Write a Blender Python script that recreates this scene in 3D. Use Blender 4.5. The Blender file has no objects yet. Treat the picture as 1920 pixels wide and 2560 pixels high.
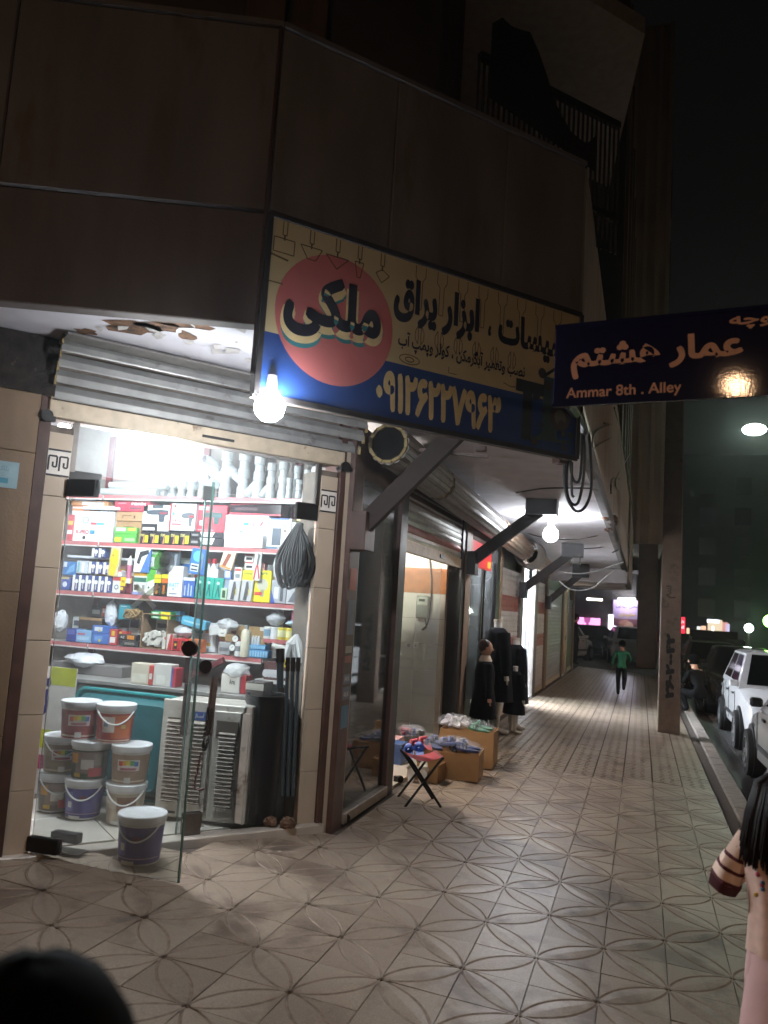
import bpy, bmesh, math, random
from mathutils import Vector, Matrix, geometry
random.seed(7)
sc = bpy.context.scene
COL = sc.collection
R = math.radians

# ------------------------------------------------------------------ camera, world, exposure
CAM = Vector((.738, -3.847, 1.617)); FPX = 2005.0
YAW, PITCH, ROLL = -.3147, .1172, .0627
_f = Vector((math.sin(YAW)*math.cos(PITCH), math.cos(YAW)*math.cos(PITCH), math.sin(PITCH)))
_r = Vector((math.cos(YAW), -math.sin(YAW), 0)); _u = _r.cross(_f)
RX = math.cos(ROLL)*_r + math.sin(ROLL)*_u; UX = -math.sin(ROLL)*_r + math.cos(ROLL)*_u; FX = _f
cd = bpy.data.cameras.new('camera'); cam = bpy.data.objects.new('camera', cd); COL.objects.link(cam); sc.camera = cam
m3 = Matrix((RX, UX, -FX)).transposed(); cam.matrix_world = Matrix.Translation(CAM) @ m3.to_4x4()
cd.sensor_width = 36; cd.lens = FPX/2560*36; cd.clip_start = .02; cd.clip_end = 500
cd.dof.use_dof = True; cd.dof.focus_distance = 6.5; cd.dof.aperture_fstop = 3.2
w = bpy.data.worlds.new('World'); sc.world = w; w.use_nodes = True
bg = w.node_tree.nodes['Background']; bg.inputs[0].default_value = (.55, .5, .5, 1); bg.inputs[1].default_value = .0014
vs = sc.view_settings; vs.view_transform = 'Standard'; vs.look = 'None'; vs.gamma = 1; vs.exposure = 1.6; vs.use_curve_mapping = False
cy = sc.cycles; cy.use_denoising = True; cy.max_bounces = 6; cy.diffuse_bounces = 3; cy.glossy_bounces = 3; cy.transparent_max_bounces = 10
cy.caustics_reflective = False; cy.caustics_refractive = False; cy.sample_clamp_indirect = 4; cy.sample_clamp_direct = 0; cy.use_light_tree = True; cy.use_adaptive_sampling = True; cy.adaptive_threshold = .05

# where a sight line of the survey meets a known plane of the place
def ray(u, v): return (u-960)/FPX*RX - (v-1280)/FPX*UX + FX
KX = -.044
def gz(x): return KX*x
def PG(u, v, z=None):
    d = ray(u, v)
    t = (KX*CAM.x-CAM.z)/(d.z-KX*d.x) if z is None else (z-CAM.z)/d.z
    return CAM + t*d
def PN(u, v, p, n):
    d = ray(u, v); return CAM + d*((Vector(p)-CAM).dot(n)/d.dot(n))
def PY(u, v, y): return PN(u, v, (0, y, 0), Vector((0, 1, 0)))
def PX(u, v, x): return PN(u, v, (x, 0, 0), Vector((1, 0, 0)))
def PD(u, v, D): return CAM + D*ray(u, v)

# ------------------------------------------------------------------ materials
def lin(h):
    h = h.lstrip('#'); o = []
    for i in (0, 2, 4):
        c = int(h[i:i+2], 16)/255; o.append(c/12.92 if c <= .04045 else ((c+.055)/1.055)**2.4)
    return tuple(o)
_M = {}
def mat(key, hexc=None, rough=.55, metal=0., var=.12, scale=14., bump=0., bscale=60., spec=.5, col=None, stain=None, streak=False, coat=0., orand=0.):
    if key in _M: return _M[key]
    m = bpy.data.materials.new(key); m.use_nodes = True; N = m.node_tree.nodes; L = m.node_tree.links
    b = N['Principled BSDF']; c = col or lin(hexc)
    geo = N.new('ShaderNodeNewGeometry'); vec = geo.outputs['Position']
    if streak:
        mp = N.new('ShaderNodeMapping'); mp.inputs['Scale'].default_value = (1, 1, .25); L.new(vec, mp.inputs[0]); vec = mp.outputs[0]
    n = N.new('ShaderNodeTexNoise'); n.inputs['Scale'].default_value = scale; n.inputs['Detail'].default_value = 5; L.new(vec, n.inputs['Vector'])
    cr = N.new('ShaderNodeValToRGB'); e = cr.color_ramp.elements
    e[0].position = .3; e[1].position = .7
    e[0].color = tuple(x*(1-var) for x in c)+(1,); e[1].color = tuple(min(1, x*(1+var)) for x in c)+(1,)
    L.new(n.outputs['Fac'], cr.inputs[0]); out = cr.outputs[0]
    if stain:
        s, sc_, th = stain
        n2 = N.new('ShaderNodeTexNoise'); n2.inputs['Scale'].default_value = sc_; n2.inputs['Detail'].default_value = 7; n2.inputs['Roughness'].default_value = .65; L.new(vec, n2.inputs['Vector'])
        r2 = N.new('ShaderNodeValToRGB'); r2.color_ramp.elements[0].position = th; r2.color_ramp.elements[1].position = min(1, th+.12); L.new(n2.outputs['Fac'], r2.inputs[0])
        mx = N.new('ShaderNodeMixRGB'); L.new(r2.outputs[0], mx.inputs[0]); L.new(out, mx.inputs[1]); mx.inputs[2].default_value = lin(s)+(1,); out = mx.outputs[0]
    if orand:
        oi = N.new('ShaderNodeObjectInfo'); mr = N.new('ShaderNodeMapRange'); mr.inputs[3].default_value = 1-orand; mr.inputs[4].default_value = 1+orand*.6; L.new(oi.outputs['Random'], mr.inputs[0])
        hv = N.new('ShaderNodeHueSaturation'); L.new(mr.outputs[0], hv.inputs['Value']); L.new(out, hv.inputs['Color']); out = hv.outputs[0]
    L.new(out, b.inputs['Base Color'])
    b.inputs['Roughness'].default_value = rough; b.inputs['Metallic'].default_value = metal
    b.inputs['Specular IOR Level'].default_value = spec
    if coat: b.inputs['Coat Weight'].default_value = coat
    if bump:
        nb = N.new('ShaderNodeTexNoise'); nb.inputs['Scale'].default_value = bscale; nb.inputs['Detail'].default_value = 4; L.new(geo.outputs['Position'], nb.inputs['Vector'])
        bp = N.new('ShaderNodeBump'); bp.inputs['Strength'].default_value = bump; bp.inputs['Distance'].default_value = .01; L.new(nb.outputs['Fac'], bp.inputs['Height']); L.new(bp.outputs[0], b.inputs['Normal'])
    _M[key] = m; return m
def emit(key, hexc, s):
    if key in _M: return _M[key]
    m = bpy.data.materials.new(key); m.use_nodes = True; N = m.node_tree.nodes; N.remove(N['Principled BSDF'])
    e = N.new('ShaderNodeEmission'); e.inputs[0].default_value = lin(hexc)+(1,); e.inputs[1].default_value = s
    m.node_tree.links.new(e.outputs[0], N['Material Output'].inputs[0]); _M[key] = m; return m
def glass(key, tint='#f4f8f8', refl=1.0, dirt_veil=.02):
    if key in _M: return _M[key]
    m = bpy.data.materials.new(key); m.use_nodes = True; N = m.node_tree.nodes; L = m.node_tree.links; N.remove(N['Principled BSDF'])
    t = N.new('ShaderNodeBsdfTransparent'); t.inputs[0].default_value = lin(tint)+(1,)
    gl = N.new('ShaderNodeBsdfGlossy'); gl.inputs['Roughness'].default_value = .03
    fr = N.new('ShaderNodeFresnel'); fr.inputs[0].default_value = 1.45
    mu = N.new('ShaderNodeMath'); mu.operation = 'MULTIPLY'; mu.inputs[1].default_value = refl; L.new(fr.outputs[0], mu.inputs[0])
    mx = N.new('ShaderNodeMixShader'); L.new(mu.outputs[0], mx.inputs[0]); L.new(t.outputs[0], mx.inputs[1]); L.new(gl.outputs[0], mx.inputs[2])
    df = N.new('ShaderNodeBsdfDiffuse'); df.inputs[0].default_value = (.75, .78, .8, 1)
    ns = N.new('ShaderNodeTexNoise'); ns.inputs['Scale'].default_value = 3.5; ns.inputs['Detail'].default_value = 6
    m2 = N.new('ShaderNodeMath'); m2.operation = 'MULTIPLY'; m2.inputs[1].default_value = dirt_veil*2; L.new(ns.outputs[0], m2.inputs[0])
    mx2 = N.new('ShaderNodeMixShader'); L.new(m2.outputs[0], mx2.inputs[0]); L.new(mx.outputs[0], mx2.inputs[1]); L.new(df.outputs[0], mx2.inputs[2])
    tr = N.new('ShaderNodeBsdfTranslucent'); tr.inputs[0].default_value = (.8, .84, .88, 1); md = N.new('ShaderNodeMixShader'); md.inputs[0].default_value = .6
    L.new(df.outputs[0], md.inputs[1]); L.new(tr.outputs[0], md.inputs[2]); L.new(md.outputs[0], mx2.inputs[2])
    L.new(mx2.outputs[0], N['Material Output'].inputs[0]); _M[key] = m; return m
def film(key, tint='#eef2f6', a=.45):
    # thin creased plastic bag
    if key in _M: return _M[key]
    m = bpy.data.materials.new(key); m.use_nodes = True; N = m.node_tree.nodes; L = m.node_tree.links; b = N['Principled BSDF']
    b.inputs['Base Color'].default_value = lin(tint)+(1,); b.inputs['Roughness'].default_value = .18
    t = N.new('ShaderNodeBsdfTransparent'); mx = N.new('ShaderNodeMixShader'); mx.inputs[0].default_value = a
    nb = N.new('ShaderNodeTexNoise'); nb.inputs['Scale'].default_value = 40; g = N.new('ShaderNodeNewGeometry'); L.new(g.outputs['Position'], nb.inputs['Vector'])
    bp = N.new('ShaderNodeBump'); bp.inputs['Strength'].default_value = .8; bp.inputs['Distance'].default_value = .02; L.new(nb.outputs['Fac'], bp.inputs['Height']); L.new(bp.outputs[0], b.inputs['Normal'])
    L.new(t.outputs[0], mx.inputs[1]); L.new(b.outputs[0], mx.inputs[2]); L.new(mx.outputs[0], N['Material Output'].inputs[0]); _M[key] = m; return m
def C(h, rough=.5, **k): return mat('paint '+h+str(rough), h, rough, **k)

# ------------------------------------------------------------------ mesh builder
class MB:
    def __init__(s): s.v = []; s.f = []; s.m = []
    def add(s, vs, fs, mi=0):
        o = len(s.v); s.v += [tuple(x) for x in vs]; s.f += [tuple(i+o for i in f) for f in fs]; s.m += [mi]*len(fs); return s
    def box(s, x0, x1, y0, y1, z0, z1, mi=0, T=None):
        vs = [Vector(p) for p in ((x0,y0,z0),(x1,y0,z0),(x1,y1,z0),(x0,y1,z0),(x0,y0,z1),(x1,y0,z1),(x1,y1,z1),(x0,y1,z1))]
        if T: vs = [T @ p for p in vs]
        return s.add(vs, [(3,2,1,0),(4,5,6,7),(0,1,5,4),(1,2,6,5),(2,3,7,6),(3,0,4,7)], mi)
    def bar(s, p0, p1, wd, th, mi=0, up=(0,0,1)):
        p0, p1 = Vector(p0), Vector(p1); d = p1-p0; L_ = d.length; d.normalize(); a = d.cross(Vector(up))
        if a.length < 1e-4: a = d.cross(Vector((1,0,0)))
        a.normalize(); b = a.cross(d)
        T = Matrix((a, d, b)).transposed().to_4x4(); T.translation = p0
        return s.box(-wd/2, wd/2, 0, L_, -th/2, th/2, mi, T)
    def cyl(s, p0, p1, r0, r1=None, n=12, mi=0, caps=True):
        r1 = r0 if r1 is None else r1; p0, p1 = Vector(p0), Vector(p1); d = (p1-p0).normalized()
        a = d.orthogonal().normalized(); b = d.cross(a); vs = []
        for p, r in ((p0, r0), (p1, r1)):
            for i in range(n):
                t = 2*math.pi*i/n; vs.append(p+a*(r*math.cos(t))+b*(r*math.sin(t)))
        fs = [(i, (i+1) % n, n+(i+1) % n, n+i) for i in range(n)]
        if caps: fs += [tuple(range(n-1, -1, -1)), tuple(range(n, 2*n))]
        return s.add(vs, fs, mi)
    def tube(s, pts, r, n=6, mi=0, caps=True):
        pts = [Vector(p) for p in pts]; rs = r if isinstance(r, (list, tuple)) else [r]*len(pts)
        vs = []; a = None
        for i, p in enumerate(pts):
            d = (pts[min(i+1, len(pts)-1)]-pts[max(i-1, 0)]).normalized()
            a = d.orthogonal().normalized() if a is None else (a-d*a.dot(d))
            if a.length < 1e-4: a = d.orthogonal()
            a = a.normalized(); b = d.cross(a)
            for k in range(n):
                t = 2*math.pi*k/n; vs.append(p+a*(rs[i]*math.cos(t))+b*(rs[i]*math.sin(t)))
        fs = []
        for i in range(len(pts)-1):
            for k in range(n): fs.append((i*n+k, i*n+(k+1) % n, (i+1)*n+(k+1) % n, (i+1)*n+k))
        if caps: fs += [tuple(range(n-1, -1, -1)), tuple(range((len(pts)-1)*n, len(pts)*n))]
        return s.add(vs, fs, mi)
    def lathe(s, prof, n=20, mi=0, c=(0, 0, 0), a0=0, a1=2*math.pi, mis=None):
        full = abs(a1-a0-2*math.pi) < 1e-6; m = n if full else n+1; vs = []
        for r, z in prof:
            for i in range(m):
                t = a0+(a1-a0)*i/n; vs.append((c[0]+r*math.cos(t), c[1]+r*math.sin(t), c[2]+z))
        for j in range(len(prof)-1):
            fs = []
            for i in range(n):
                k = (i+1) % m; fs.append((j*m+i, j*m+k, (j+1)*m+k, (j+1)*m+i))
            if j == 0: s.add(vs, fs, mis[0] if mis else mi); o = len(s.v)-len(vs)
            else: s.f += [tuple(q+o for q in f) for f in fs]; s.m += [mis[j] if mis else mi]*len(fs)
        return s
    def prism(s, poly, z0, z1, mi=0, T=None):
        n = len(poly); vs = [Vector((x, y, z)) for z in (z0, z1) for x, y in poly]
        if T: vs = [T @ p for p in vs]
        return s.add(vs, [tuple(range(n-1, -1, -1)), tuple(range(n, 2*n))]+[(i, (i+1) % n, n+(i+1) % n, n+i) for i in range(n)], mi)
    def blob(s, c, rad, n=10, mi=0, jit=0., seed=0, squash=1.):
        rnd = random.Random(seed); h = max(4, n//2); vs = []; rx, ry, rz = rad if isinstance(rad, tuple) else (rad,)*3
        for j in range(h+1):
            ph = math.pi*j/h
            for i in range(n):
                t = 2*math.pi*i/n; k = 1+jit*(rnd.random()-.5)*2
                vs.append((c[0]+rx*k*math.sin(ph)*math.cos(t), c[1]+ry*k*math.sin(ph)*math.sin(t), c[2]+rz*k*math.cos(ph)))
        fs = [(j*n+i, (j+1)*n+i, (j+1)*n+(i+1) % n, j*n+(i+1) % n) for j in range(h) for i in range(n)]
        return s.add(vs, fs, mi)
    def mesh(s, name, mats, smooth=False, bevel=0.):
        me = bpy.data.meshes.new(name); me.from_pydata(s.v, [], s.f)
        for m in (mats if isinstance(mats, (list, tuple)) else [mats]): me.materials.append(m)
        me.polygons.foreach_set('material_index', s.m)
        if any(len(f) > 4 for f in s.f):
            bm = bmesh.new(); bm.from_mesh(me); bmesh.ops.triangulate(bm, faces=[f for f in bm.faces if len(f.verts) > 4]); bm.to_mesh(me); bm.free()
        if bevel:
            bm = bmesh.new(); bm.from_mesh(me); bmesh.ops.remove_doubles(bm, verts=bm.verts, dist=1e-5)
            es = [e for e in bm.edges if len(e.link_faces) == 2 and e.calc_face_angle(0) > .6]
            bmesh.ops.bevel(bm, geom=es, offset=bevel, segments=1, affect='EDGES', clamp_overlap=True); bm.to_mesh(me); bm.free()
        if smooth:
            me.polygons.foreach_set('use_smooth', [True]*len(me.polygons))
            try: me.set_sharp_from_angle(angle=R(38))
            except Exception: pass
        me.update(); return me
    def build(s, name, mats, parent=None, smooth=False, bevel=0., loc=None, rot=None):
        return inst(s.mesh(name, mats, smooth, bevel), name, parent, loc, rot)
def inst(me, name, parent=None, loc=None, rot=None, scale=None):
    o = bpy.data.objects.new(name, me); COL.objects.link(o); o.parent = parent
    if loc is not None: o.location = loc
    if rot is not None: o.rotation_euler = rot
    if scale is not None: o.scale = scale
    return o
def tag(o, label=None, cat=None, group=None, kind=None):
    for k, v in (('label', label), ('category', cat), ('group', group), ('kind', kind)):
        if v: o[k] = v
    return o
def thing(name, label, cat, loc=(0, 0, 0), rz=0., group=None, rot=None):
    o = bpy.data.objects.new(name, None); COL.objects.link(o); o.location = loc; o.rotation_euler = rot or (0, 0, rz); o.empty_display_size = .1
    return tag(o, label, cat, group)
def struct(o): o['kind'] = 'structure'; return o
def copy_tree(o, parent=None):
    c = o.copy(); COL.objects.link(c); c.parent = parent
    for ch in list(o.children): copy_tree(ch, c)
    return c

# ------------------------------------------------------------------ lettering
_ISO = 'ا:FE8D,FE8E آ:FE81,FE82 ب:FE8F,FE90,FE91,FE92 پ:FB56,FB57,FB58,FB59 ت:FE95,FE96,FE97,FE98 ج:FE9D,FE9E,FE9F,FEA0 چ:FB7A,FB7B,FB7C,FB7D ح:FEA1,FEA2,FEA3,FEA4 د:FEA9,FEAA ر:FEAD,FEAE ز:FEAF,FEB0 س:FEB1,FEB2,FEB3,FEB4 ش:FEB5,FEB6,FEB7,FEB8 ص:FEB9,FEBA,FEBB,FEBC ع:FEC9,FECA,FECB,FECC ق:FED5,FED6,FED7,FED8 ک:FB8E,FB8F,FB90,FB91 گ:FB92,FB93,FB94,FB95 ل:FEDD,FEDE,FEDF,FEE0 م:FEE1,FEE2,FEE3,FEE4 ن:FEE5,FEE6,FEE7,FEE8 و:FEED,FEEE ه:FEE9,FEEA,FEEB,FEEC ی:FBFC,FBFD,FBFE,FBFF'
_FORM = {e[0]: [chr(int(h, 16)) for h in e[2:].split(',')] for e in _ISO.split(' ')}
def shape(s):
    if not any(c in _FORM for c in s): return s
    out = []
    for i, c in enumerate(s):
        if c not in _FORM: out.append(c); continue
        f = _FORM[c]; prev = i > 0 and s[i-1] in _FORM and len(_FORM[s[i-1]]) == 4; nxt = i+1 < len(s) and s[i+1] in _FORM and len(f) == 4
        out.append(f[3] if prev and nxt else f[1] if prev else f[2] if nxt else f[0])
    return ''.join(reversed(out))
_T = {}
def contours(s):
    if s in _T: return _T[s]
    c = bpy.data.curves.new('lettering', 'FONT'); c.body = shape(s); c.size = 1
    o = bpy.data.objects.new('lettering', c); COL.objects.link(o)
    cu = o.to_curve(bpy.context.evaluated_depsgraph_get()); res = []
    for sp in cu.splines:
        P = []
        bp = sp.bezier_points
        if len(bp):
            n = len(bp)
            for i in range(n):
                a, b = bp[i], bp[(i+1) % n]
                straight = (a.handle_right-a.co).cross(b.co-a.co).length < 1e-5 and (b.handle_left-b.co).cross(b.co-a.co).length < 1e-5
                P += [a.co.copy()] if straight else geometry.interpolate_bezier(a.co, a.handle_right, b.handle_left, b.co, 5)[:-1]
        else: P = [Vector(p.co[:3]) for p in sp.points]
        Q = []
        for p in P:
            if not Q or (p-Q[-1]).length > 1e-4: Q.append(Vector((p.x, p.y, 0)))
        if len(Q) > 3 and (Q[0]-Q[-1]).length < 1e-4: Q.pop()
        if len(Q) > 2: res.append(Q)
    o.to_curve_clear(); bpy.data.objects.remove(o); bpy.data.curves.remove(c)
    _T[s] = res; return res
def area(P): return .5*sum(P[i].x*P[(i+1) % len(P)].y-P[(i+1) % len(P)].x*P[i].y for i in range(len(P)))
def inside(p, P):
    r = False
    for i in range(len(P)):
        a, b = P[i], P[i-1]
        if (a.y > p.y) != (b.y > p.y) and p.x < (b.x-a.x)*(p.y-a.y)/(b.y-a.y)+a.x: r = not r
    return r
def text(mb, s, x0, y0, x1, y1, T, mi=0, bold=0., lift=.001, shear=0.):
    """flat lettering filling the box x0..x1, y0..y1 of the plane T (x right, y up, z towards the reader)"""
    cs = contours(s)
    if not cs: return
    sg = 1 if sum(area(c) for c in cs) > 0 else -1
    B = []
    for c in cs:
        n = len(c); q = []
        for i in range(n):
            d = (c[(i+1) % n]-c[i-1]); nn = Vector((d.y, -d.x, 0))*sg
            q.append(c[i]+nn.normalized()*bold if nn.length > 1e-6 else c[i])
        B.append(q)
    lx = min(p.x for c in B for p in c); hx = max(p.x for c in B for p in c); ly = min(p.y for c in B for p in c); hy = max(p.y for c in B for p in c)
    def mp(p):
        fy = (p.y-ly)/(hy-ly); return Vector((x0+(p.x-lx)/(hx-lx)*(x1-x0)+shear*(fy-.5)*(y1-y0), y0+fy*(y1-y0), 0))
    outs = [c for c in B if area(c)*sg > 0]; holes = [c for c in B if area(c)*sg <= 0]
    for k, o in enumerate(sorted(outs, key=lambda c: abs(area(c)))):
        hs = [h for h in holes if inside(h[0], o)]
        ls = [o]+hs; pts = [p for l in ls for p in l]
        tr = geometry.tessellate_polygon(ls)
        mb.add([T @ (mp(p)+Vector((0, 0, lift+k*.00003))) for p in pts], [t for t in tr], mi)
def plane_T(o, ex, ey):
    ex, ey = Vector(ex).normalized(), Vector(ey).normalized(); n = ex.cross(ey)
    T = Matrix((ex, ey, n)).transposed().to_4x4(); T.translation = Vector(o); return T
def rect(mb, T, x0, y0, x1, y1, mi=0, lift=.001):
    mb.add([T @ Vector(p) for p in ((x0, y0, lift), (x1, y0, lift), (x1, y1, lift), (x0, y1, lift))], [(0, 1, 2, 3)], mi)
def poly(mb, T, pts, mi=0, lift=.001):
    mb.add([T @ Vector((x, y, lift)) for x, y in pts], [tuple(range(len(pts)))], mi)
def disc(mb, T, cx, cy_, r, mi=0, lift=.001, n=20, ry=None):
    poly(mb, T, [(cx+r*math.cos(2*math.pi*i/n), cy_+(ry or r)*math.sin(2*math.pi*i/n)) for i in range(n)], mi, lift)
def line(mb, T, pts, wd, mi=0, lift=.001):
    for (ax, ay), (bx, by) in zip(pts, pts[1:]):
        d = Vector((bx-ax, by-ay, 0)); n = Vector((-d.y, d.x, 0)).normalized()*wd/2; a = Vector((ax, ay, lift)); b = Vector((bx, by, lift))
        mb.add([T @ p for p in (a-n, b-n, b+n, a+n)], [(0, 1, 2, 3)], mi)
# ------------------------------------------------------------------ frames of the place
S0 = Vector((-2.52, .07, 0)); SD = Vector((.6267, .7793, 0)); SN = Vector((SD.y, -SD.x, 0)); SRZ = math.atan2(SD.y, SD.x)
TS = Matrix.Translation(S0) @ Matrix.Rotation(SRZ, 4, 'Z')
def SL(x, y, z=0): return TS @ Vector((x, y, z))
C0 = Vector((-1.2, -.2, 0)); C1 = Vector((.3, 1.52, 0)); GD = (C1-C0).normalized(); GN = Vector((GD.y, -GD.x, 0))
LD = Vector((-.92, -.392, 0)).normalized()          # balcony edge running left from the corner
HS = 3.07
def hs(y): return HS-.020*max(0, y-1.5)             # the arcade sinks a little along the street

# ------------------------------------------------------------------ ground, road, pavement
m_asph = mat('asphalt', '#3d3b3a', .8, var=.25, scale=40, bump=.4, bscale=120)
m_tile = mat('cement tile', '#958777', .34, var=.24, orand=.07, scale=130, bump=.10, bscale=420, stain=('#6b5d52', 2.2, .50), spec=.5)
m_tile2 = mat('cement tile darker', '#8a7b6c', .38, var=.24, orand=.07, scale=120, bump=.10, bscale=400, stain=('#5f534b', 3.1, .54), spec=.5)
m_joint = mat('dirty joint', '#453c35', .85, var=.3, scale=30)
m_groove = mat('leaf groove', '#837466', .8, var=.25, scale=30)
m_paver = mat('wavy paver', '#857868', .33, orand=.12, var=.22, scale=60, bump=.12, bscale=300, stain=('#6a5f58', 2.2, .55), spec=.5)
m_kerb = mat('kerb concrete', '#7d756d', .8, var=.2, scale=12, bump=.3, bscale=90)
struct(MB().add([(-160, -160, -.30), (200, -160, -.30), (200, 240, -.30), (-160, 240, -.30)], [(0, 1, 2, 3)]).build('ground', m_asph))
struct(MB().box(2.15, 11.5, -60, 120, -.42, -.255).build('road', m_asph))
struct(MB().box(-40, 2.1, 24.4, 33.5, -.4, -.07).build('alley', m_asph))
gut = MB().box(1.80, 2.149, -30, 24.3, -.42, -.27); struct(gut.build('gutter', mat('wet gutter', '#26231f', .5, var=.3, scale=8)))

sw = struct(MB().box(-9, 1.62, -8, 24.3, -.28, -.024).build('sidewalk', m_joint)); sw.rotation_euler = (0, math.atan(-KX), 0)
TL = .30
def leaf_mesh(mats):
    h = TL/2-.0022; mb = MB(); W = .055; g = .016; n = 9; dx = Vector((.7071, .7071)); nx = Vector((-.7071, .7071)); D = h*2*1.4142
    ts = [.035+.93*i/n for i in range(n+1)]
    def pt(t, o): p = dx*(D*(t-.5))+nx*o; return (p.x, p.y)
    w_ = [W*math.sin(math.pi*t)**.85 for t in ts]
    for sg in (1, -1):
        inn = [pt(t, sg*a) for t, a in zip(ts, w_)]; out = [pt(t, sg*(a+g)) for t, a in zip(ts, w_)]
        corner = (-h, h) if sg > 0 else (h, -h)
        ring = [(-h, -h)]+out+[(h, h), corner]
        if sg > 0: ring = ring[::-1]
        ring = ring[::-1]
        mb.add([(x, y, 0) for x, y in ring], [tuple(range(len(ring)))])
        k = len(inn); mid = [pt(t, sg*(a+g*.5)) for t, a in zip(ts, w_)]
        vs = [(x, y, 0) for x, y in inn]+[(x, y, -.0036) for x, y in mid]+[(x, y, 0) for x, y in out]
        for j in range(2): mb.add(vs, [(j*k+i, j*k+i+1, (j+1)*k+i+1, (j+1)*k+i) for i in range(k-1)], 1)
    k = len(ts); ce = [pt(t, 0)+(.0035*math.sin(math.pi*t),) for t in ts]
    for sg in (1, -1):
        vs = ce+[pt(t, sg*a)+(0,) for t, a in zip(ts, w_)]; mb.add(vs, [((i, i+1, k+i+1, k+i) if sg < 0 else (k+i, k+i+1, i+1, i)) for i in range(k-1)])
    c = [(-h, -h), (h, -h), (h, h), (-h, h)]
    mb.add([(x, y, z) for z in (0, -.026) for x, y in c], [(i, (i+1) % 4, 4+(i+1) % 4, 4+i) for i in range(4)])
    mb.add([(x, y, -.006) for x, y in c], [(0, 1, 2, 3)], 1)
    return mb
def paver_mesh():
    mb = MB(); h = TL/2-.001; cw = 2*h/3; rh = 2*h/3; z = .014; i_ = .006
    for a in range(3):
        for b in range(3):
            x0 = -h+a*cw; x1 = x0+cw; y0 = -h+b*rh; y1 = y0+rh; ym = (y0+y1)/2
            l = .024*(1 if b % 2 else -1) if a > 0 else 0; r = .024*(1 if b % 2 else -1) if a < 2 else 0
            P = [(x0+i_-l, y0+i_), (x1-i_-r, y0+i_), (x1-i_+r, ym), (x1-i_-r*.6, y1-i_), (x0+i_-l*.6, y1-i_), (x0+i_+l, ym)]
            n = 6
            mb.add([(x, y, zz) for zz in (0, -z) for x, y in P], [tuple(range(6))]+[(i, n+i, n+(i+1) % n, (i+1) % n) for i in range(n)])
    mb.box(-h, h, -h, h, -.026, -z+.001, 1)
    return mb
me_leaf = [leaf_mesh(0).mesh('leaf_tile', [m, m_groove]) for m in (m_tile, m_tile2)]
me_pave = paver_mesh().mesh('paver_tile', [m_paver, m_joint])
def proj(p):
    d = p-CAM; z = d.dot(FX); return (960+FPX*d.dot(RX)/z, 1280-FPX*d.dot(UX)/z, z) if z > .1 else (-1, -1, -1)
def walk_in_shop(x, y): return (TS.inverted() @ Vector((x, y, 0))).y > -.05 and x < -1.2 or (x < -1.33 and y > 1.4)
rnd = random.Random(3); rest = MB(); leafcells = []; pavecells = []
for i in range(-24, 5):
    for j in range(-15, 80):
        x, y = (i+.5)*TL, (j+.5)*TL
        if x > 1.62-.14 or walk_in_shop(x, y): continue
        (leafcells if y < 5.15+.2*x else pavecells).append((i, j, x, y))
def vis(x, y):
    u, v, z = proj(Vector((x, y, gz(x)))); return z > 0 and -90 < u < 2010 and v < 2720
lv = sorted([c for c in leafcells if vis(c[2], c[3])], key=lambda c: (Vector((c[2], c[3], 0))-CAM).length); near = set(lv[:298])
for c in leafcells:
    i, j, x, y = c; a = 0 if (i+j) % 2 == 0 else math.pi/2
    if rnd.random() < .5: a += math.pi
    if c in near:
        inst(me_leaf[rnd.random() < .3], 'leaf_tile', sw, (x, y, rnd.uniform(-.0012, .0012)), (R(rnd.uniform(-.35, .35)), R(rnd.uniform(-.35, .35)), a+R(rnd.uniform(-.4, .4))))
    elif (Vector((x, y, 0))-Vector((CAM.x, CAM.y, 0))).length < 6:
        lm = leaf_mesh(0); T = Matrix.Translation((x, y, 0)) @ Matrix.Rotation(a, 4, 'Z'); o = len(rest.v)
        rest.v += [tuple(T @ Vector(p)) for p in lm.v]; rest.f += [tuple(q+o for q in f) for f in lm.f]; rest.m += lm.m
tag(rest.build('leaf_tile_field', [m_tile, m_groove], sw), kind='stuff')
pv = sorted([c for c in pavecells if vis(c[2], c[3])], key=lambda c: c[3]); nearp = set(pv[:290]); rest = MB(); pm = paver_mesh()
for c in pavecells:
    i, j, x, y = c
    if c in nearp: inst(me_pave, 'paver_tile', sw, (x, y, rnd.uniform(-.0015, .0015)), (R(rnd.uniform(-.3, .3)), R(rnd.uniform(-.3, .3)), math.pi*(rnd.random() < .5)))
    else:
        o = len(rest.v); rest.v += [(p[0]+x, p[1]+y, p[2]) for p in pm.v]; rest.f += [tuple(q+o for q in f) for f in pm.f]; rest.m += pm.m
tag(rest.build('paver_tile_field', [m_paver, m_joint], sw), kind='stuff')
kb = struct(MB().box(1.62, 1.795, -8, 24.3, -.4, -.11).build('kerb', m_kerb))
me_k = MB().box(-.085, .085, -.247, .247, -.16, .0).mesh('kerb_stone', m_kerb, bevel=.012)
for k in range(50): inst(me_k, 'kerb_stone', kb, (1.708, -1.5+k*.5, -.072+rnd.uniform(-.004, .004)), (0, R(rnd.uniform(-1, 1)), R(rnd.uniform(-.4, .4))))

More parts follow.
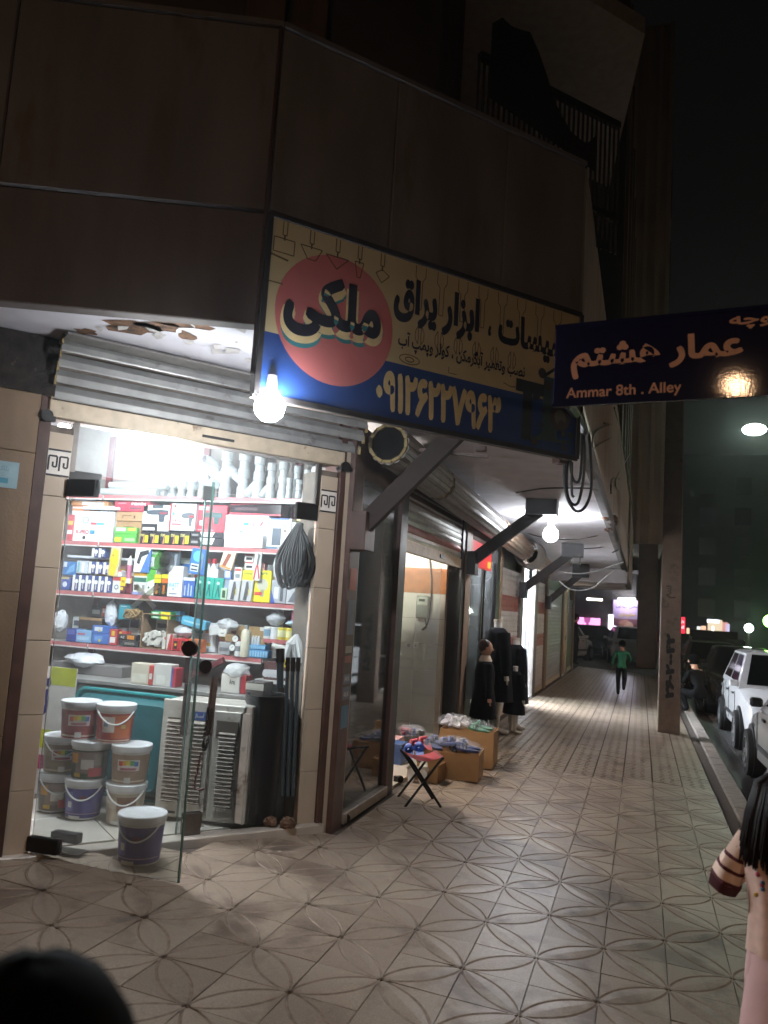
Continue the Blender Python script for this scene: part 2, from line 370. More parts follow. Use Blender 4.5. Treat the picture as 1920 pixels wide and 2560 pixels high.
# ------------------------------------------------------------------ the corner building
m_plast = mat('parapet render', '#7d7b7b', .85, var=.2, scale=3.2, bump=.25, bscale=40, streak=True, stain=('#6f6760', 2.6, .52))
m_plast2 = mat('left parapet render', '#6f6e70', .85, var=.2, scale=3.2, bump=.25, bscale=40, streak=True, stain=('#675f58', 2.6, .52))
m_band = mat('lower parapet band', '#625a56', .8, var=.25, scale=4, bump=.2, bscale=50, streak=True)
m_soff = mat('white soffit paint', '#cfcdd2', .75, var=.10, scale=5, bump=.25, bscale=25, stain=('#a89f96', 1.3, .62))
m_stone = mat('beige stone facing', '#735f49', .6, var=.2, scale=6, bump=.15, bscale=60, streak=True, stain=('#5f5242', 3, .62))
m_brown = mat('brown steel', '#4a342c', .5, var=.25, scale=9, bump=.1, bscale=90, stain=('#6b4a37', 8, .66))
m_dark = mat('black steel', '#1c1a19', .45, var=.3, scale=9, bump=.1)
m_cream = mat('cream wall tile', '#b5a591', .35, var=.08, scale=4, stain=('#a8937c', 5, .66))
m_upper = mat('upper wall render', '#564e48', .9, var=.2, scale=2, bump=.2, bscale=30)
m_inner = mat('shop plaster', '#b9b4ae', .8, var=.08, scale=4)
m_rust = mat('rust and flaking plaster', '#6a4a30', .9, var=.5, scale=22, bump=.6, bscale=60, stain=('#33271f', 18, .5))
m_flake = mat('lifted paint', '#b7b2ad', .7, var=.1, scale=30)
m_mortar = mat('dark mortar', '#6b6158', .9, var=.2)
bd = thing('corner_building', 'dark corner block with deep balcony over a lit arcade of shops', 'building', (0, 0, 0))
# soffit (first floor slab) ; its far stretch follows the street down
sp = MB(); lf = C0+LD*4.2
ci = C0-GN*.05-Vector((.392, -.92, 0))*0+Vector((-.03, .05, 0)); li = lf+Vector((-.03, .075, 0))
P = [(li.x, li.y), (ci.x, ci.y), (C1.x-.05, C1.y+.02), (.30, 1.9), (-1.2, 1.9), (-6.5, 1.9)]
sp.prism(P, HS, HS+.2)
for a, b in ((1.9, 8.), (8., 15.2)):
    vs = [(-6.5, a, hs(a)), (.28+.008*a, a, hs(a)), (.28+.008*b, b, hs(b)), (-6.5, b, hs(b))]; vs += [(x, y, z+.2) for x, y, z in vs]
    sp.add(vs, [(3, 2, 1, 0), (4, 5, 6, 7), (0, 1, 5, 4), (1, 2, 6, 5), (2, 3, 7, 6), (3, 0, 4, 7)])
so = sp.build('soffit', m_soff, bd)
# flaking patch under the balcony edge
rr = random.Random(5)
for (u, v, w_, h_) in ((330, 818, .17, .05), (400, 815, .13, .045), (470, 808, .16, .04), (540, 803, .2, .035), (590, 806, .14, .03), (470, 838, .05, .04), (215, 828, .07, .025), (610, 808, .1, .02)):
    p = PG(u, v, HS); n = 13
    T = plane_T((p.x, p.y, HS), -LD, Vector((0, 0, 1)).cross(-LD))
    pts = []
    for i in range(n):
        t = 2*math.pi*i/n; k = rr.uniform(.65, 1.2); pts.append((w_*k*math.cos(t), -h_*2.2*k*math.sin(t)))
    fl = MB(); fl.add([T @ Vector((x, y, -.003)) for x, y in pts], [tuple(range(n))]); fl.build('rust_patch', m_rust, so)
for k in range(26):
    fk = MB()
    u, v = rr.uniform(210, 640), rr.uniform(805, 905); p = PG(u, v, HS); a = rr.uniform(0, 6.3); s = rr.uniform(.015, .05)
    q = [p+Vector((s*math.cos(a+t)*rr.uniform(.6, 1.4), s*math.sin(a+t)*rr.uniform(.6, 1.4), -.004-(.022*rr.random() if t > 3 else 0))) for t in (0, 1.6, 3.1, 4.7)]
    fk.add(q, [(0, 1, 2, 3)]); fk.build('paint_flake', m_flake, so)
# parapet panels
def wallbox(mb, a, b, z0, z1, th, mi=0, out=0.):
    a, b = Vector(a), Vector(b); d = (b-a).normalized(); n = Vector((d.y, -d.x, 0)); T = Matrix((d, -n, Vector((0, 0, 1)))).transposed().to_4x4(); T.translation = a+n*out
    mb.box(0, (b-a).length, 0, th, z0, z1, mi, T)
pe = lf
for k in range(3):
    a, b = pe+(C0-pe)*(k/3), pe+(C0-pe)*((k+1)/3)
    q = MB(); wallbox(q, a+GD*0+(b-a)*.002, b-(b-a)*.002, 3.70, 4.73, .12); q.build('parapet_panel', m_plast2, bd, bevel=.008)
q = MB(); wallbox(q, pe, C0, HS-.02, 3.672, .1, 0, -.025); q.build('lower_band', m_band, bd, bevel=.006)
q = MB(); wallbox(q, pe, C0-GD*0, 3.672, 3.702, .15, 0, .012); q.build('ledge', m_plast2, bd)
GL = (C1-C0).length; cuts = [0, .33, .70, 1.]
for a, b in zip(cuts, cuts[1:]):
    q = MB(); wallbox(q, C0+GD*(GL*a+.003), C0+GD*(GL*b-.003), HS-.02, 4.73, .12); q.build('parapet_panel', m_plast, bd, bevel=.006)
yy = [1.53, 4.4, 7.4, 10.4, 13.2, 15.2]
for a, b in zip(yy, yy[1:]):
    q = MB(); h0, h1 = hs(a), hs(b); xa, xb = .30+.008*a, .30+.008*b
    vs = [(xa-.12, a+.004, h0-.02), (xa, a+.004, h0-.02), (xb, b-.004, h1-.02), (xb-.12, b-.004, h1-.02)]; vs += [(x, y, z+1.68) for x, y, z in vs]
    q.add(vs, [(3, 2, 1, 0), (4, 5, 6, 7), (0, 1, 5, 4), (1, 2, 6, 5), (2, 3, 7, 6), (3, 0, 4, 7)]); q.build('parapet_panel', m_plast, bd, bevel=.006)
q = MB(); wallbox(q, pe-LD*0, C0, 4.73, 4.76, .16, 0, .02); wallbox(q, C0, C1, 4.731, 4.761, .16, 0, .02); q.build('coping', m_plast2, bd)
q = MB(); q.bar((.31, 1.6, HS-.035), (.42, 15.2, hs(15.2)-.035), .05, .05); q.build('edge_angle', m_dark, bd)
q = MB(); q.cyl(C0+Vector((-.01, -.012, HS-.3)), C0+Vector((-.01, -.012, 4.75)), .012, n=6); q.build('corner_bead', m_brown, bd)
# upper floors, set back behind the balcony
ub = C0-GN*.75
q = MB(); wallbox(q, ub-GD*.15+LD*4, ub+GD*0, 4.6, 9, .25); wallbox(q, ub, ub+GD*1.72, 4.6, 9, .25, 0, .0); q.build('upper_wall', m_upper, bd)
for s, wd in ((.02, .24), (.34, .22)):
    q = MB(); wallbox(q, ub+GD*s, ub+GD*(s+wd), 4.6, 9, .3, 0, .06); q.build('pilaster', m_stone, bd)
q = MB(); wallbox(q, C0-GN*2.4+GD*1.5, C0-GN*2.4+GD*4.5, 4.6, 9.5, .2); wallbox(q, ub+GD*1.72, C0-GN*2.4+GD*1.72, 4.6, 9.5, .2); q.build('balcony_back_wall', mat('pale balcony wall', '#7d746b', .9, var=.1), bd)
q = MB(); q.prism([(v.x, v.y) for v in (C0-GN*2.4+GD*1.4, C0-GN*.5+GD*1.72, C0-GN*.5+GD*3.4, C0-GN*2.4+GD*5)], 6.55, 6.7); q.build('balcony_ceiling', mat('pale balcony ceiling', '#a39b92', .9, var=.1), bd)
rl = MB(); ra = C0-GN*.62+GD*1.78; rb = C0-GN*.62+GD*3.25
for z in (4.9, 5.72): rl.bar(ra+Vector((0, 0, z)), rb+Vector((0, 0, z)), .05, .05)
for k in range(30): p = ra+(rb-ra)*(k/29); rl.bar(p+Vector((0, 0, 4.6)), p+Vector((0, 0, 5.72)), .018, .018)
rl.build('balcony_railing', m_dark, bd)
q = MB(); T = plane_T(ra+GN*.03+Vector((0, 0, 4.95)), GD, (0, 0, 1)); rr = random.Random(2)
top = [(x/12*1.1+.08, 1.0+.25*math.sin(x*.5)+rr.uniform(-.05, .05)-.03*x) for x in range(13)]
poly(q, T, [(1.18, 0.25), (1.18, .8)]+top[::-1]+[(.08, .45)]); q.build('balcony_cloth', mat('dark cloth', '#191718', .9), bd)
q = MB(); q.box(-.55, .30, 10.2, 22.5, 4.45, 13); q.build('side_wing', m_upper, bd)
for k in range(5):
    q = MB(); q.box(.30, .36, 10.4+k*2.4, 10.7+k*2.4, 4.5, 13); q.build('pilaster', m_stone, bd)
# arcade beams at the far end of the slab
q = MB(); q.box(-1.3, .42, 15.2, 15.6, hs(15)-.32, hs(15)+.3); q.build('end_beam', m_soff, bd)
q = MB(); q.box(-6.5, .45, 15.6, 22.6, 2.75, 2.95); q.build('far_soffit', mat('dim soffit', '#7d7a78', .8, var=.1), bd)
q = MB(); q.box(.30, .46, 15.6, 22.6, 2.62, 4.4); q.build('far_parapet', m_plast, bd)
for y in (17.2, 19.4, 21.6):
    q = MB(); q.box(-1.25, .3, y, y+.18, 2.56, 2.75); q.build('ceiling_beam', m_soff, bd)

# ---- walls of the shops
q = MB(); q.box(-4.6, -1.48, 2.06, 2.14, 0, HS); q.build('partition_wall', mat('grey block wall', '#8d8782', .9, var=.15, scale=8, bump=.3), bd)
q = MB(); q.box(-4.75, -4.6, -3, 2.14, 0, HS); q.build('left_inner_wall', m_inner, bd)
q = MB(); a, b = SL(-2.8, .02), SL(-.56, .02); wallbox(q, a, b, 0, HS, .15); q.build('left_front_wall', mat('dark wall', '#2c2825', .9, var=.3, scale=5), bd)  # plain near-black wall colour
q = MB(); q.box(-6.4, -6.3, 2, 22.6, 0, HS); q.build('rear_wall', m_inner, bd)
# floor of the first shop: large white tiles
m_ft = mat('white floor tile', '#c9c2b8', .25, var=.06, scale=6, stain=('#9a8f82', 4, .6)); m_grout = mat('floor grout', '#8a8076', .8)
fs = MB(); fs.prism([(v.x, v.y) for v in (SL(-.3, .02), SL(2.0, .02), Vector((-1.45, 2.06, 0)), Vector((-4.6, 2.06, 0)), Vector((-4.6, -1, 0)))], 0, .108); flr = struct(fs.build('shop_floor', m_grout))
me_ft = MB().box(-.297, .297, -.297, .297, 0, .012).mesh('floor_tile', m_ft, bevel=.002)
me_th = MB()
for a in range(0, 4):
    for b in range(0, 3):
        c = SL(.2+a*.6-.35*b*0, .36+b*.6)
        if c.y < 1.75 and c.x < -1.6: inst(me_ft, 'floor_tile', flr, (c.x, c.y, .109), (0, 0, SRZ))
q = MB(); q.box(-.18, 1.88, -.07, .05, .02, .115); q.build('threshold', mat('marble sill', '#b9b0a5', .35, var=.12, scale=5), bd, loc=(S0.x, S0.y, 0), rot=(0, 0, SRZ), bevel=.006)

# ---- the chamfered shop front (local frame: x along the front, y inwards)
fr = thing('hardware_shop', 'tiled and brown steel surround of the lit hardware shop', 'shop', (S0.x, S0.y, 0), SRZ)
def jamb(x0, x1, name='jamb_tile'):
    z = .10
    MB().box(x0+.004, x1-.004, .006, .28, .05, 2.56).build('jamb_core', m_mortar, fr)
    for h in (.36, .42, .42, .42, .42, .12, .26):
        q = MB().box(x0, x1, -.006, .05, z+.0015, min(z+h, 2.555)-.0015)
        q.build(name, m_cream, fr, bevel=.002); z += h
        if z > 2.5: break
def greek(x0, x1, z0, z1):
    q = MB(); T = plane_T((x0, -.0065, z0), (1, 0, 0), (0, 0, 1)); W_, H_ = x1-x0, z1-z0
    rect(q, T, 0, 0, W_, H_, 0, .001); k = mat
    for c in range(2):
        ox = W_*(.06+.48*c); s = W_*.42
        P_ = [(0, .1), (0, .85), (.85, .85), (.85, .3), (.45, .3), (.45, .55)]
        line(q, T, [(ox+s*px, H_*(.12+.72*py)) for px, py in P_], .011, 1, .002)
    rect(q, T, 0, H_*.93, W_, H_, 1, .002); rect(q, T, 0, 0, W_, H_*.06, 1, .002)
    q.build('greek_key_tile', [C('#d8d2c8', .35), C('#1c1c20', .4)], fr)
jamb(-.135, .0); jamb(1.70, 1.835); greek(-.132, -.004, 2.26, 2.42); greek(1.704, 1.832, 2.26, 2.42)
MB().box(-.205, -.137, -.03, .2, .03, 2.98).build('guide_rail', m_brown, fr, bevel=.004)
MB().box(1.837, 1.885, -.03, .2, .03, 2.98).build('guide_rail', m_brown, fr, bevel=.004)
MB().box(1.887, 1.925, -.02, .2, .03, 2.75).build('cream_strip', m_cream, fr, bevel=.004)
q = MB(); z = .02
for h in (.75, .8, .8, .35):
    MB().box(-.56, -.207, -.05, .3, z+.0006, z+h-.0006).build('stone_slab', m_stone, fr, bevel=.004); z += h
q = MB().box(-.60, -.14, -.06, .3, 2.72, 3.06); q.build('burnt_lintel', mat('sooty flaked plaster', '#241f1c', .95, var=.6, scale=14, bump=.7, bscale=40, stain=('#77675a', 9, .66)), fr)
q = MB(); T = plane_T((-.455, -.0515, 2.15), (1, 0, 0), (0, 0, 1)); rect(q, T, 0, 0, .17, .15, 0, .003); rect(q, T, .015, .025, .12, .055, 1, .004)
text(q, 'پلاک', .06, .085, .12, .125, T, 2, 0, .004)
q.build('number_plate', [C('#7f9aa0', .5), C('#3f7f90', .5), C('#5a7480', .5)], fr)
# header: flat steel behind the shutter roll
MB().box(-.2, 1.93, .03, .22, 2.62, HS-.005).build('header_wall', m_mortar, fr)
# ---- glass front
m_gl = glass('shop glass', '#f2f7f6', 1.15, .075); m_fit = mat('dark patch fitting', '#2b2a29', .4, .6, var=.2); m_ste = mat('steel fitting', '#6b6661', .35, .8, var=.15)  # scatter raised past real dirt to give the panes a glare veil
tg = thing('transom_glass', 'fixed frameless pane above the hardware shop doors', 'window', (S0.x, S0.y, 0), SRZ)
MB().box(.015, 1.69, .02, .03, 2.30, 2.60).build('pane', m_gl, tg)
for x0, x1 in ((.0, .19), (1.53, 1.70)): MB().box(x0, x1, .005, .045, 2.19, 2.31).build('patch_fitting', m_fit, tg, bevel=.004)
MB().box(.84, .92, .005, .045, 2.24, 2.33).build('patch_fitting', m_ste, tg, bevel=.004)
MB().box(.0, .03, .0, .05, 2.3, 2.6).build('edge_channel', m_ste, tg); MB().box(1.672, 1.70, .0, .05, 2.3, 2.6).build('edge_channel', m_ste, tg)
DA = math.atan2(.131-.07, -1.569+2.52)
gd = thing('glass_door', 'frameless glass leaf swung outwards with a tape cross on it', 'door', (S0.x, S0.y, 0), DA)
MB().box(.02, .945, -.005, .005, .085, 2.255).build('pane', m_gl, gd)
MB().box(.0, .2, -.025, .025, .13, .21).build('bottom_fitting', m_fit, gd, bevel=.004)
MB().box(.0, .2, -.025, .025, 2.15, 2.25).build('top_fitting', m_fit, gd, bevel=.004)
MB().box(.938, .947, -.0065, .0065, .085, 2.255).build('polished_edge', mat('green glass edge', '#55706a', .2), gd)
def on_door(u, v):
    dd = Vector((math.cos(DA), math.sin(DA), 0)); nn = Vector((dd.y, -dd.x, 0)); p = PN(u, v, S0, nn); return (p-S0).dot(dd), p.z
q = MB(); T = plane_T((0, -.0055, 0), (1, 0, 0), (0, 0, 1)); a, b = on_door(340, 1463), on_door(388, 1520); c, d = on_door(398, 1463), on_door(330, 1520)
line(q, T, [a, b], .03, 0, .001); line(q, T, [c, d], .03, 0, .0016); q.build('tape_cross', glass('masking tape', '#d8d8c4', .2, .4), gd)
q = MB(); a = on_door(412, 1407); disc(q, T, a[0], a[1], .066, 0, .001); disc(q, T, a[0]+.0, a[1]+.01, .036, 1, .002); q.build('round_sticker', [glass('frosted disc', '#c4c8c8', .2, .3), glass('frosted disc inner', '#b8b0ac', .2, .25)], gd)
a = on_door(487, 1622); q = MB(); q.cyl((a[0]-.03, -.014, a[1]), (a[0]-.03, .014, a[1]), .043, n=24); q.build('disc_handle', mat('dark bronze disc', '#2e2522', .4, .6, var=.25), gd, smooth=True)
gd2 = thing('glass_door', 'closed frameless glass leaf in front of the cooler', 'door', (S0.x, S0.y, 0), SRZ)
MB().box(.87, 1.685, .02, .03, .125, 2.295).build('pane', m_gl, gd2)
MB().box(.90, 1.02, .0, .05, .115, .25).build('bottom_fitting', m_ste, gd2, bevel=.004)
MB().box(.862, .87, .018, .032, .125, 2.295).build('polished_edge', mat('green glass edge'), gd2)
q = MB(); q.cyl((.96, .008, 1.16), (.96, .042, 1.16), .043, n=24); q.build('disc_handle', mat('dark bronze disc'), gd2, smooth=True)

# ---- roller shutters
m_slat = mat('galvanised slat', '#a3a3a0', .42, .55, var=.16, scale=10, bump=.05, stain=('#6f6a63', 6, .62)); m_slatd = mat('dull slat', '#77736e', .5, .4, var=.2, scale=10, stain=('#4f4943', 5, .58))
m_rail = mat('dirty shutter rail', '#b9aa93', .55, .1, var=.15, scale=12, stain=('#6a4f38', 9, .62)); m_yel = mat('yellowed slat end', '#9a875a', .7, var=.3)
def slat_mesh(L_, h=.075, key='', m=None):
    # one slat, along x, front face towards -y with a swelling
    q = MB(); pr = [(0, 0), (-.006, .006), (-.013, h*.45), (-.006, h-.010), (0, h-.005), (.004, h*.5)]
    n = len(pr); vs = [(x, y, z) for x in (0, L_) for y, z in pr]
    q.add(vs, [(i, (i+1) % n, n+(i+1) % n, n+i) for i in range(n)]+[tuple(range(n-1, -1, -1)), tuple(range(n, 2*n))])
    return q.mesh('slat', m or m_slat)
rs = thing('roller_shutter', 'rolled up grey shutter with four broad ribs over the hardware shop', 'shutter', (S0.x, S0.y, 0), SRZ)
me = slat_mesh(2.13, .094)
for k in range(4):
    t = k/3; inst(me, 'slat', rs, (-.15, -.035-.13*t**.8, 2.712+k*.086), (R(-14-6*t), 0, 0))
q = MB(); q.box(-.15, 1.98, -.30, -.02, 3.035, 3.05); q.build('hood_plate', m_slatd, rs)
q = MB()
for k in range(5): q.box(-.156, -.146, -.05-.14*(k/4)**.8, -.02-.14*(k/4)**.8, 2.71+k*.075, 2.765+k*.075); q.box(1.975, 1.985, -.05-.14*(k/4)**.8, -.02-.14*(k/4)**.8, 2.71+k*.075, 2.765+k*.075)
q.build('slat_end', m_yel, rs)
MB().box(-.16, 1.86, -.045, .012, 2.60, 2.705).build('bottom_rail', m_rail, rs, bevel=.005)
MB().box(.78, 1.0, -.052, -.044, 2.635, 2.652).build('rail_slot', m_dark, rs)
for x in (-.17, 1.86): q = MB(); q.cyl((x, -.07, 2.6), (x, .02, 2.6), .035, n=12); q.box(x-.03, x+.05, -.06, -.02, 2.57, 2.6); q.build('rail_lug', m_dark, rs, smooth=True)
def drum(y0, y1, lab, cap_ring=True, m=m_slatd, r=.155, nm='shutter_drum'):
    # rolled curtain above a shop, axis along the street
    zc = hs(y0)-.235; zd = hs(y1)-.235; t = thing(nm, lab, 'shutter', (-1.09, y0, zc), rot=(math.atan2(zd-zc, y1-y0), 0, 0)); L_ = y1-y0; n = 15
    for i in range(n):
        a0, a1 = 2*math.pi*i/n, 2*math.pi*(i+1)/n-.035
        q = MB(); pts = [(r*math.cos(a0), r*math.sin(a0)), ((r+.008)*math.cos((a0+a1)/2), (r+.008)*math.sin((a0+a1)/2)), (r*math.cos(a1), r*math.sin(a1)), ((r-.012)*math.cos(a1), (r-.012)*math.sin(a1)), ((r-.012)*math.cos(a0), (r-.012)*math.sin(a0))]
        k = 5; vs = [(x, y, z) for y in (0, L_) for x, z in pts]
        q.add(vs, [(j, k+j, k+(j+1) % k, (j+1) % k) for j in range(k)]+[tuple(range(k)), tuple(range(2*k-1, k-1, -1))]); q.build('slat', m, t)
    q = MB(); q.cyl((0, .01, 0), (0, L_-.01, 0), r-.014, n=18); q.build('curtain_core', mat('drum hollow shade', '#070707', .95), t)  # solid core painted near black for the shaded hollow end
    for yy in (0., L_-.02):
        q = MB()
        for i in range(12):
            a = 2*math.pi*i/12; p = Vector((.138*math.cos(a), 0, .138*math.sin(a))); e = Vector((-math.sin(a), 0, math.cos(a)))
            q.bar(p-e*.034+Vector((0, yy-.012, 0)), p+e*.034+Vector((0, yy-.012, 0)), .022, .022)
        q.build('end_ring', m_yel if yy == 0 else m_dark, t)
    return t
drum(1.78, 3.28, 'rolled shutter drum with yellowed end ring nearest the corner')
drum(3.36, 6.50, 'long rolled shutter drum above the doorway with the shoe boxes')
drum(6.62, 9.3, 'rolled shutter drum with bronze slats beyond the long one', m=mat('bronze slat', '#8a7462', .45, .5, var=.2, scale=8))
drum(10.7, 12.7, 'rolled shutter drum above the glaring white doorway', m=mat('bronze slat'))
# cloth tied round the middle drum housing
ct = MB(); ct.lathe([(.19, -.45), (.24, -.2), (.22, .05), (.25, .3), (.2, .5)], 14, c=(0, 0, 0))
o = ct.build('cloth_wrap', mat('grey dust cloth', '#8a857f', .9, var=.15, scale=12, bump=.8, bscale=14), None, smooth=True); o.location = (-1.08, 9.9, hs(9.9)-.25); o.rotation_euler = (R(-90), 0, 0)
tag(o, 'grey dust cloth wrapped round the shutter housing near the bulb', 'cloth')

# ---- F facade along the street
XF = -1.27
ft = thing('shop_arcade', 'row of posts, sills and guide rails along the arcade', 'arcade', (0, 0, 0))
def post(y0, y1, x1=XF, x0=XF-.16, z1=2.95, m=m_brown, nm='post'):
    return MB().box(x0, x1, y0, y1, gz(XF)-.04, z1-.02*max(0, y0-1.5)).build(nm, m, ft, bevel=.004)
post(1.56, 1.76, x1=XF+.01, m=m_brown, nm='corner_post'); post(2.86, 3.04, m=m_dark); post(2.80, 2.86, x1=XF+.01)
post(5.40, 5.55, m=m_dark); post(5.552, 5.86, x1=XF+.02, m=mat('tan post', '#7a6350', .6, var=.2, scale=5, stain=('#4d3a2e', 6, .6)))
post(7.82, 8.1, m=m_dark); post(8.102, 8.3, x1=XF+.01, m=m_stone); post(10.45, 10.78, m=m_slatd); post(12.45, 12.9, m=m_slatd); post(14.55, 14.9, m=m_stone); post(18.7, 19.0, m=m_stone); post(20.1, 20.4, m=m_slatd); post(22.3, 22.6, m=m_stone)
for a, b in ((1.76, 2.8), (3.04, 5.4), (5.86, 7.82)): MB().box(XF-.15, XF-.02, a, b, 2.58, 2.96).build('fascia', m_brown, ft)
MB().box(XF-.1, XF+.03, 1.76, 2.8, gz(XF), .13).build('sill', mat('aluminium sill', '#8b8075', .5, .3, var=.2), ft, bevel=.005)
MB().box(XF-.05, XF-.005, 1.77, 1.81, .13, 2.58).build('frame_bar', mat('aluminium sill'), ft)
for y0, y1 in ((8.3, 10.45), (12.9, 14.55), (14.9, 18.7), (20.4, 22.3)): MB().box(XF-.3, XF-.12, y0, y1, 0, 2.9).build('back_wall', m_dark, ft)
MB().box(-6.3, XF-.3, 8.15, 8.25, 0, 2.95).build('party_wall', m_inner, ft)
# little lugs on the ground by the posts
for (u, v) in ((862, 2055), (998, 1955), (1298, 1767), (1330, 1733)):
    p = PG(u, v); q = MB(); q.cyl((p.x, p.y, gz(p.x)+.03), (p.x+.02, p.y-.02, gz(p.x)+.03), .03, n=10); q.box(p.x-.05, p.x, p.y-.02, p.y+.02, gz(p.x), gz(p.x)+.05); q.build('floor_lug', m_dark, ft)
# stickers on the corner post
T = plane_T((XF+.0115, 1.585, 0), (0, 1, 0), (0, 0, 1))
for z0, h, mi in ((1.72, .16, 0), (1.4, .25, 1), (1.27, .05, 2), (1.2, .05, 3), (1.05, .07, 1), (.94, .09, 1), (.74, .16, 4)):
    st = MB(); rect(st, T, .01, z0, .15, z0+h, 0, .001)
    if z0 in (1.05, .94): text(st, 'AKA', .03, z0+.02, .13, z0+.055, T, 1, 0, .002)
    st.build('sticker', [C(('#a5491f', '#5a6676', '#8f8a80', '#8a4f45', '#3c6f8c')[mi]), C('#c9c6c0')], ft)
# pane beside the corner post
gp = thing('shop_window', 'tall dusty pane by the corner post with dim goods behind', 'window', (XF-.03, 1.81, 0))
MB().box(-.004, .004, 0, .99, .13, 2.58).build('pane', glass('dusty glass', '#c9d2d0', 1.6, .035), gp)
# half closed shutter of the second shop
rs2 = thing('roller_shutter', 'half lowered shutter with a red slat above the shoe doorway', 'shutter', (XF-.03, 3.04, 0), math.pi/2)
m_red = mat('red slat', '#9a5a52', .5, .2, var=.2, scale=8, stain=('#7a5a52', 6, .6)); me_a = slat_mesh(2.36, .075); me_b = slat_mesh(2.36, .075, m=m_red)
for k in range(8): inst(me_b if k == 1 else me_a, 'slat', rs2, (0, -.0, 2.235+k*.07))
MB().box(0, 2.36, -.02, .02, 2.12, 2.23).build('bottom_rail', m_rail, rs2, bevel=.004)
q = MB(); q.box(1.3, 1.5, -.03, -.02, 2.16, 2.2); q.build('handle_slot', m_dark, rs2)
# closed shutters further on
def closed(y0, y1, bands, lab, m=m_slat):
    h = 2.62-.02*y0*.8; t = thing('roller_shutter', lab, 'shutter', (XF-.06, y0, 0), math.pi/2); n = int((h-.2)/.085)
    ma = slat_mesh(y1-y0, .09, m=m); mb_ = slat_mesh(y1-y0, .09, m=m_red)
    for k in range(n): inst(mb_ if any(a <= k/n < b for a, b in bands) else ma, 'slat', t, (0, 0, .14+k*.085))
    MB().box(0, y1-y0, -.02, .02, .03, .14).build('bottom_rail', m_rail, t); return t
m_wsl = mat('white slat', '#b9b4b2', .5, .1, var=.12, scale=8, stain=('#7a736c', 5, .62))
closed(8.3, 10.45, ((.35, .47), (.68, .77)), 'closed white shutter with two red bands before the white doorway', m_wsl)
closed(12.9, 14.55, ((.35, .47), (.68, .77)), 'closed white shutter with red bands just past the white doorway', m_wsl)
closed(14.9, 18.7, (), 'long closed grey shutter catching slanting light', m_slat)
closed(20.4, 22.3, (), 'last closed grey shutter at the far corner', m_slatd)
td = thing('wooden_door', 'narrow tan door leaf between the far grey shutters', 'door', (XF-.05, 19.0, 0)); MB().box(-.02, .02, .02, 1.08, .05, 2.35).build('leaf', mat('tan door', '#b08d63', .5, var=.12, scale=5), td); MB().box(.02, .06, .9, .93, 1.0, 1.12).build('handle', m_ste, td)

# ---- slanting steel struts under the slab
def strut(y, zl, zh, xh, lab, plate_hi=(.0, 0)):
    t = thing('steel_strut', lab, 'strut', (XF, y, zl))
    q = MB(); a = Vector((.04, 0, 0)); b = Vector((xh-XF, 0, zh-zl)); q.bar(a, b, .14, .07, 0, up=(0, 1, 0)); d = (b-a).normalized()
    q.build('channel', mat('painted strut', '#2a1e18', .75, var=.25, scale=7, stain=('#6d4b38', 10, .64)), t, bevel=.004)
    MB().box(-.0, .12, -.11, .11, -.16, .12).build('wall_plate', m_brown if y < 3 else m_dark, t, bevel=.004)
    q = MB(); q.box(xh-XF-.16, xh-XF+.2, -.13, .13, zh-zl-.06, hs(y)-zl-.003); q.build('ceiling_plate', m_dark if y > 3 else m_brown, t, bevel=.004)
strut(1.66, 2.17, 2.97, -.46, 'brown steel strut with rusty foot nearest the corner')
strut(5.68, 2.22, 2.86, -.42, 'dark strut just in front of the arcade bulb')
strut(10.25, 2.07, 2.72, -.42, 'dark strut beside the glaring white doorway')
strut(14.3, 1.95, 2.58, -.55, 'small far strut above the long grey shutter')
tb = thing('flat_bar', 'thin rusty flat bar crossing the nearest strut', 'bar', (-.6, 1.72, 2.8)); q = MB(); q.bar(PY(1050, 1125, 1.72)-Vector((-.6, 1.72, 2.8)), PY(1222, 1142, 1.72)-Vector((-.6, 1.72, 2.8)), .03, .02); q.box(.19, .26, -.03, .03, -.04, .0); q.build('bar', m_brown, tb)
# ------------------------------------------------------------------ shop sign on the balcony corner
sg = thing('shop_sign', 'long blue and yellow hardware sign with a pink disc on the balcony corner', 'sign', (C0.x+GN.x*.03, C0.y+GN.y*.03, 2.66), math.atan2(GD.y, GD.x))
MB().box(.0, 2.26, .0, .09, 0, .985).build('box', mat('sign sheet steel', '#5d5148', .6, .3, var=.2), sg)
T = plane_T((0, -.002, 0), (1, 0, 0), (0, 0, 1))
BL, YE, PK, BK, TQ = mat('sign blue', '#23478c', .45, var=.08, scale=5), mat('sign yellow', '#d2c294', .45, var=.08, scale=4), mat('sign pink', '#d07674', .45, var=.06, scale=5), mat('sign black', '#14162a', .5), mat('sign turquoise', '#3c8c94', .5)
q = MB(); poly(q, T, [(.012, .0), (2.25, .0), (2.25, .345), (.012, .345)], 0, .0); rect(q, T, .012, .345, 2.25, .975, 1, .0); q.build('printed_face', [BL, YE], sg)
q = MB(); disc(q, T, .43, .50, .365, 0, .0002, 48); q.build('pink_disc', PK, sg)
q = MB(); text(q, 'ملکی', .105, .30, .735, .70, T, 0, .075, .0004); text(q, 'ملکی', .10, .325, .73, .725, T, 1, .095, .0006); text(q, 'ملکی', .115, .365, .715, .745, T, 2, .05, .0008); q.build('name_lettering', [TQ, mat('sign cream', '#f0dca4', .5), BK], sg)
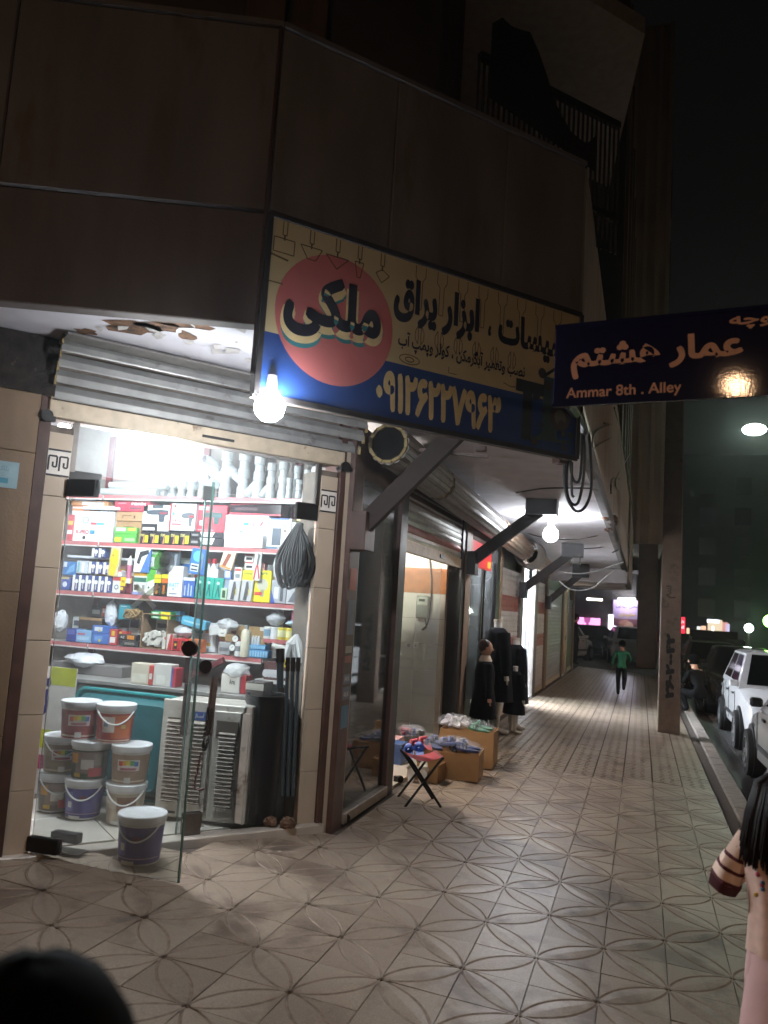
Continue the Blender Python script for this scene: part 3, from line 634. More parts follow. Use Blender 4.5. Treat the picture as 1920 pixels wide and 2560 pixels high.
q = MB(); text(q, 'ابزار یراق', .79, .585, 1.41, .875, T, 0, .05, .0004); q.build('title_lettering', BK, sg); q = MB(); text(q, 'تاسیسات', 1.56, .59, 2.24, .85, T, 0, .045, .0004); q.build('title_lettering', BK, sg); q = MB(); text(q, '،', 1.48, .66, 1.505, .73, T, 0, .022, .0004); q.build('comma', BK, sg); q = MB(); text(q, 'نصب وتعمیر آبگرمکن ، کولر وپمپ آب', .835, .425, 1.79, .545, T, 0, .03, .0004); q.build('service_lettering', BK, sg)
q = MB(); text(q, '۰۹۱۲۶۲۲۷۹۶۳', .71, .055, 1.61, .295, T, 0, .05, .0004); q.build('phone_lettering', mat('sign cream'), sg)
# line drawings of tools along the top and between the lines
m_ln = mat('sign line brown', '#6a5a38', .6)
def sketch(*lines):
    q = MB()
    for k, (P_, w_) in enumerate(lines): line(q, T, P_, w_, 0, .0003+.00003*k)
    q.build('tool_drawing', m_ln, sg)
for x, P_ in ((.09, [(-.06, .87), (.06, .87), (.06, .79), (-.06, .79), (-.06, .87)]), (.25, [(-.065, .87), (.065, .87), (.03, .80), (-.02, .80), (-.065, .87)]), (.41, [(-.07, .86), (.07, .86), (.0, .79), (-.07, .86)]), (.55, [(-.028, .87), (.028, .87), (.01, .78), (-.01, .78), (-.028, .87)]), (.70, [(-.04, .84), (0, .79), (.05, .84), (0, .87), (-.04, .84)])):
    sketch(([(x-.012, .965), (x-.012, .89), (x+.012, .89), (x+.012, .965)], .006), ([(x+a, b) for a, b in P_], .006), ([(x, .89), (x, .86)], .01))
sketch(([(.02, .77), (.12, .755)], .01)); sketch(([(.02, .62), (.10, .62)], .006))
for k in range(8):
    x = .93+k*.155; sketch(([(x, .96), (x, .89), (x+.02, .87), (x+.02, .7), (x+.05, .7), (x+.05, .87), (x+.07, .9), (x+.07, .96)], .005))
    if k < 6:
        x = .98+k*.14; sketch(*[([(x+s*.012, .6), (x+s*.03, .565), (x+s*.03, .52), (x+s*.012, .49), (x+s*.008, .53), (x+s*.012, .6)], .005) for s in (-1, 1)])
sketch(([(.92+.07*math.cos(t*.5), .385+.028*math.sin(t*.5)) for t in range(14)], .006), ([(.92+.03*math.cos(t*.5), .385+.014*math.sin(t*.5)) for t in range(14)], .007))
sketch(([(1.62, .39), (1.68, .375), (1.75, .385), (1.83, .36)], .006)); sketch(([(1.2, .40), (1.2, .365), (1.26, .365)], .005))
# printed photo of pumps and tools at the far end
q = MB(); rr = random.Random(4)
rect(q, T, 1.78, .06, 1.86, .40, 0, .003); rect(q, T, 1.72, .36, 1.95, .44, 0, .004); rect(q, T, 1.95, .1, 2.08, .5, 1, .003); disc(q, T, 2.1, .25, .09, 2, .004); disc(q, T, 2.1, .25, .05, 3, .005)
for k in range(16): a, b = rr.uniform(1.86, 2.2), rr.uniform(.05, .55); disc(q, T, a, b, rr.uniform(.012, .04), rr.randrange(5), .0055, 9)
line(q, T, [(1.95, .5), (2.05, .57), (2.2, .56)], .02, 0, .0062); line(q, T, [(1.85, .08), (2.2, .1)], .02, 1, .0063)
q.build('printed_pump_photo', [C('#1d2b2a'), C('#2f4a4c'), C('#3d3a36'), C('#6a6a60'), C('#22303c')], sg)
q = MB()
for a, b in (((0, 0), (2.26, 0)), ((0, .985), (2.26, .985)), ((0, 0), (0, .985)), ((2.26, 0), (2.26, .985))): q.bar((a[0], -.004, a[1]), (b[0], -.004, b[1]), .022, .03)
q.build('edge_frame', mat('sign edge', '#33302f', .5, .3), sg)
# frame leg between the sign and the slab edge
MB().box(2.2, 2.27, .09, .16, -.02, .4).build('hanger', m_brown, sg)

# ------------------------------------------------------------------ street name plate
pA = PD(1386, 915, 3.6); pB = PD(1920, 877, 3.22); ex = Vector((pB.x-pA.x, pB.y-pA.y, 0)).normalized(); PW = 1.2
np_ = thing('street_sign', 'dark blue street name plate glowing orange at its corner', 'sign', (pA.x, pA.y, 2.545), math.atan2(ex.y, ex.x))
m_pl = mat('plate enamel', '#1b183a', .045, var=.1, scale=30, bump=.012, bscale=110, spec=.12); 
MB().box(0, PW, 0, .012, 0, .375).build('plate', m_pl, np_, bevel=.003)
q = MB()
for z in (.006, .369): q.bar((0, -.006, z), (PW, -.006, z), .014, .014)
q.build('rolled_edge', m_pl, np_)
T = plane_T((0, -.001, 0), (1, 0, 0), (0, 0, 1)); q = MB()
m_pt = mat('plate lettering', '#e0a88c', .5)
for s_, b_, bo, nm in (('عمار هشتم', (.075, .12, .775, .285), .04, 'name_lettering'), ('کوچه', (.72, .285, .93, .355), .03, 'alley_lettering'), ('Ammar 8th . Alley', (.058, .022, .54, .085), .022, 'latin_lettering')):
    q = MB(); text(q, s_, *b_, T, 0, bo, .001); q.build(nm, m_pt, np_)
pp = ex*(PW+.02); q = thing('sign_post', 'grey steel post holding the street name plate', 'post', (pA.x+pp.x, pA.y+pp.y+.03, gz(pA.x+pp.x)))
MB().cyl((0, 0, 0), (0, 0, 3.1), .03, n=12).build('tube', m_ste, q, smooth=True); MB().box(-.09, .03, -.04, -.028, 2.62, 2.9).build('clamp', m_ste, q)

# ------------------------------------------------------------------ lamps
m_cap = C('#d8d8d4', .5)
def bulb(name, label, p, r, s, drop=.0, hexc='#f4f8ff', cord=0.):
    t = thing(name, label, 'lamp', p)
    q = MB(); q.lathe([(.001, -r), (r*.5, -r*.87), (r*.87, -r*.5), (r, 0), (r*.87, r*.5), (r*.55, r*.85), (r*.36, r*1.15)], 18); q.build('globe', emit('glow %s %.1f' % (name+label[:9], s), hexc, s), t, smooth=True)
    q = MB(); q.cyl((0, 0, r*1.15), (0, 0, r*2.1), r*.42, r*.34, n=12); q.build('socket', m_cap, t, smooth=True)
    if cord: q = MB(); q.tube([(0, 0, r*2.1), (0, 0, r*2.1+cord)], .004, 5); q.build('cord', m_dark, t)
    return t
bulb('light_bulb', 'glaring white bulb under the lower left corner of the shop sign', (-1.125, -.155, 2.61), .08, 135, cord=.0)  # globe enlarged to stand for the bulb's glare
q = MB()
bulb('light_bulb', 'white bulb hanging from the arcade ceiling by a short cord', (-.42, 6.9, 2.70), .10, 85, cord=.07)  # oversized globe, its width stands for the glare
bulb('ceiling_lamp', 'large glaring lamp inside the hardware shop behind the transom', (-2.31, .57, 2.50), .13, 92, cord=.2)  # globe widened towards the size of its flare
bulb('ceiling_lamp', 'smaller lamp deep in the hardware shop above the shelves', (-3.3, .9, 2.7), .08, 115, cord=.2)
bulb('ceiling_lamp', 'bulb inside the doorway with the shoe boxes', (-2.2, 3.7, 2.62), .09, 280, cord=.2, hexc='#fff3e6')
bulb('ceiling_lamp', 'bulb inside the clothes shop with the mannequins', (-2.2, 6.9, 2.55), .08, 220, cord=.2)
# arcade electric fittings
pd = PY(1385, 1298, 6.9)
# bright shop: white room with a strip light
br = thing('bright_shop', 'white room glaring out through its open doorway', 'shop', (-1.3, 10.78, 0))
MB().box(-3.2, -.02, 0, 1.67, .02, .05).build('floor', C('#d8d8d8', .4), br)
q = MB(); q.box(-3.2, -3.1, -.1, 1.77, 0, 2.75); q.box(-3.2, -.05, -.1, -.0, 0, 2.75); q.box(-3.2, -.05, 1.67, 1.77, 0, 2.75); q.box(-3.2, -.05, -.1, 1.77, 2.6, 2.75); q.build('white_wall', C('#e6e6e6', .6), br)
q = MB(); q.box(-2.7, -2.6, .15, 1.5, 2.1, 2.18); q.build('strip_light', emit('strip glow', '#eef4ff', 420), br)
MB().box(-1.1, -.5, .25, 1.45, 2.55, 2.59).build('added_panel_light', emit('panel glow', '#eef4ff', 110), br)  # added panel that brightens the room seen through the doorway
q = MB(); q.box(-.06, -.05, .82, 1.6, .06, 2.3); q.build('door_pane', glass('shop glass'), br)
q = MB(); q.box(-.06, -.045, .805, .82, .05, 2.35); q.build('door_frame', C('#d8d8d8', .4), br)
# narrow lit gap by the tan door
gp2 = thing('lit_gap', 'lit doorway slit beside the tan door', 'doorway', (XF-.6, 20.0, 0)); MB().box(-.02, .0, -.9, .3, .05, 2.4).build('lit_panel', emit('gap glow', '#ffe9c4', 6), gp2)

# lamps that stand behind the viewer: a sodium street lamp and the lit shop across the way
sl = thing('street_lamp', 'tall sodium street lamp behind the viewer', 'lamp', (-1.05, -12.6, -.31))
q = MB(); q.cyl((0, 0, 0), (0, 0, 5.9), .07, .05, n=10); q.tube([(0, 0, 5.9), (0, .3, 6.15), (0, .8, 6.22)], .035, 8); q.build('pole', m_ste, sl, smooth=True)
MB().box(-.12, .12, .5, 1.05, 6.2, 6.32).build('head', m_ste, sl, bevel=.02)
MB().box(-.09, .09, .55, 1.0, 6.16, 6.2).build('lens', emit('sodium glow', '#ffcb9c', 400), sl)
s2 = copy_tree(sl); s2.location = (9.5, 15.5, -.25); s2.rotation_euler = (0, 0, R(90)); s2['label'] = 'sodium street lamp over the road outside the picture'
os_ = thing('opposite_shop', 'lit shop front with a flat canopy across the road', 'shop', (13.45, 11.5, -.3))
MB().box(-.12, .0, -6, 6, 0, 3.5).build('wall', m_stone, os_)
MB().box(-1.6, -.12, -6, 6, 3.204, 3.4).build('canopy', m_band, os_)
MB().box(-.75, -.69, -3, 3, 3.16, 3.2).build('tube_lamp', emit('tube glow', '#fff0e0', 110), os_)

# ------------------------------------------------------------------ cables
m_cab = mat('black cable', '#131313', .5, var=.2); m_wc = C('#c9c9c6', .6)
def smooth_pts(P, k=5):
    out = []; n = len(P)
    for i in range(n-1):
        p0, p1, p2, p3 = P[max(i-1, 0)], P[i], P[i+1], P[min(i+2, n-1)]
        for j in range(k):
            t = j/k; out.append(.5*((2*p1)+(p2-p0)*t+(2*p0-5*p1+4*p2-p3)*t*t+(3*p1-p0-3*p2+p3)*t**3))
    return out+[P[-1]]
def cable(label, px, plane, r=.008, m=None, name='cable', cat='cable', group=None):
    P_ = smooth_pts([plane(u, v) for u, v in px]); c = P_[0]; q = MB(); q.tube([p-c for p in P_], r, 6)
    o = q.build(name, m or m_cab, None, smooth=True, loc=c); return tag(o, label, cat, group)
pl_y = lambda y: (lambda u, v: PY(u, v, y))
c_ = [((1436, 1090), (1413, 1150), (1412, 1210), (1420, 1250), (1440, 1278), (1462, 1268), (1478, 1225), (1478, 1150), (1470, 1060)),
      ((1442, 1085), (1421, 1150), (1416, 1215), (1426, 1255), (1445, 1257), (1458, 1200), (1462, 1130), (1455, 1050)),
      ((1448, 1080), (1428, 1140), (1430, 1190), (1440, 1205), (1450, 1195), (1455, 1140), (1458, 1060))]
for k, (P_, lab) in enumerate(zip(c_, ('longest black cable loop hanging beside the shop sign', 'middle black cable loop hanging beside the shop sign', 'shortest black cable loop hanging beside the shop sign'))):
    cable(lab, P_, pl_y(2.25+.05*k), .011)
cable('short black cable drop tied inside the hanging loops', ((1430, 1155), (1429, 1200), (1430, 1235), (1435, 1243)), pl_y(2.2), .010)
cable('thick black cable bundle running down the balcony edge', ((1420, 1010), (1455, 1060), (1480, 1130), (1500, 1190), (1530, 1260), (1560, 1340), (1582, 1400)), lambda u, v: PX(u, v, .30), .03)
cable('thin wire looping over the pale balcony side', ((1530, 1060), (1490, 1080), (1482, 1120), (1500, 1110), (1540, 1085), (1543, 1065), (1510, 1058)), lambda u, v: PX(u, v, .345), .007)
cable('wire with a small round loop on the pale balcony side', ((1527, 1235), (1530, 1200), (1545, 1195), (1560, 1210), (1552, 1228), (1538, 1205), (1560, 1160), (1575, 1135)), lambda u, v: PX(u, v, .37), .010)
cable('dark conduit slanting down the pale balcony side', ((1535, 1020), (1555, 1100), (1570, 1180), (1585, 1300)), lambda u, v: PX(u, v, .355), .016)
ceil = lambda u, v: PG(u, v, hs(6)-.02)
cable('dark cable stapled straight across the arcade ceiling', ((1290, 1232), (1350, 1222), (1400, 1220), (1480, 1221), (1495, 1228), (1505, 1236)), lambda u, v: PG(u, v, hs(5)-.012), .008)
cable('sagging dark wire beyond the arcade bulb', ((1310, 1330), (1360, 1344), (1430, 1349), (1490, 1340), (1520, 1330), (1545, 1325)), pl_y(9.0), .008)
cable('wavy dark wire near the second ceiling plate', ((1450, 1372), (1490, 1370), (1530, 1364), (1545, 1372), (1530, 1382), (1555, 1370)), pl_y(10.6), .009)
cable('white cable sagging low across the arcade', ((1398, 1452), (1420, 1470), (1450, 1476), (1480, 1470), (1500, 1455), (1535, 1425)), pl_y(11.0), .009, m_wc)
cable('white cable sagging high across the arcade', ((1398, 1428), (1440, 1434), (1480, 1430), (1520, 1418), (1560, 1405)), pl_y(11.3), .008, m_wc)
cable('thin aerial wire crossing the black sky', ((1790, 770), (1830, 660), (1880, 560), (1935, 480)), pl_y(14), .008, mat('aerial wire', '#5a4d45', .6))
for k, (u, v0, v1) in enumerate(((1247, 1180, 1245), (1260, 1222, 1240), (1430, 1380, 1405), (1450, 1385, 1412))):
    a = PY(u, v0, 6.0+k); b = PY(u, v1, 6.0+k); q = MB(); q.tube([(0, 0, 0), b-a], .005, 5); q.blob(tuple(b-a), (.018, .018, .03), 8); tag(q.build('ceiling_wire', m_cab, None, loc=a), ('stub wire hanging from the ceiling near the first drum', 'short stub wire beside the first stub', 'wire stub under the second ceiling plate', 'wire stub right of the second ceiling plate')[k], 'wire')
# cracked plaster at the slab edge
q = MB(); rr = random.Random(1)
for k in range(9): p = PG(1522+rr.uniform(-8, 18), 1302+rr.uniform(-12, 22), hs(7)); q.blob((p.x, p.y, hs(7)-.02), (.05, .07, .03), 6, 0, .5, k)
q.build('broken_plaster', m_rust, bd)
# ------------------------------------------------------------------ shelf rack on the back wall of the hardware shop
YS = 1.80; ZS = (2.405, 2.008, 1.590, 1.168)
rk = thing('shelf_rack', 'white shelf rack with red price strips along the back wall', 'shelf rack', (-2.8, YS, 0))
m_sh = C('#d2d0cc', .45); m_rs = mat('red price strip', '#b86a6c', .4, var=.1); m_up = mat('red upright', '#5f1c22', .45, var=.15)
for k, z in enumerate(ZS):
    x1 = 1.2 if k < 3 else .80
    MB().box(-1.75, x1, .0, .25, z-.03, z-.006).build('shelf_board', m_sh, rk)
    for j, xx in enumerate((-1.75, -.78, .19)):
        MB().box(xx+.005, min(xx+.96, x1)-.005, -.012, .0, z-.034, z-.004).build('price_strip', m_rs, rk)
        MB().box(xx+.005, min(xx+.96, x1)-.005, -.013, .0, z-.044, z-.0345).build('strip_lip', m_sh, rk)
MB().box(.80, 1.2, .0, .25, 1.295, 1.318).build('small_shelf', m_sh, rk); MB().box(.80, 1.2, -.012, .0, 1.29, 1.318).build('price_strip', m_rs, rk)
MB().box(.75, 1.15, .0, .2, .985, 1.01).build('small_shelf', m_sh, rk)
for x in (-.95, .0, .85): MB().box(x, x+.05, .22, .25, .1, 2.95).build('upright', m_up, rk)
# goods: each one set on its shelf
def sx(u, v, y): p = PY(u, v, y); return p.x, p.z
def drill(q, T, x0, z0, w_, h_, mi=3, mj=4):
    P_ = lambda a, b: (x0+w_*a, z0+h_*b)
    poly(q, T, [P_(.05, .62), P_(.2, .55), P_(.55, .55), P_(.6, .1), P_(.8, .08), P_(.82, .5), P_(.95, .55), P_(.95, .85), P_(.6, .9), P_(.2, .85), P_(.05, .78)], mi, .003); rect(q, T, x0+w_*.6, z0+h_*.6, x0+w_*.9, z0+h_*.72, mj, .004)
def goods(label, u0, v0, u1, v1, hexc, deco=(), shelf=None, dy=.02, dep=.16, name='product_box', cat='box', tilt=0., rough=.45, lean=0., group=None, z0=None):
    """a carton or card; its front face spans the given sight lines at the shelf depth"""
    y = YS+dy; xa, zt = sx(u0, v0, y); xb, zb = sx(u1, v1, y); zc = sx((u0+u1)/2, v0, y)[1]; zd = sx((u0+u1)/2, v1, y)[1]
    xa = (xa+sx(u0, v1, y)[0])/2; xb = (xb+sx(u1, v0, y)[0])/2
    base = z0 if z0 is not None else (ZS[shelf] if shelf is not None else zd); h = zc-base; w_ = xb-xa
    q = MB().box(-w_/2, w_/2, 0, dep, 0, h); o = q.build(name, C(hexc, rough, var=.05), None, bevel=min(.004, w_*.1), loc=((xa+xb)/2, y, base), rot=(R(-lean), R(tilt), 0))
    tag(o, label, cat, group)
    if deco:
        q = MB(); T = plane_T((-w_/2, -.0006, 0), (1, 0, 0), (0, 0, 1)); mats = []
        def mi(hx):
            m = C(hx, .45)
            if m not in mats: mats.append(m)
            return mats.index(m)
        for k, d in enumerate(deco):
            lf_ = .0008+k*.0004
            if d[0] == 'r': rect(q, T, w_*d[1], h*d[2], w_*d[3], h*d[4], mi(d[5]), lf_)
            elif d[0] == 't': text(q, d[1], w_*d[2], h*d[3], w_*d[4], h*d[5], T, mi(d[6]), .03, lf_)
            elif d[0] == 'c': disc(q, T, w_*d[1], h*d[2], min(w_, h)*d[3], mi(d[4]), lf_)
            elif d[0] == 'p': poly(q, T, [(w_*a, h*b) for a, b in d[1]], mi(d[2]), lf_)
            elif d[0] == 'drill': drill(q, T, w_*d[1], h*d[2], w_*d[3], h*d[4], mi(d[5]), mi(d[6]))
        q.build('print', mats, o)
    return o
WH = '#e2e3e6'
# second shelf
goods('small red and yellow box at the left end of the second shelf', 168, 1286, 183, 1350, '#b5303a', (('r', .1, .6, .9, .75, '#d8b23a'), ('r', .1, .25, .9, .4, '#d8d8d8')), 1)
goods('big white carton with blue ring and red script on the second shelf', 176, 1278, 282, 1349, WH, (('c', .36, .7, .12, '#3f8fc0'), ('c', .36, .7, .09, WH), ('t', 'LED', .32, .67, .42, .74, '#c04050'), ('r', .48, .55, .62, .63, '#c24a52'), ('r', .62, .55, .8, .63, '#5aa0c8'), ('t', 'K-PRO', .16, .24, .46, .38, '#b82f3a'), ('r', .48, .25, .6, .37, '#3f8ab8'), ('c', .36, .12, .06, '#333333')), 1, .03, .2)
goods('thin orange carton on top of the white carton', 178, 1252, 270, 1264, '#c98a55', (('r', .3, .1, .9, .8, '#ddd6cc'),), None, .05, .15)
goods('thin blue carton lying over the orange one', 182, 1242, 240, 1252, '#41597d', (('r', .1, .3, .8, .6, '#c9ccd2'),), None, .06, .15)
goods('orange striped flat carton resting on the big white carton', 180, 1264, 225, 1278, '#d07a4a', (('r', .05, .5, .95, .75, '#e3ded8'),), None, .045, .15)
goods('flat red carton with white lettering across two brown cartons', 286, 1250, 372, 1279, '#c0384f', (('t', 'ronix', .5, .55, .92, .85, '#efe8ea'), ('r', .45, .2, .8, .38, '#6a4550'), ('r', .1, .65, .35, .75, '#d98a98')), None, .03, .18)
goods('upper brown carton with pipe marks on the second shelf', 290, 1279, 356, 1303, '#a98663', (('r', .25, .55, .6, .62, '#4a3826'), ('r', .25, .3, .28, .6, '#4a3826'), ('r', .68, .3, .74, .6, '#4a3826')), None, .04, .16)
goods('lower brown carton half hidden by the green boxes', 288, 1303, 354, 1350, '#a07d5b', (('r', .3, .7, .7, .75, '#4a3826'),), 1, .05, .16)
goods('upper green and white box on the second shelf', 286, 1318, 342, 1335, '#5fae4e', (('r', .08, .4, .5, .9, '#dfe6dd'), ('r', .6, .5, .95, .9, '#c9c24a')), None, .01, .1)
goods('lower green and yellow box on the second shelf', 284, 1335, 340, 1353, '#57a848', (('r', .05, .1, .35, .6, '#d9cf3a'), ('r', .5, .2, .95, .55, '#9fd08e')), 1, .008, .1)
goods('white drill carton with a dark drill and black base', 356, 1263, 423, 1328, WH, (('drill', .1, .3, .9, .6, '#3a4450', '#8a3040'), ('r', 0, 0, .6, .28, '#2a2a30'), ('r', .05, .03, .5, .14, '#dadada'), ('r', .35, .88, .75, 1., '#39424e')), None, .03, .14)
goods('white carton lettered ARVA with a grey drill', 424, 1259, 488, 1327, WH, (('r', 0, 0, .07, 1, '#b53a45'), ('drill', .45, .12, .55, .62, '#5a6068', '#b03038'), ('t', 'ARVA', .12, .3, .48, .42, '#b52a36'), ('r', .1, .2, .48, .27, '#c06068'), ('r', .1, .55, .2, .68, '#5a8fa8'), ('c', .2, .9, .05, '#c05058'), ('c', .36, .9, .05, '#8a8a90')), None, .03, .14)
goods('red carton with a dark green drill on the second shelf', 493, 1263, 566, 1331, '#c23a4a', (('r', .04, .82, .38, .94, '#ece6e6'), ('t', 'Ronix', .08, .85, .34, .92, '#b52f3c'), ('drill', .15, .25, .75, .55, '#2f4f50', '#3f6a66'), ('r', .1, .25, .24, .42, '#ead9da'), ('r', .05, .06, .6, .1, '#dc8a92')), None, .03, .14)
for k, (u0, u1) in enumerate(((350, 372), (374, 398), (400, 424), (426, 448), (450, 474))):
    goods(('first', 'second', 'third', 'fourth', 'fifth')[k]+' black and yellow box under the drill cartons, counted from the left', u0, 1329, u1, 1357, '#22222a', (('r', .55, .1, .95, .7, '#c9bb2a'), ('t', 'STONE', .05, .6, .5, .8, '#e0d88a'), ('p', ((.3, .05), (.5, .05), (.48, .85)), '#c98a6a')), 1, .012, .09)
for k, (u0, v0, u1, v1) in enumerate(((476, 1330, 557, 1345), (474, 1345, 558, 1359))):
    goods(('upper', 'lower')[k]+' black and white curved print box under the red carton', u0, v0, u1, v1, '#232228', (('p', ((.3, 1), (.75, 1), (.68, .2), (.36, .2)), '#e6e2e4'), ('r', .05, .3, .25, .6, '#8a8a8a')), 1 if k else None, .012, .1)
goods('long glossy black and red monitor carton below the top shelf', 575, 1249, 704, 1289, '#2a2228', (('r', 0, .78, .95, 1, '#e3e1e4'), ('t', 'LG', .05, .82, .16, .96, '#a03a46'), ('p', ((0, .62), (1, .74), (1, .8), (0, .74)), '#c23a4a'), ('p', ((0, .0), (1, .0), (1, .1), (0, .16)), '#c23a4a'), ('r', .1, .3, .55, .5, '#4a2a34')), None, .05, .18, rough=.2)
goods('large white carton with red and blue Persian brand lettering', 559, 1288, 670, 1366, '#dcdde0', (('t', 'بارون', .58, .66, .78, .8, '#c03040'), ('p', ((.8, .68), (.84, .68), (.9, .82), (.86, .82)), '#c03040'), ('r', .45, .68, .56, .78, '#4a9fc8'), ('t', 'LED', .66, .54, .76, .61, '#8ab0c8'), ('r', .38, .46, .44, .53, '#4a9fc8')), 1, .03, .18)
goods('sheet of typed paper leaning on the large white carton', 603, 1330, 657, 1370, '#e4e2e0', tuple(('r', .1, .12+.1*k, .9, .14+.1*k, '#b4b2b4') for k in range(8)), 1, -.02, .003, name='paper_sheet', cat='paper', lean=-6)
goods('white and blue boxed speaker lettered Rima', 668, 1296, 727, 1365, '#d5d6e2', (('r', .22, .12, .6, .68, '#4a5664'), ('t', 'Rima', .2, .74, .52, .86, '#7fae9a'), ('c', .75, .8, .1, '#6a70c0'), ('c', .75, .8, .06, '#d5d6e2'), ('r', 0, 0, 1, .07, '#4a7088'), ('r', .1, .95, .9, 1, '#4a6ac0'), ('r', .7, .56, .82, .63, '#6a5a4a')), 1, .02, .15)
goods('white and green tool box at the right end of the second shelf', 728, 1306, 762, 1371, '#cfdccd', (('p', ((0, 0), (1, 0), (1, .5), (.2, .25)), '#7fb487'), ('p', ((.2, .5), (.9, .9), (.95, .8), (.3, .4)), '#6a7a70')), 1, .0, .1)
goods('small cream box on top of the green tool box', 742, 1283, 764, 1303, '#d8c58e', (), None, .05, .1)
goods('white leaflet pouch hanging below the top shelf', 752, 1228, 787, 1257, '#c9cdd0', (('p', ((.1, .9), (.6, .6), (.95, .1), (.8, .1), (.5, .5), (.1, .8)), '#b04a50'), ('c', .15, .5, .09, '#8a98a4'), ('r', .4, .35, .65, .5, '#7fa4c0')), None, -.03, .01, name='pouch', cat='pouch', tilt=6)
# third shelf
cols = []
def bulbbox(u0, v0, u1, v1, lab, shelf=None): goods(lab, u0, v0, u1, v1, '#3a4a86', (('r', 0, 0, .42, 1, '#e6e4e0'), ('c', .7, .6, .3, '#e4e2dc'), ('r', .62, .12, .8, .45, '#c9c4b8')), shelf, .01, .07, group=None)
od = ('first', 'second', 'third', 'fourth', 'fifth', 'sixth', 'seventh')
for k in range(6): bulbbox(181+k*16.2, 1437+k*.9, 196+k*16.2, 1474+k, od[k]+' bulb box in the bottom row of the third shelf', 2)
for k in range(3): bulbbox(222+k*18, 1404+k, 238+k*18, 1434+k, od[k]+' bulb box in the middle row of the third shelf')
for k in range(2): bulbbox(230+k*17, 1370+k, 245+k*17, 1393+k, ('left', 'right')[k]+' bulb box at the top of the bulb stack')
goods('blue and white switch box at the left end of the third shelf', 153, 1443, 172, 1473, '#4257a0', (('c', .5, .45, .3, '#dcdce4'), ('r', 0, .85, 1, 1, '#b8a878')), 2, .0, .08)
goods('blue carton above the switch box on the third shelf', 157, 1404, 190, 1438, '#3f78b8', (('r', .05, .6, .3, .95, '#d2d8e0'), ('p', ((.3, .1), (.9, .3), (.9, .9), (.5, .6)), '#6aa4d4')), None, .03, .1)
goods('clear pack of white tubes beside the blue carton', 191, 1402, 219, 1434, '#c3c8d0', (('r', .1, .1, .3, .9, '#7fb8c0'), ('r', .5, .1, .7, .9, '#e8eaec')), None, .015, .08)
goods('yellow tool in a clear blister on the third shelf', 271, 1367, 296, 1441, '#c9bda0', (('p', ((.15, .05), (.7, .0), (.95, .5), (.8, .9), (.3, .95), (.05, .6)), '#e0c229'), ('c', .35, .7, .1, '#a07f20')), None, -.01, .03, name='blister_pack', cat='tool pack', tilt=3)
o = MB(); o.lathe([(.001, 0), (.021, 0), (.021, .19), (.012, .2), (.006, .225), (.001, .23)], 14); o.lathe([(.0214, .04), (.0214, .15)], 14, 1)
p = PY(322, 1441, YS+.01); tag(o.build('sealant_cartridge', [C('#e0dede', .35), C('#b86a86', .4)], None, smooth=True, loc=(p.x, p.y, ZS[2]+.085)), 'white sealant cartridge with pink bands on the third shelf', 'cartridge')
goods('white and maroon box under the sealant cartridge', 312, 1440, 331, 1478, '#6a2f3a', (('r', .1, .6, .9, .9, '#d8a830'),), 2, .012, .06)
for k, (v0, v1) in enumerate(((1425, 1442), (1443, 1477))): goods(('upper', 'lower')[k]+' red and white lamp box right of the bulb boxes', 281, v0, 303, v1, '#dcdcdc', (('r', 0, .78, 1, 1, '#c0454a'), ('c', .5, .38, .24, '#3f6a7c'), ('c', .5, .38, .15, '#dcdcdc')), 2 if k else None, .004, .07)
goods('yellow and maroon tape box on the third shelf', 301, 1442, 314, 1478, '#5a2a34', (('r', 0, .45, 1, .98, '#e2c41e'), ('r', .1, .2, .6, .38, '#e2c41e'), ('r', .2, .65, .8, .8, '#a88a10')), 2, -.004, .05)
goods('blue and white glue gun card on the third shelf', 336, 1367, 374, 1431, '#4f79bd', (('p', ((0, 0), (.45, .0), (.75, .6), (1, .95), (0, 1)), '#dfe2e6'), ('p', ((.15, .35), (.35, .3), (.45, .6), (.9, .75), (.85, .9), (.3, .8)), '#2f3036'), ('r', .45, .1, .52, .5, '#e8ecf0')), None, -.01, .02, name='blister_pack', cat='tool pack', tilt=2)
goods('white and dark green box below the glue gun card', 333, 1432, 366, 1481, '#d5d6d2', (('r', 0, .86, 1, 1, '#c9992a'), ('r', 0, .58, 1, .78, '#2c6a5a'), ('r', .1, .2, .5, .45, '#5a5450'), ('r', .7, .2, .9, .45, '#8a8a88'), ('r', 0, 0, 1, .12, '#8f9ac8')), 2, .01, .08)
goods('upper green and white lamp box on the third shelf', 371, 1373, 402, 1422, '#5cae49', (('r', .0, .1, .5, .6, '#dfe4dc'), ('c', .2, .35, .08, '#3a4a3a'), ('t', 'LED', .1, .75, .7, .9, '#e6ecdf')), None, .03, .07)
goods('lower green and white lamp box on the third shelf', 367, 1424, 388, 1479, '#dfe4dc', (('p', ((0, .5), (1, .65), (1, 1), (0, 1)), '#58ac45'), ('c', .3, .3, .12, '#4a5a4a')), 2, .005, .06)
goods('dark card with red header behind the round sticker', 418, 1374, 450, 1428, '#46505a', (('r', 0, .9, 1, 1, '#b5504a'), ('p', ((.5, .1), (.7, .1), (.8, .8), (.6, .8)), '#8a929a')), None, .03, .02, name='blister_pack', cat='tool pack')
for k in range(2): goods(('left', 'right')[k]+' black and yellow battery box on the third shelf', 385+k*18, 1436, 402+k*18, 1484, '#2a2b22', (('r', 0, .82, 1, 1, '#d6c72a'), ('r', 0, .6, 1, .8, '#c9682a' if k else '#d6c72a'), ('r', .3, .1, .6, .5, '#c96a2a'), ('r', .1, .15, .9, .2, '#5a6a30')), 2, .0, .07)
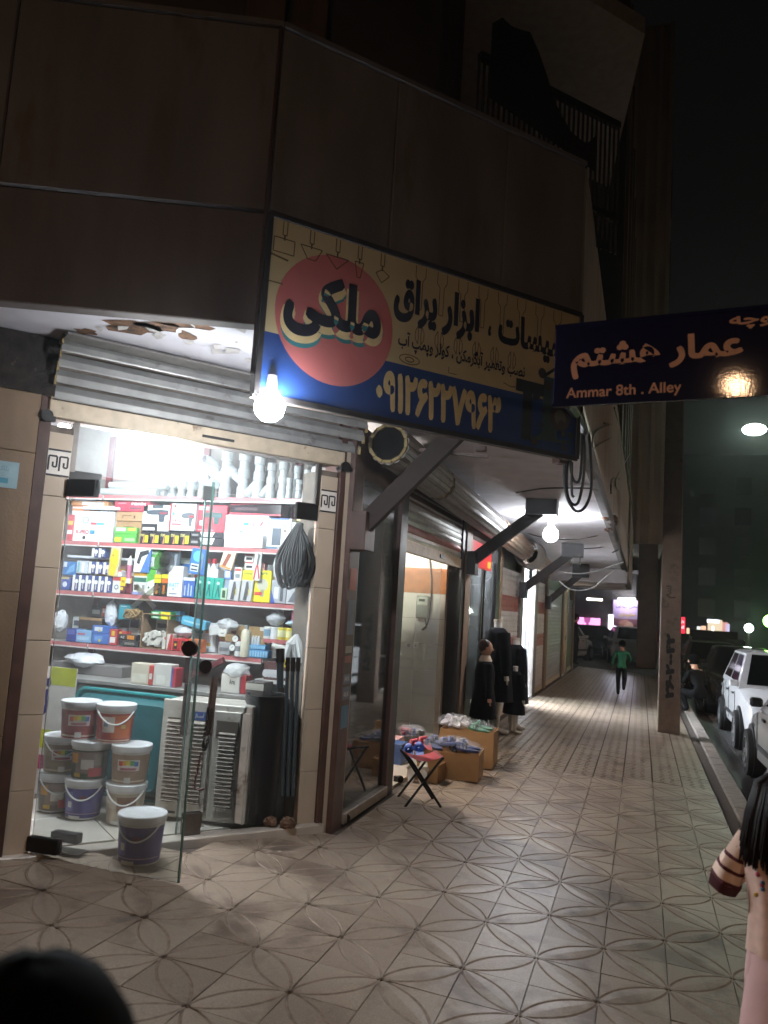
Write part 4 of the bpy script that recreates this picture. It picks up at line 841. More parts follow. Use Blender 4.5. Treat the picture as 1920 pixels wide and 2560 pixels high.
goods('white lamp box lettered WATT on the third shelf', 420, 1415, 456, 1487, WH, (('t', 'WATT', .05, .3, .8, .46, '#5fa6d8'), ('c', .42, .25, .08, '#9fb4d4'), ('r', .15, .08, .7, .12, '#8a92a0'), ('r', .1, .6, .75, .9, '#cfc4cc')), 2, -.005, .08)
goods('blue and silver screwdriver card by the WATT box', 457, 1444, 486, 1494, '#3f62a8', (('r', .15, .1, .25, .6, '#b8c4d4'), ('r', .45, .1, .55, .7, '#b8c4d4'), ('r', .7, .1, .8, .6, '#b8c4d4'), ('r', 0, .85, 1, 1, '#cfd6e0')), 2, .0, .02, name='blister_pack', cat='tool pack')
goods('large blue blister card with batteries', 472, 1371, 512, 1436, '#3a74c0', (('c', .45, .7, .3, '#5fb4dc'), ('r', .1, .1, .6, .4, '#c9ced4'), ('r', .15, .14, .55, .2, '#3a3c42'), ('r', .15, .28, .55, .34, '#3a3c42'), ('r', .75, .2, .82, .8, '#8a96a8')), None, -.015, .02, name='blister_pack', cat='tool pack', tilt=6)
for k in range(2):
    o = MB(); o.lathe([(.001, 0), (.026, 0), (.026, .1), (.012, .125), (.012, .13)], 14); o.lathe([(.02, .128), (.02, .165), (.001, .168)], 14, 1); p = PY(519+k*16, 1421, YS+.05)
    tag(o.build('glue_bottle', [C('#dcdde0', .3), C('#c0343c', .4)], None, smooth=True, loc=(p.x, p.y, 1.745)), ('left', 'right')[k]+' white bottle with red cap on the third shelf', 'bottle')
goods('plain carton carrying the two red capped bottles', 503, 1422, 545, 1447, '#d6d6da', (), None, .03, .12)
goods('orange and clear blister leaning on the third shelf', 548, 1373, 580, 1422, '#d8c2a8', (('p', ((.2, .1), (.5, .1), (.7, .8), (.4, .8)), '#8a4a3a'), ('r', .1, .05, .9, .12, '#c9803a')), None, -.01, .025, name='blister_pack', cat='tool pack', tilt=14)
goods('clear blister with a blue backing card', 560, 1425, 578, 1448, '#6a86c0', (('r', .2, .2, .8, .9, '#c9d0dc'),), None, .01, .02, name='blister_pack', cat='tool pack')
for k, (u0, u1) in enumerate(((488, 510), (511, 532), (533, 556))): goods(('left', 'middle', 'right')[k]+' teal pliers card at the front of the third shelf', u0, 1441+k*2, u1, 1496+k*2, '#1fa08e', (('p', ((.35, .1), (.5, .45), (.65, .1), (.75, .15), (.58, .6), (.55, .9), (.45, .9), (.42, .6), (.25, .15)), '#0f5a58'), ('c', .45, .75, .16, '#bfe0da')), 2, -.01, .015, name='blister_pack', cat='tool pack', tilt=2)
goods('small green meter card by the teal cards', 551, 1470, 567, 1499, '#a8bfa0', (('r', .3, .2, .75, .8, '#2c4a3a'),), 2, -.015, .02, name='blister_pack', cat='tool pack')
for k, u in enumerate((568, 600)): goods(('left', 'right')[k]+' clear blister with a grey pump tool', u, 1450, u+29, 1503, '#b8b8ba', (('p', ((.3, .05), (.6, .05), (.7, .6), (.55, .95), (.4, .9), (.35, .5)), '#4a4c50'), ('r', .65, .3, .75, .6, '#b8a83a')), 2, -.012, .03, name='blister_pack', cat='tool pack', tilt=4)
goods('tall white clamp box behind the grey pump tools', 585, 1418, 604, 1452, '#dadada', (('r', .1, .7, .9, .9, '#c05a5a'), ('r', .2, .2, .8, .5, '#7f868e')), None, .03, .05)
for k in range(2): goods(('upper', 'lower')[k]+' white box with a black tool picture', 611, 1386+k*20, 634, 1405+k*20, '#e2dedf', (('r', .2, .25, .85, .6, '#2c2c30'), ('r', .1, .85, .9, 1, '#c0484e')), None, .05, .08)
for k, (u0, u1) in enumerate(((604, 634), (636, 677))): goods(('narrow', 'wide')[k]+' yellow heat gun box on the third shelf', u0, 1426, u1, 1501, '#e0ce24', (('c', .5, .55, .34, '#b9b7a4'), ('r', .4, .18, .6, .4, '#9a988a'), ('t', 'SAFE', .1, .86, .8, .94, '#5a7a3a'), ('r', .05, .22, .5, .32, '#c2403a')) , 2, .0, .06)
goods('red handled pruner on a hanging card', 634, 1380, 652, 1452, '#c9ccc8', (('p', ((.05, .05), (.25, .02), (.5, .5), (.8, .05), (.95, .1), (.65, .55), (.8, .85), (.5, .98), (.55, .6), (.3, .5)), '#b02a32'), ('p', ((.4, .55), (.6, .55), (.85, .9), (.5, .98)), '#55585c')), None, -.03, .015, name='blister_pack', cat='tool pack')
goods('clear bag with steel fittings at the right of the third shelf', 678, 1450, 716, 1503, '#a8aab0', (('r', .2, .2, .5, .7, '#d8dade'), ('r', .6, .1, .8, .8, '#5a5e66'), ('p', ((0, 0), (.3, 0), (.0, .6)), '#3a5ab0')), 2, .0, .04, name='goods_bag', cat='bag')
goods('black and red sander pad card near the cable coil', 727, 1420, 754, 1470, '#241e24', (('c', .5, .5, .36, '#b5443f'), ('c', .5, .62, .3, '#b5443f')), None, -.01, .02, name='blister_pack', cat='tool pack')
goods('silver foil packs at the right end of the third shelf', 716, 1463, 765, 1508, '#c9cace', (('p', ((.1, .1), (.4, .7), (.6, .3), (.9, .8), (.9, .1)), '#6a6e78'), ('r', .5, .05, .8, .2, '#b8a070')), 2, .0, .04, name='goods_bag', cat='bag', rough=.2)
goods('pink and white packet hanging at the shelf corner', 764, 1458, 784, 1512, '#c9aaa8', (('c', .5, .6, .3, '#8a5a5c'),), None, -.04, .03, name='goods_bag', cat='bag', tilt=2)
def bag(label, u, v, rx, rz, m, seed, y=YS+.05, neck=True, name='plastic_bag', ry=None, inner=None):
    p = PY(u, v, y); q = MB(); q.blob((0, 0, 0), (rx, ry or rx*.7, rz), 14, 0, .16, seed)
    if neck: q.tube([(0, 0, rz*.8), (.01, 0, rz*1.25), (-.02, 0, rz*1.6)], [rx*.3, rx*.1, rx*.25], 8)
    o = q.build(name, m, None, smooth=True, loc=(p.x, p.y, p.z)); tag(o, label, 'bag')
    if inner: r2 = random.Random(seed); q = MB(); [q.blob((r2.uniform(-.6, .6)*rx, r2.uniform(-.3, .3)*rx, r2.uniform(-.5, .4)*rz), rx*.22, 8) for _ in range(12)]; q.build('contents', inner, o, smooth=True)
    return o
m_bag = film('clear bag', '#eef0f4', .5); m_bagw = film('white bag', '#e6e8ee', .9)
bag('tied clear bag hanging in front of the third shelf', 697, 1420, .045, .1, m_bag, 3, YS-.03)
# spare tube lying behind the bulb boxes
q = MB(); q.tube([(-.38, 0, 0), (.38, 0, -.005)], .012, 8); p = PY(264, 1395, YS+.09); tag(q.build('lamp_tube', C('#e8eaf0', .3), None, smooth=True, loc=(p.x, p.y, p.z)), 'white lamp tube lying across the bulb boxes', 'tube')
q = MB(); q.tube([(-.18, 0, 0), (.18, 0, .0)], .014, 8); q.tube([(-.16, .03, .012), (.18, .03, .012)], .014, 8); p = PY(254, 1271, YS+.02); tag(q.build('pipe_pair', C('#dedede', .4), None, smooth=True, loc=(p.x, p.y, p.z)), 'two white pipes lying on the big white carton', 'pipe')
# fourth shelf
goods('violet blue box at the left of the fourth shelf', 166, 1571, 190, 1596, '#34408e', (('r', .1, .55, .9, .9, '#5a66b0'),), 3, .0, .1)
goods('light blue box beside the violet one', 190, 1575, 228, 1598, '#7fa8d0', (('r', .1, .6, .6, .75, '#c05a6a'), ('r', .1, .2, .9, .5, '#a8c8e4')), 3, .005, .1)
for k in range(2): goods(('upper', 'lower')[k]+' blue box of the pair on the fourth shelf', 230, 1564+k*21, 274, 1584+k*21, '#3f6ab4', (('r', .15, .3, .6, .8, '#d6dae0' if not k else '#6a96d0'), ('c', .45, .35, .15, '#c9b83a')), 3 if k else None, .0, .1)
goods('red and white spray label box on the fourth shelf', 273, 1573, 292, 1604, '#b53a40', (('r', .15, .15, .85, .5, '#e0dcd8'), ('r', .3, .6, .7, .9, '#d8b83a')), 3, .0, .07)
goods('upper black battery box with yellow label', 296, 1586, 340, 1601, '#26242a', (('r', .5, .2, .9, .85, '#d0852a'), ('t', 'AZ', .12, .3, .35, .7, '#d8d8d8')), None, .0, .08)
goods('lower black battery box on the fourth shelf', 297, 1602, 346, 1611, '#2e2c30', (('r', .3, .3, .8, .7, '#7a7870'),), 3, -.01, .08)
goods('small red box behind the black battery boxes', 295, 1578, 318, 1587, '#b04238', (('r', .1, .2, .4, .8, '#d8c040'),), None, .03, .06)
ob = thing('open_carton', 'torn brown carton full of white pipe nozzles', 'box', (PY(382, 1615, YS-.02).x, YS-.01, ZS[3])); mk = mat('raw carton', '#8f745a', .8, var=.12, scale=9)
for x in (-.13, .105): MB().box(x, x+.008, 0, .2, 0, .27).build('side', mk, ob)
MB().box(-.13, .113, .2, .208, 0, .27).build('back', mk, ob); MB().box(-.13, .113, 0, .2, 0, .006).build('bottom', mk, ob)
MB().box(-.13, .15, -.0, .2, .27, .277).build('top_flap', mk, ob)
rr = random.Random(6)
for k in range(40):
    x, z = rr.uniform(-.105, .085), .02+.10*abs(rr.random()); q = MB(); a = rr.uniform(-.5, .5); q.cyl((x, -.0, z+.01), (x+.04*a, .07, z+.02), .012, n=8); o = q.build('nozzle', C('#d8d4cc', .45), ob, smooth=True)
goods('teal carton lettered Regler on top of the brown carton', 296, 1511, 327, 1549, '#2390a4', (('t', 'Regler', .15, .8, .7, .92, '#cfe8ec'),), None, .04, .1)
o = MB(); rr = random.Random(9)
for k in range(26):
    a = rr.uniform(0, 6.28); c = (rr.uniform(-.03, .03), rr.uniform(-.02, .02), rr.uniform(-.015, .02)); o.tube([(c[0]+.055*math.cos(a+t), c[1]+.03*math.sin(a+t), c[2]+.03*math.sin(2*t+a)) for t in [i*.7 for i in range(8)]], .006, 5)
p = PY(335, 1537, YS+.05); tag(o.build('rope_bundle', mat('sisal rope', '#a08458', .85, var=.2, scale=60), None, smooth=True, loc=(p.x, p.y, p.z)), 'bundle of brown sisal rope on the carton', 'rope')
for k in range(2): goods(('upper', 'lower')[k]+' green and yellow box on top of the brown carton', 377, 1529+k*10, 426, 1538+k*10, '#3f9a58', (('r', .52, 0, 1, 1, '#e0cf2a'), ('r', .1, .3, .4, .7, '#cfe0cf')), None, .0, .09)
goods('pale blue box behind the green and yellow boxes', 384, 1526, 450, 1551, '#5f9cc4', (), None, .1, .08)
goods('red and white bottle box on the fourth shelf', 405, 1584, 431, 1618, '#cfcac4', (('p', ((.55, 0), (1, 0), (1, 1), (.8, 1)), '#b83a3e'), ('c', .35, .7, .13, '#b05050')), 3, -.005, .07)
for k, (u0, u1) in enumerate(((430, 448), (449, 468))): goods(('left', 'right')[k]+' bright red battery pack by the door handle', u0, 1596, u1, 1623, '#c23238', (('r', .25, .15, .75, .8, '#2a2420'), ('c', .5, .5, .16, '#d8b03a')), 3, -.01, .06)
goods('orange carton behind the round door handle', 470, 1598, 502, 1626, '#d2703a', (), 3, .0, .09)
goods('sky blue tool carton tilted on the plastic bags', 451, 1546, 512, 1568, '#4fa4c4', (('r', .1, .4, .8, .6, '#a8d4e0'),), None, .02, .08, tilt=10)
bag('clump of clear plastic bags at the left of the fourth shelf', 152, 1552, .065, .085, m_bagw, 11, neck=False)
bag('knotted white carrier bag standing on the fourth shelf', 278, 1535, .06, .1, m_bagw, 5, YS+.08)
bag('clear bag of valves in the middle of the fourth shelf', 462, 1578, .085, .045, m_bag, 7, YS+.06, neck=False, inner=C('#c4c8cc', .3))
bag('crumpled clear bag behind the meter boxes', 570, 1563, .09, .05, m_bag, 8, YS+.1, neck=False, inner=C('#dadada', .4))
goods('dark open tray with brown flap on the left of the fourth shelf', 196, 1544, 254, 1572, '#3a302a', (('r', 0, .78, 1, 1, '#a07d55'),), None, .06, .12, name='tray', cat='tray')
goods('black tape measure box behind the brown flap', 228, 1516, 255, 1543, '#26262a', (('r', .1, .3, .8, .7, '#8a8a88'),), None, .14, .06)
goods('red and white sachet behind the carrier bag', 254, 1516, 270, 1543, '#b5533f', (('r', .2, .4, .8, .8, '#dcd4cc'),), None, .13, .02, name='blister_pack', cat='tool pack')
goods('white pump carton left of the gauges', 524, 1564, 552, 1588, '#c9c9c9', (), None, .06, .1, tilt=-12)
goods('white carton with handwriting behind the door handle', 546, 1572, 566, 1592, '#d2d0cc', (('r', .3, .4, .7, .5, '#55504a'),), None, .05, .08)
goods('grey metal meter box on the fourth shelf', 546, 1606, 575, 1630, '#9a9c9e', (('r', .1, .3, .9, .6, '#6a6c70'),), 3, .0, .08)
goods('small brown carton above the grey meter box', 562, 1586, 586, 1605, '#8f7350', (), None, .04, .07)
goods('large brown cardboard sheet behind the cylinder', 588, 1566, 664, 1626, '#a88a5f', (('r', .8, .85, .95, 1, '#d8d4cc'),), None, .16, .01, name='cardboard', cat='cardboard')
for k, (u, v) in enumerate(((588, 1597), (580, 1619))):
    p = PY(u, v, YS-.02); q = MB(); q.cyl((0, 0, 0), (0, .025, 0), .030, n=18); o = q.build('pressure_gauge', C('#3a3a3c', .4), None, smooth=True, loc=p); tag(o, ('upper', 'lower')[k]+' round pressure gauge on the fourth shelf', 'gauge'); q = MB(); disc(q, plane_T((0, -.001, 0), (1, 0, 0), (0, 0, 1)), 0, 0, .025); q.build('dial', C('#e0e0de', .4), o); q = MB(); line(q, plane_T((0, -.002, 0), (1, 0, 0), (0, 0, 1)), [(-.004, -.004), (.013, .013)], .003); q.build('needle', C('#222222'), o)
def bottle(label, u, v, r, h, hexc, cap='#8a8f94', y=YS+.0, z=None, name='spray_bottle', cat='bottle', band=None):
    p = PY(u, v, y); q = MB(); q.lathe([(.001, 0), (r, 0), (r, h*.78), (r*.75, h*.85), (r*.4, h*.88)], 14); o = q.build(name, C(hexc, .35), None, smooth=True, loc=(p.x, p.y, z if z is not None else p.z)); tag(o, label, cat)
    q = MB(); q.lathe([(r*.42, h*.86), (r*.42, h*.98), (.001, h)], 12); q.build('cap', C(cap, .4), o, smooth=True)
    if band: q = MB(); q.lathe([(r*1.01, h*.3), (r*1.01, h*.6)], 14); q.build('label_band', C(band, .45), o, smooth=True)
    return o
bottle('tall cream cylinder standing on the fourth shelf', 612, 1632, .037, .24, '#c9c2ae', z=ZS[3]); bottle('white cylinder left of the tall cream one', 596, 1630, .03, .13, '#d0d0d0', z=ZS[3], cap='#b04a44', band='#7a7c80')
for k in range(4): bottle(od[k]+' small chrome bottle in the row on the blue packs', 624+k*7.5, 1611, .014, .09, '#b9bec2', y=YS+.03, z=1.245, cap='#d8d8d8')
for k in range(2): goods(('upper', 'lower')[k]+' blue battery pack under the chrome bottles', 619-k*4, 1612+k*13, 664+k*6, 1624+k*14, '#4f8fc0', tuple(('r', .05+.12*j, .15, .13+.12*j, .85, '#8fc0e0') for j in range(8)), 3 if k else None, .0, .08)
# small shelf on the right: five tins, a bag and a pink tub
for k, (u, hx) in enumerate(((671, '#d4d2ce'), (688, '#cfd0d2'), (706, '#c9b83e'), (727, '#ccbb42'), (747, '#c2a93a'))):
    p = PY(u, 1588, YS+.03); q = MB(); q.lathe([(.001, 0), (.038, 0), (.038, .085), (.033, .09), (.001, .088)], 16); o = q.build('paint_tin', C(hx, .35), None, smooth=True, loc=(p.x, p.y, 1.319)); tag(o, od[k]+' small paint tin from the left on the short shelf', 'tin'); q = MB(); q.lathe([(.0386, .02), (.0386, .07)], 16, a0=math.pi*1.1, a1=math.pi*1.9); q.build('label', C(('#7a9ab0', '#d8d8da', '#dcd9b0', '#e0dca0', '#e6d64a')[k], .4), o, smooth=True)
bag('tied bag of grey fittings on the small paint tins', 690, 1548, .075, .05, m_bag, 21, YS+.06, inner=C('#6a6a72', .4))
bag('flat blue and white packet on the yellow tins', 738, 1559, .075, .022, film('blue packet', '#b8cfe0', .85), 22, YS+.04, neck=False)
q = MB(); q.lathe([(.001, 0), (.048, 0), (.055, .07), (.05, .075), (.001, .075)], 16); p = PY(744, 1553, YS+.07); tag(q.build('pink_tub', C('#b05a74', .4), None, smooth=True, loc=(p.x, p.y, p.z)), 'pink tub under a red plastic bag', 'tub')
bag('red and white plastic bag over the pink tub', 744, 1530, .06, .03, film('red bag', '#c98a86', .7), 23, YS+.06, neck=False)
q = MB(); rr = random.Random(12)
for k in range(9):
    a = rr.uniform(-.9, .9); q.tube([(0, 0, .0), (.05*a, -.02, -.06), (.09*a, rr.uniform(-.03, .03), -.15-rr.uniform(0, .05))], [.015, .03, .022], 7)
p = PY(742, 1588, 1.5); tag(q.build('cloth_bundle', mat('white rag', '#d5d5d6', .9, var=.06, bump=.6, bscale=30), None, smooth=True, loc=(p.x, p.y, p.z)), 'bunch of white rags hanging by the right jamb', 'cloth')
goods('yellow tag with a black tap picture hanging by the right jamb', 707, 1641, 725, 1669, '#d6bb22', (('c', .5, .35, .25, '#3a3a30'), ('r', .2, .75, .8, .85, '#7a6a14')), None, -.15, .004, name='hanging_tag', cat='tag')
goods('open crate of small white sockets on the lower small shelf', 660, 1655, 722, 1678, '#6a4a48', tuple(('c', .1+.14*j, .35, .22, '#c9c9cc') for j in range(6)), None, .02, .1, name='crate', cat='crate', z0=1.011)
for k in range(2): q = MB(); q.cyl((-.04, 0, 0), (.04, -.02, .01), .028, n=14); p = PY(694+k*17, 1618+k*6, YS+.02); tag(q.build('pipe_sleeve', C('#d4d2cc', .5), None, smooth=True, loc=(p.x, p.y, p.z), rot=(0, R(25), R(20))), ('left', 'right')[k]+' white pipe sleeve below the short shelf', 'pipe')
# back row of pale cartons filling the depth of the shelves
o12 = ('first', 'second', 'third', 'fourth', 'fifth', 'sixth', 'seventh', 'eighth', 'ninth', 'tenth', 'eleventh', 'twelfth', 'thirteenth', 'fourteenth', 'fifteenth', 'sixteenth', 'seventeenth', 'eighteenth')
rr = random.Random(77)
for sh_, nm, hmin, hmax, xr in ((2, 'third', .16, .33, (-3.9, -1.75)), (3, 'fourth', .10, .27, (-3.9, -2.1))):
    x = xr[0]; k = 0
    while x < xr[1] and k < 18:
        w_ = rr.uniform(.08, .16); h = rr.uniform(hmin, hmax); hx = rr.choice(('#d9dce2', '#c9d4e0', '#dfdfdc', '#b4c6dc', '#d8cfc4', '#cfd8d4', '#c98f8c'))
        o = MB().box(0, w_, 0, .06, 0, h).build('product_box', C(hx, .5, var=.05), None, bevel=.003, loc=(x, YS+.17+rr.uniform(-.012, .01), ZS[sh_])); tag(o, '%s carton from the left in the back row of the %s shelf' % (o12[k], nm), 'box')
        q = MB(); T = plane_T((0, -.0006, 0), (1, 0, 0), (0, 0, 1)); c2 = rr.choice(('#3f6fb0', '#b04a4a', '#4a8a6a', '#5a5e68', '#c9a03a')); rect(q, T, w_*.1, h*rr.uniform(.55, .7), w_*.9, h*.85, 0, .001); rect(q, T, w_*.15, h*.2, w_*.6, h*.3, 0, .001); q.build('print', C(c2, .5), o)
        x += w_+rr.uniform(.004, .03); k += 1
# PVC fittings on the top shelf
m_pvc = mat('grey pvc', '#a9adae', .35, var=.05, scale=8)
def pvc(label, u, w_px, vtop, kind, y=YS+.1):
    p = PY(u, 1232, y); sc_ = (PY(u+1, 1232, y)-p).length; r = w_px*sc_/2*.8; h = max(.08, PY(u, vtop, y).z-ZS[0]-.0)
    t = thing('pvc_fitting', label, 'pipe fitting', (p.x, p.y, ZS[0]))
    MB().lathe([(r*.8, .0), (r*.8, h), (r*.62, h), (r*.62, .01)], 18).build('pipe', m_pvc, t, smooth=True)
    for a, b in ((0, .25), (.42, .62), (.78, 1.0)): MB().lathe([(r*.8, h*a), (r, h*a+.004), (r, h*b-.004), (r*.8, h*b)], 18).build('socket', m_pvc, t, smooth=True)
    if kind in 'yt':
        s = -1 if kind == 'y' else 1; d = Vector((s*.75, -.25, .6)) if kind == 'y' else Vector((s*.9, -.3, .1)); a = Vector((0, 0, h*.35)); q = MB(); q.cyl(a, a+d*r*3.2, r*.78, n=16); q.cyl(a+d*r*2.1, a+d*r*3.4, r*.98, n=16); q.build('branch', m_pvc, t, smooth=True)
    if kind == 'v':
        q = MB(); q.cyl((0, 0, h*.4), (-r*1.9, -.01, .03), r*.8, n=16); q.build('branch', m_pvc, t, smooth=True)
    if kind == 'e':
        q = MB(); q.tube([(0, 0, h*.9), (-.0, -.01, h*1.05), (-r*.8, -.06, h*1.15), (-r*1.4, -.10, h*1.15)], r*.9, 16, 0, False); q.build('elbow', m_pvc, t, smooth=True); q = MB(); q.cyl((-r*1.35, -.098, h*1.15), (-r*1.36, -.099, h*1.15), r*.86, n=16); q.build('bore', m_dark, t)
    return t
for lab, u, wd, vt, kd in (('grey pvc branch piece half lost in the lamp glare', 508, 30, 1160, 't'), ('grey pvc elbow piece with its dark mouth towards the door', 533, 24, 1165, 'e'), ('tallest grey pvc tee left of centre on the top shelf', 562, 34, 1127, 'y'), ('grey pvc tee with a side branch in the middle of the top shelf', 606, 34, 1127, 'y'), ('grey pvc piece forking downwards on the top shelf', 645, 34, 1139, 'v'), ('grey pvc reducer right of the downward fork', 676, 28, 1158, 'v'), ('thick grey pvc coupling right of centre on the top shelf', 706, 30, 1156, 's'), ('thin grey pvc coupling in front of the right group', 722, 18, 1195, 's'), ('grey pvc coupling near the white rolls', 740, 22, 1165, 's'), ('short grey pvc coupling near the right jamb', 746, 20, 1200, 's'), ('grey pvc elbow piece beside the white rolls', 765, 20, 1175, 's')):
    pvc(lab, u, wd, vt, kd, YS+.1 if wd > 20 else YS+.03)
for k in range(4):
    q = MB(); q.cyl((0, -.02, 0), (0, .14, 0), .031, n=16); p = PY(790, 1170+k*18, YS+.02); o = q.build('paper_roll', C('#dcdcdc', .6), None, smooth=True, loc=(p.x, p.y, ZS[0]+.033+.063*(3-k))); tag(o, ('topmost', 'second', 'third', 'lowest')[k]+' white roll in the pile at the right end of the top shelf', 'roll')
for k in range(4):
    q = MB(); q.cyl((-.3, 0, 0), (.26, 0, 0), .03, n=16); p = PY(330, 1220, YS+.05); o = q.build('pvc_pipe', m_pvc, None, smooth=True, loc=(p.x+.03*k, YS+.04+.066*(k % 3), ZS[0]+.031+.055*(k//3))); tag(o, ('front', 'second', 'third', 'upper')[k]+' grey pvc pipe lying in the glare on the top shelf', 'pipe')
for k in range(3): pvc(('left', 'middle', 'right')[k]+' of the dim grey couplings behind the glare', 430+k*24, 26, 1190+k*3, 's', YS+.16)
# coil of black cable hanging from the right fitting
q = MB(); rr = random.Random(14); cc = SL(1.60, .12, 2.17)
for k in range(20):
    x = -.10+.0105*k+rr.uniform(-.01, .01); d = rr.uniform(.35, .47); w2 = rr.uniform(.03, .06); y_ = rr.uniform(-.04, .05)
    q.tube(smooth_pts([Vector((0+.002*k, 0, .0)), Vector((x-w2, y_, -d*.6)), Vector((x-w2*.6, y_, -d*.95)), Vector((x, y_, -d*1.03)), Vector((x+w2*.6, y_, -d*.95)), Vector((x+w2, y_, -d*.6)), Vector((.01, .01, 0))], 4), .010, 6)
tag(q.build('cable_coil', mat('matt black cable', '#08080a', .7), None, smooth=True, loc=cc), 'thick coil of black cable hanging at the right jamb', 'cable')

# ------------------------------------------------------------------ counter, cooler, tub, drum
ctr = thing('counter', 'long grey counter behind the cooler and the teal tub', 'counter', (-2.6, 1.5, .12))
m_ct = mat('worn counter top', '#8f8d8a', .5, .2, var=.15, scale=9, stain=('#6a6765', 4, .58))
MB().box(-.95, 1.0, -.12, .27, .78, .81).build('top', m_ct, ctr, bevel=.004); MB().box(-.93, .98, -.10, .26, .0, .78).build('body', mat('counter steel', '#7d7f7c', .5, .4, var=.15), ctr)
co = thing('evaporative_cooler', 'old grey evaporative cooler with louvred sides on the shop floor', 'cooler', (-2.0, 1.02, .125), R(8)); co.scale = (1.14, 1, 1.02)
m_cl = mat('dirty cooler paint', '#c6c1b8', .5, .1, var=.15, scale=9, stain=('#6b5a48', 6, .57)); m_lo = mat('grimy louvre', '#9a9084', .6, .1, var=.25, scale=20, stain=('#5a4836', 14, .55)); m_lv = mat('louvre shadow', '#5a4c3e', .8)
MB().box(-.27, .27, .02, .36, .02, .76).build('cabinet', m_cl, co, bevel=.006)
MB().box(-.27, .03, .0, .02, .03, .77).build('front_panel', m_cl, co, bevel=.004); MB().box(.05, .265, .004, .02, .03, .72).build('side_panel', m_cl, co, bevel=.004)
for (x0, x1, n, z0) in ((-.235, -.13, 21, .12), (-.09, .0, 21, .12), (.09, .19, 19, .12)):
    MB().box(x0, x1, -.001, .003, z0, z0+n*.025+.01).build('louvre_shade_plate', m_lv, co)  # flat dark plate paints the shade between the louvres
    me_l = MB().add([(x0, -.014, 0), (x1, -.014, 0), (x1, -.002, .017), (x0, -.002, .017), (x0, -.001, .001), (x1, -.001, .001)], [(0, 1, 2, 3), (0, 4, 5, 1)]).mesh('louvre', m_lo)
    for k in range(n): inst(me_l, 'louvre', co, (0, 0, z0+.008+k*.025))
q = MB(); T = plane_T((-.09, -.0015, .65), (1, 0, 0), (0, 0, 1)); rect(q, T, 0, 0, .09, .055, 0, .0); text(q, 'آبسال', .012, .012, .08, .045, T, 1, .02, .001); q.build('badge', [C('#2c4f9a', .4), C('#d8dce4', .4)], co)
MB().box(.07, .20, -.006, .004, .55, .66).build('top_grille', m_lv, co)
q = MB(); q.box(-.19, -.14, -.004, .0, .05, .065); q.build('drain_slot', m_dark, co)
for x in (-.04, .06): pass
# steel angle bars leaning in front with a chain and a red hook
def bars(label, px, y): 
    t = []
    a, b = PY(*px[0], y), PY(*px[1], y); q = MB(); d = b-a; q.bar((0, 0, 0), d, .034, .006); q.bar((.017, .015, 0), Vector((.017, .015, 0))+d, .006, .03); return tag(q.build('steel_angle', mat('raw steel', '#6a5c54', .5, .3, var=.25, stain=('#5a3a2a', 12, .55)), None, loc=a), label, 'steel bar')
bars('left brown steel angle standing before the cooler', ((452, 1838), (466, 1708)), .80); bars('right brown steel angle standing before the cooler', ((515, 1840), (532, 1694)), .82)
q = MB(); P_ = [PY(u, v, .79) for u, v in ((520, 1770), (518, 1800), (512, 1830), (508, 1865), (512, 1872), (520, 1850), (526, 1810), (530, 1775))]; P_ = smooth_pts(P_, 4)
for k, (a, b) in enumerate(zip(P_, P_[1:])):
    m_ = (a+b)/2-P_[0]; d = (b-a).normalized(); s = Vector((0, 1, 0)).cross(d).normalized() if k % 2 else Vector((0, 1, 0))
    q.tube([m_+d*.016*math.cos(t)+s*.008*math.sin(t) for t in [i*math.pi/4 for i in range(9)]], .003, 5)
tag(q.build('chain', m_dark, None, smooth=True, loc=P_[0]), 'dark chain hanging from the right steel angle', 'chain')
cable('thin steel hook with red tip in front of the cooler', ((503, 1880), (497, 1910), (489, 1945), (486, 1965), (495, 1975), (510, 1972)), pl_y(.78), .006, mat('hook steel', '#4a2e2a', .5), 'hook', 'hook')
# teal tub leaning against the counter
tu = thing('plastic_tub', 'large teal plastic tub leaning upside against the counter', 'tub', (-2.72, 1.08, .10), rot=(R(-6), 0, 0)); m_te = mat('teal plastic', '#1c5a60', .42, var=.1, scale=5)
def rr_poly(x0, x1, z0, z1, r, n=5):
    out = []
    for cx, cz, a in ((x1-r, z0+r, -90), (x1-r, z1-r, 0), (x0+r, z1-r, 90), (x0+r, z0+r, 180)):
        for k in range(n+1): t = R(a+90*k/n); out.append((cx+r*math.cos(t), cz+r*math.sin(t)))
    return out
def xz(q, P_, y0, y1, P2=None, mi=0):
    n = len(P_); P2 = P2 or P_; q.add([(x, y0, z) for x, z in P_]+[(x, y1, z) for x, z in P2], [(i, (i+1) % n, n+(i+1) % n, n+i) for i in range(n)], mi)
q = MB(); A = rr_poly(-.44, .44, .1, .80, .07); B = rr_poly(-.41, .41, .13, .77, .06); Cc = rr_poly(-.36, .36, .17, .73, .05)
xz(q, A, .02, .02, B); xz(q, A, .02, .06); xz(q, B, .02, -.06, Cc); q.add([(x, -.06, z) for x, z in Cc], [tuple(range(len(Cc)))]); q.build('shell', m_te, tu, smooth=True)
q = MB(); q.tube([(x, .02, z) for x, z in A]+[(A[0][0], .02, A[0][1])], .013, 6); q.build('rim', mat('teal rim', '#2b8d90', .35, var=.08), tu, smooth=True)
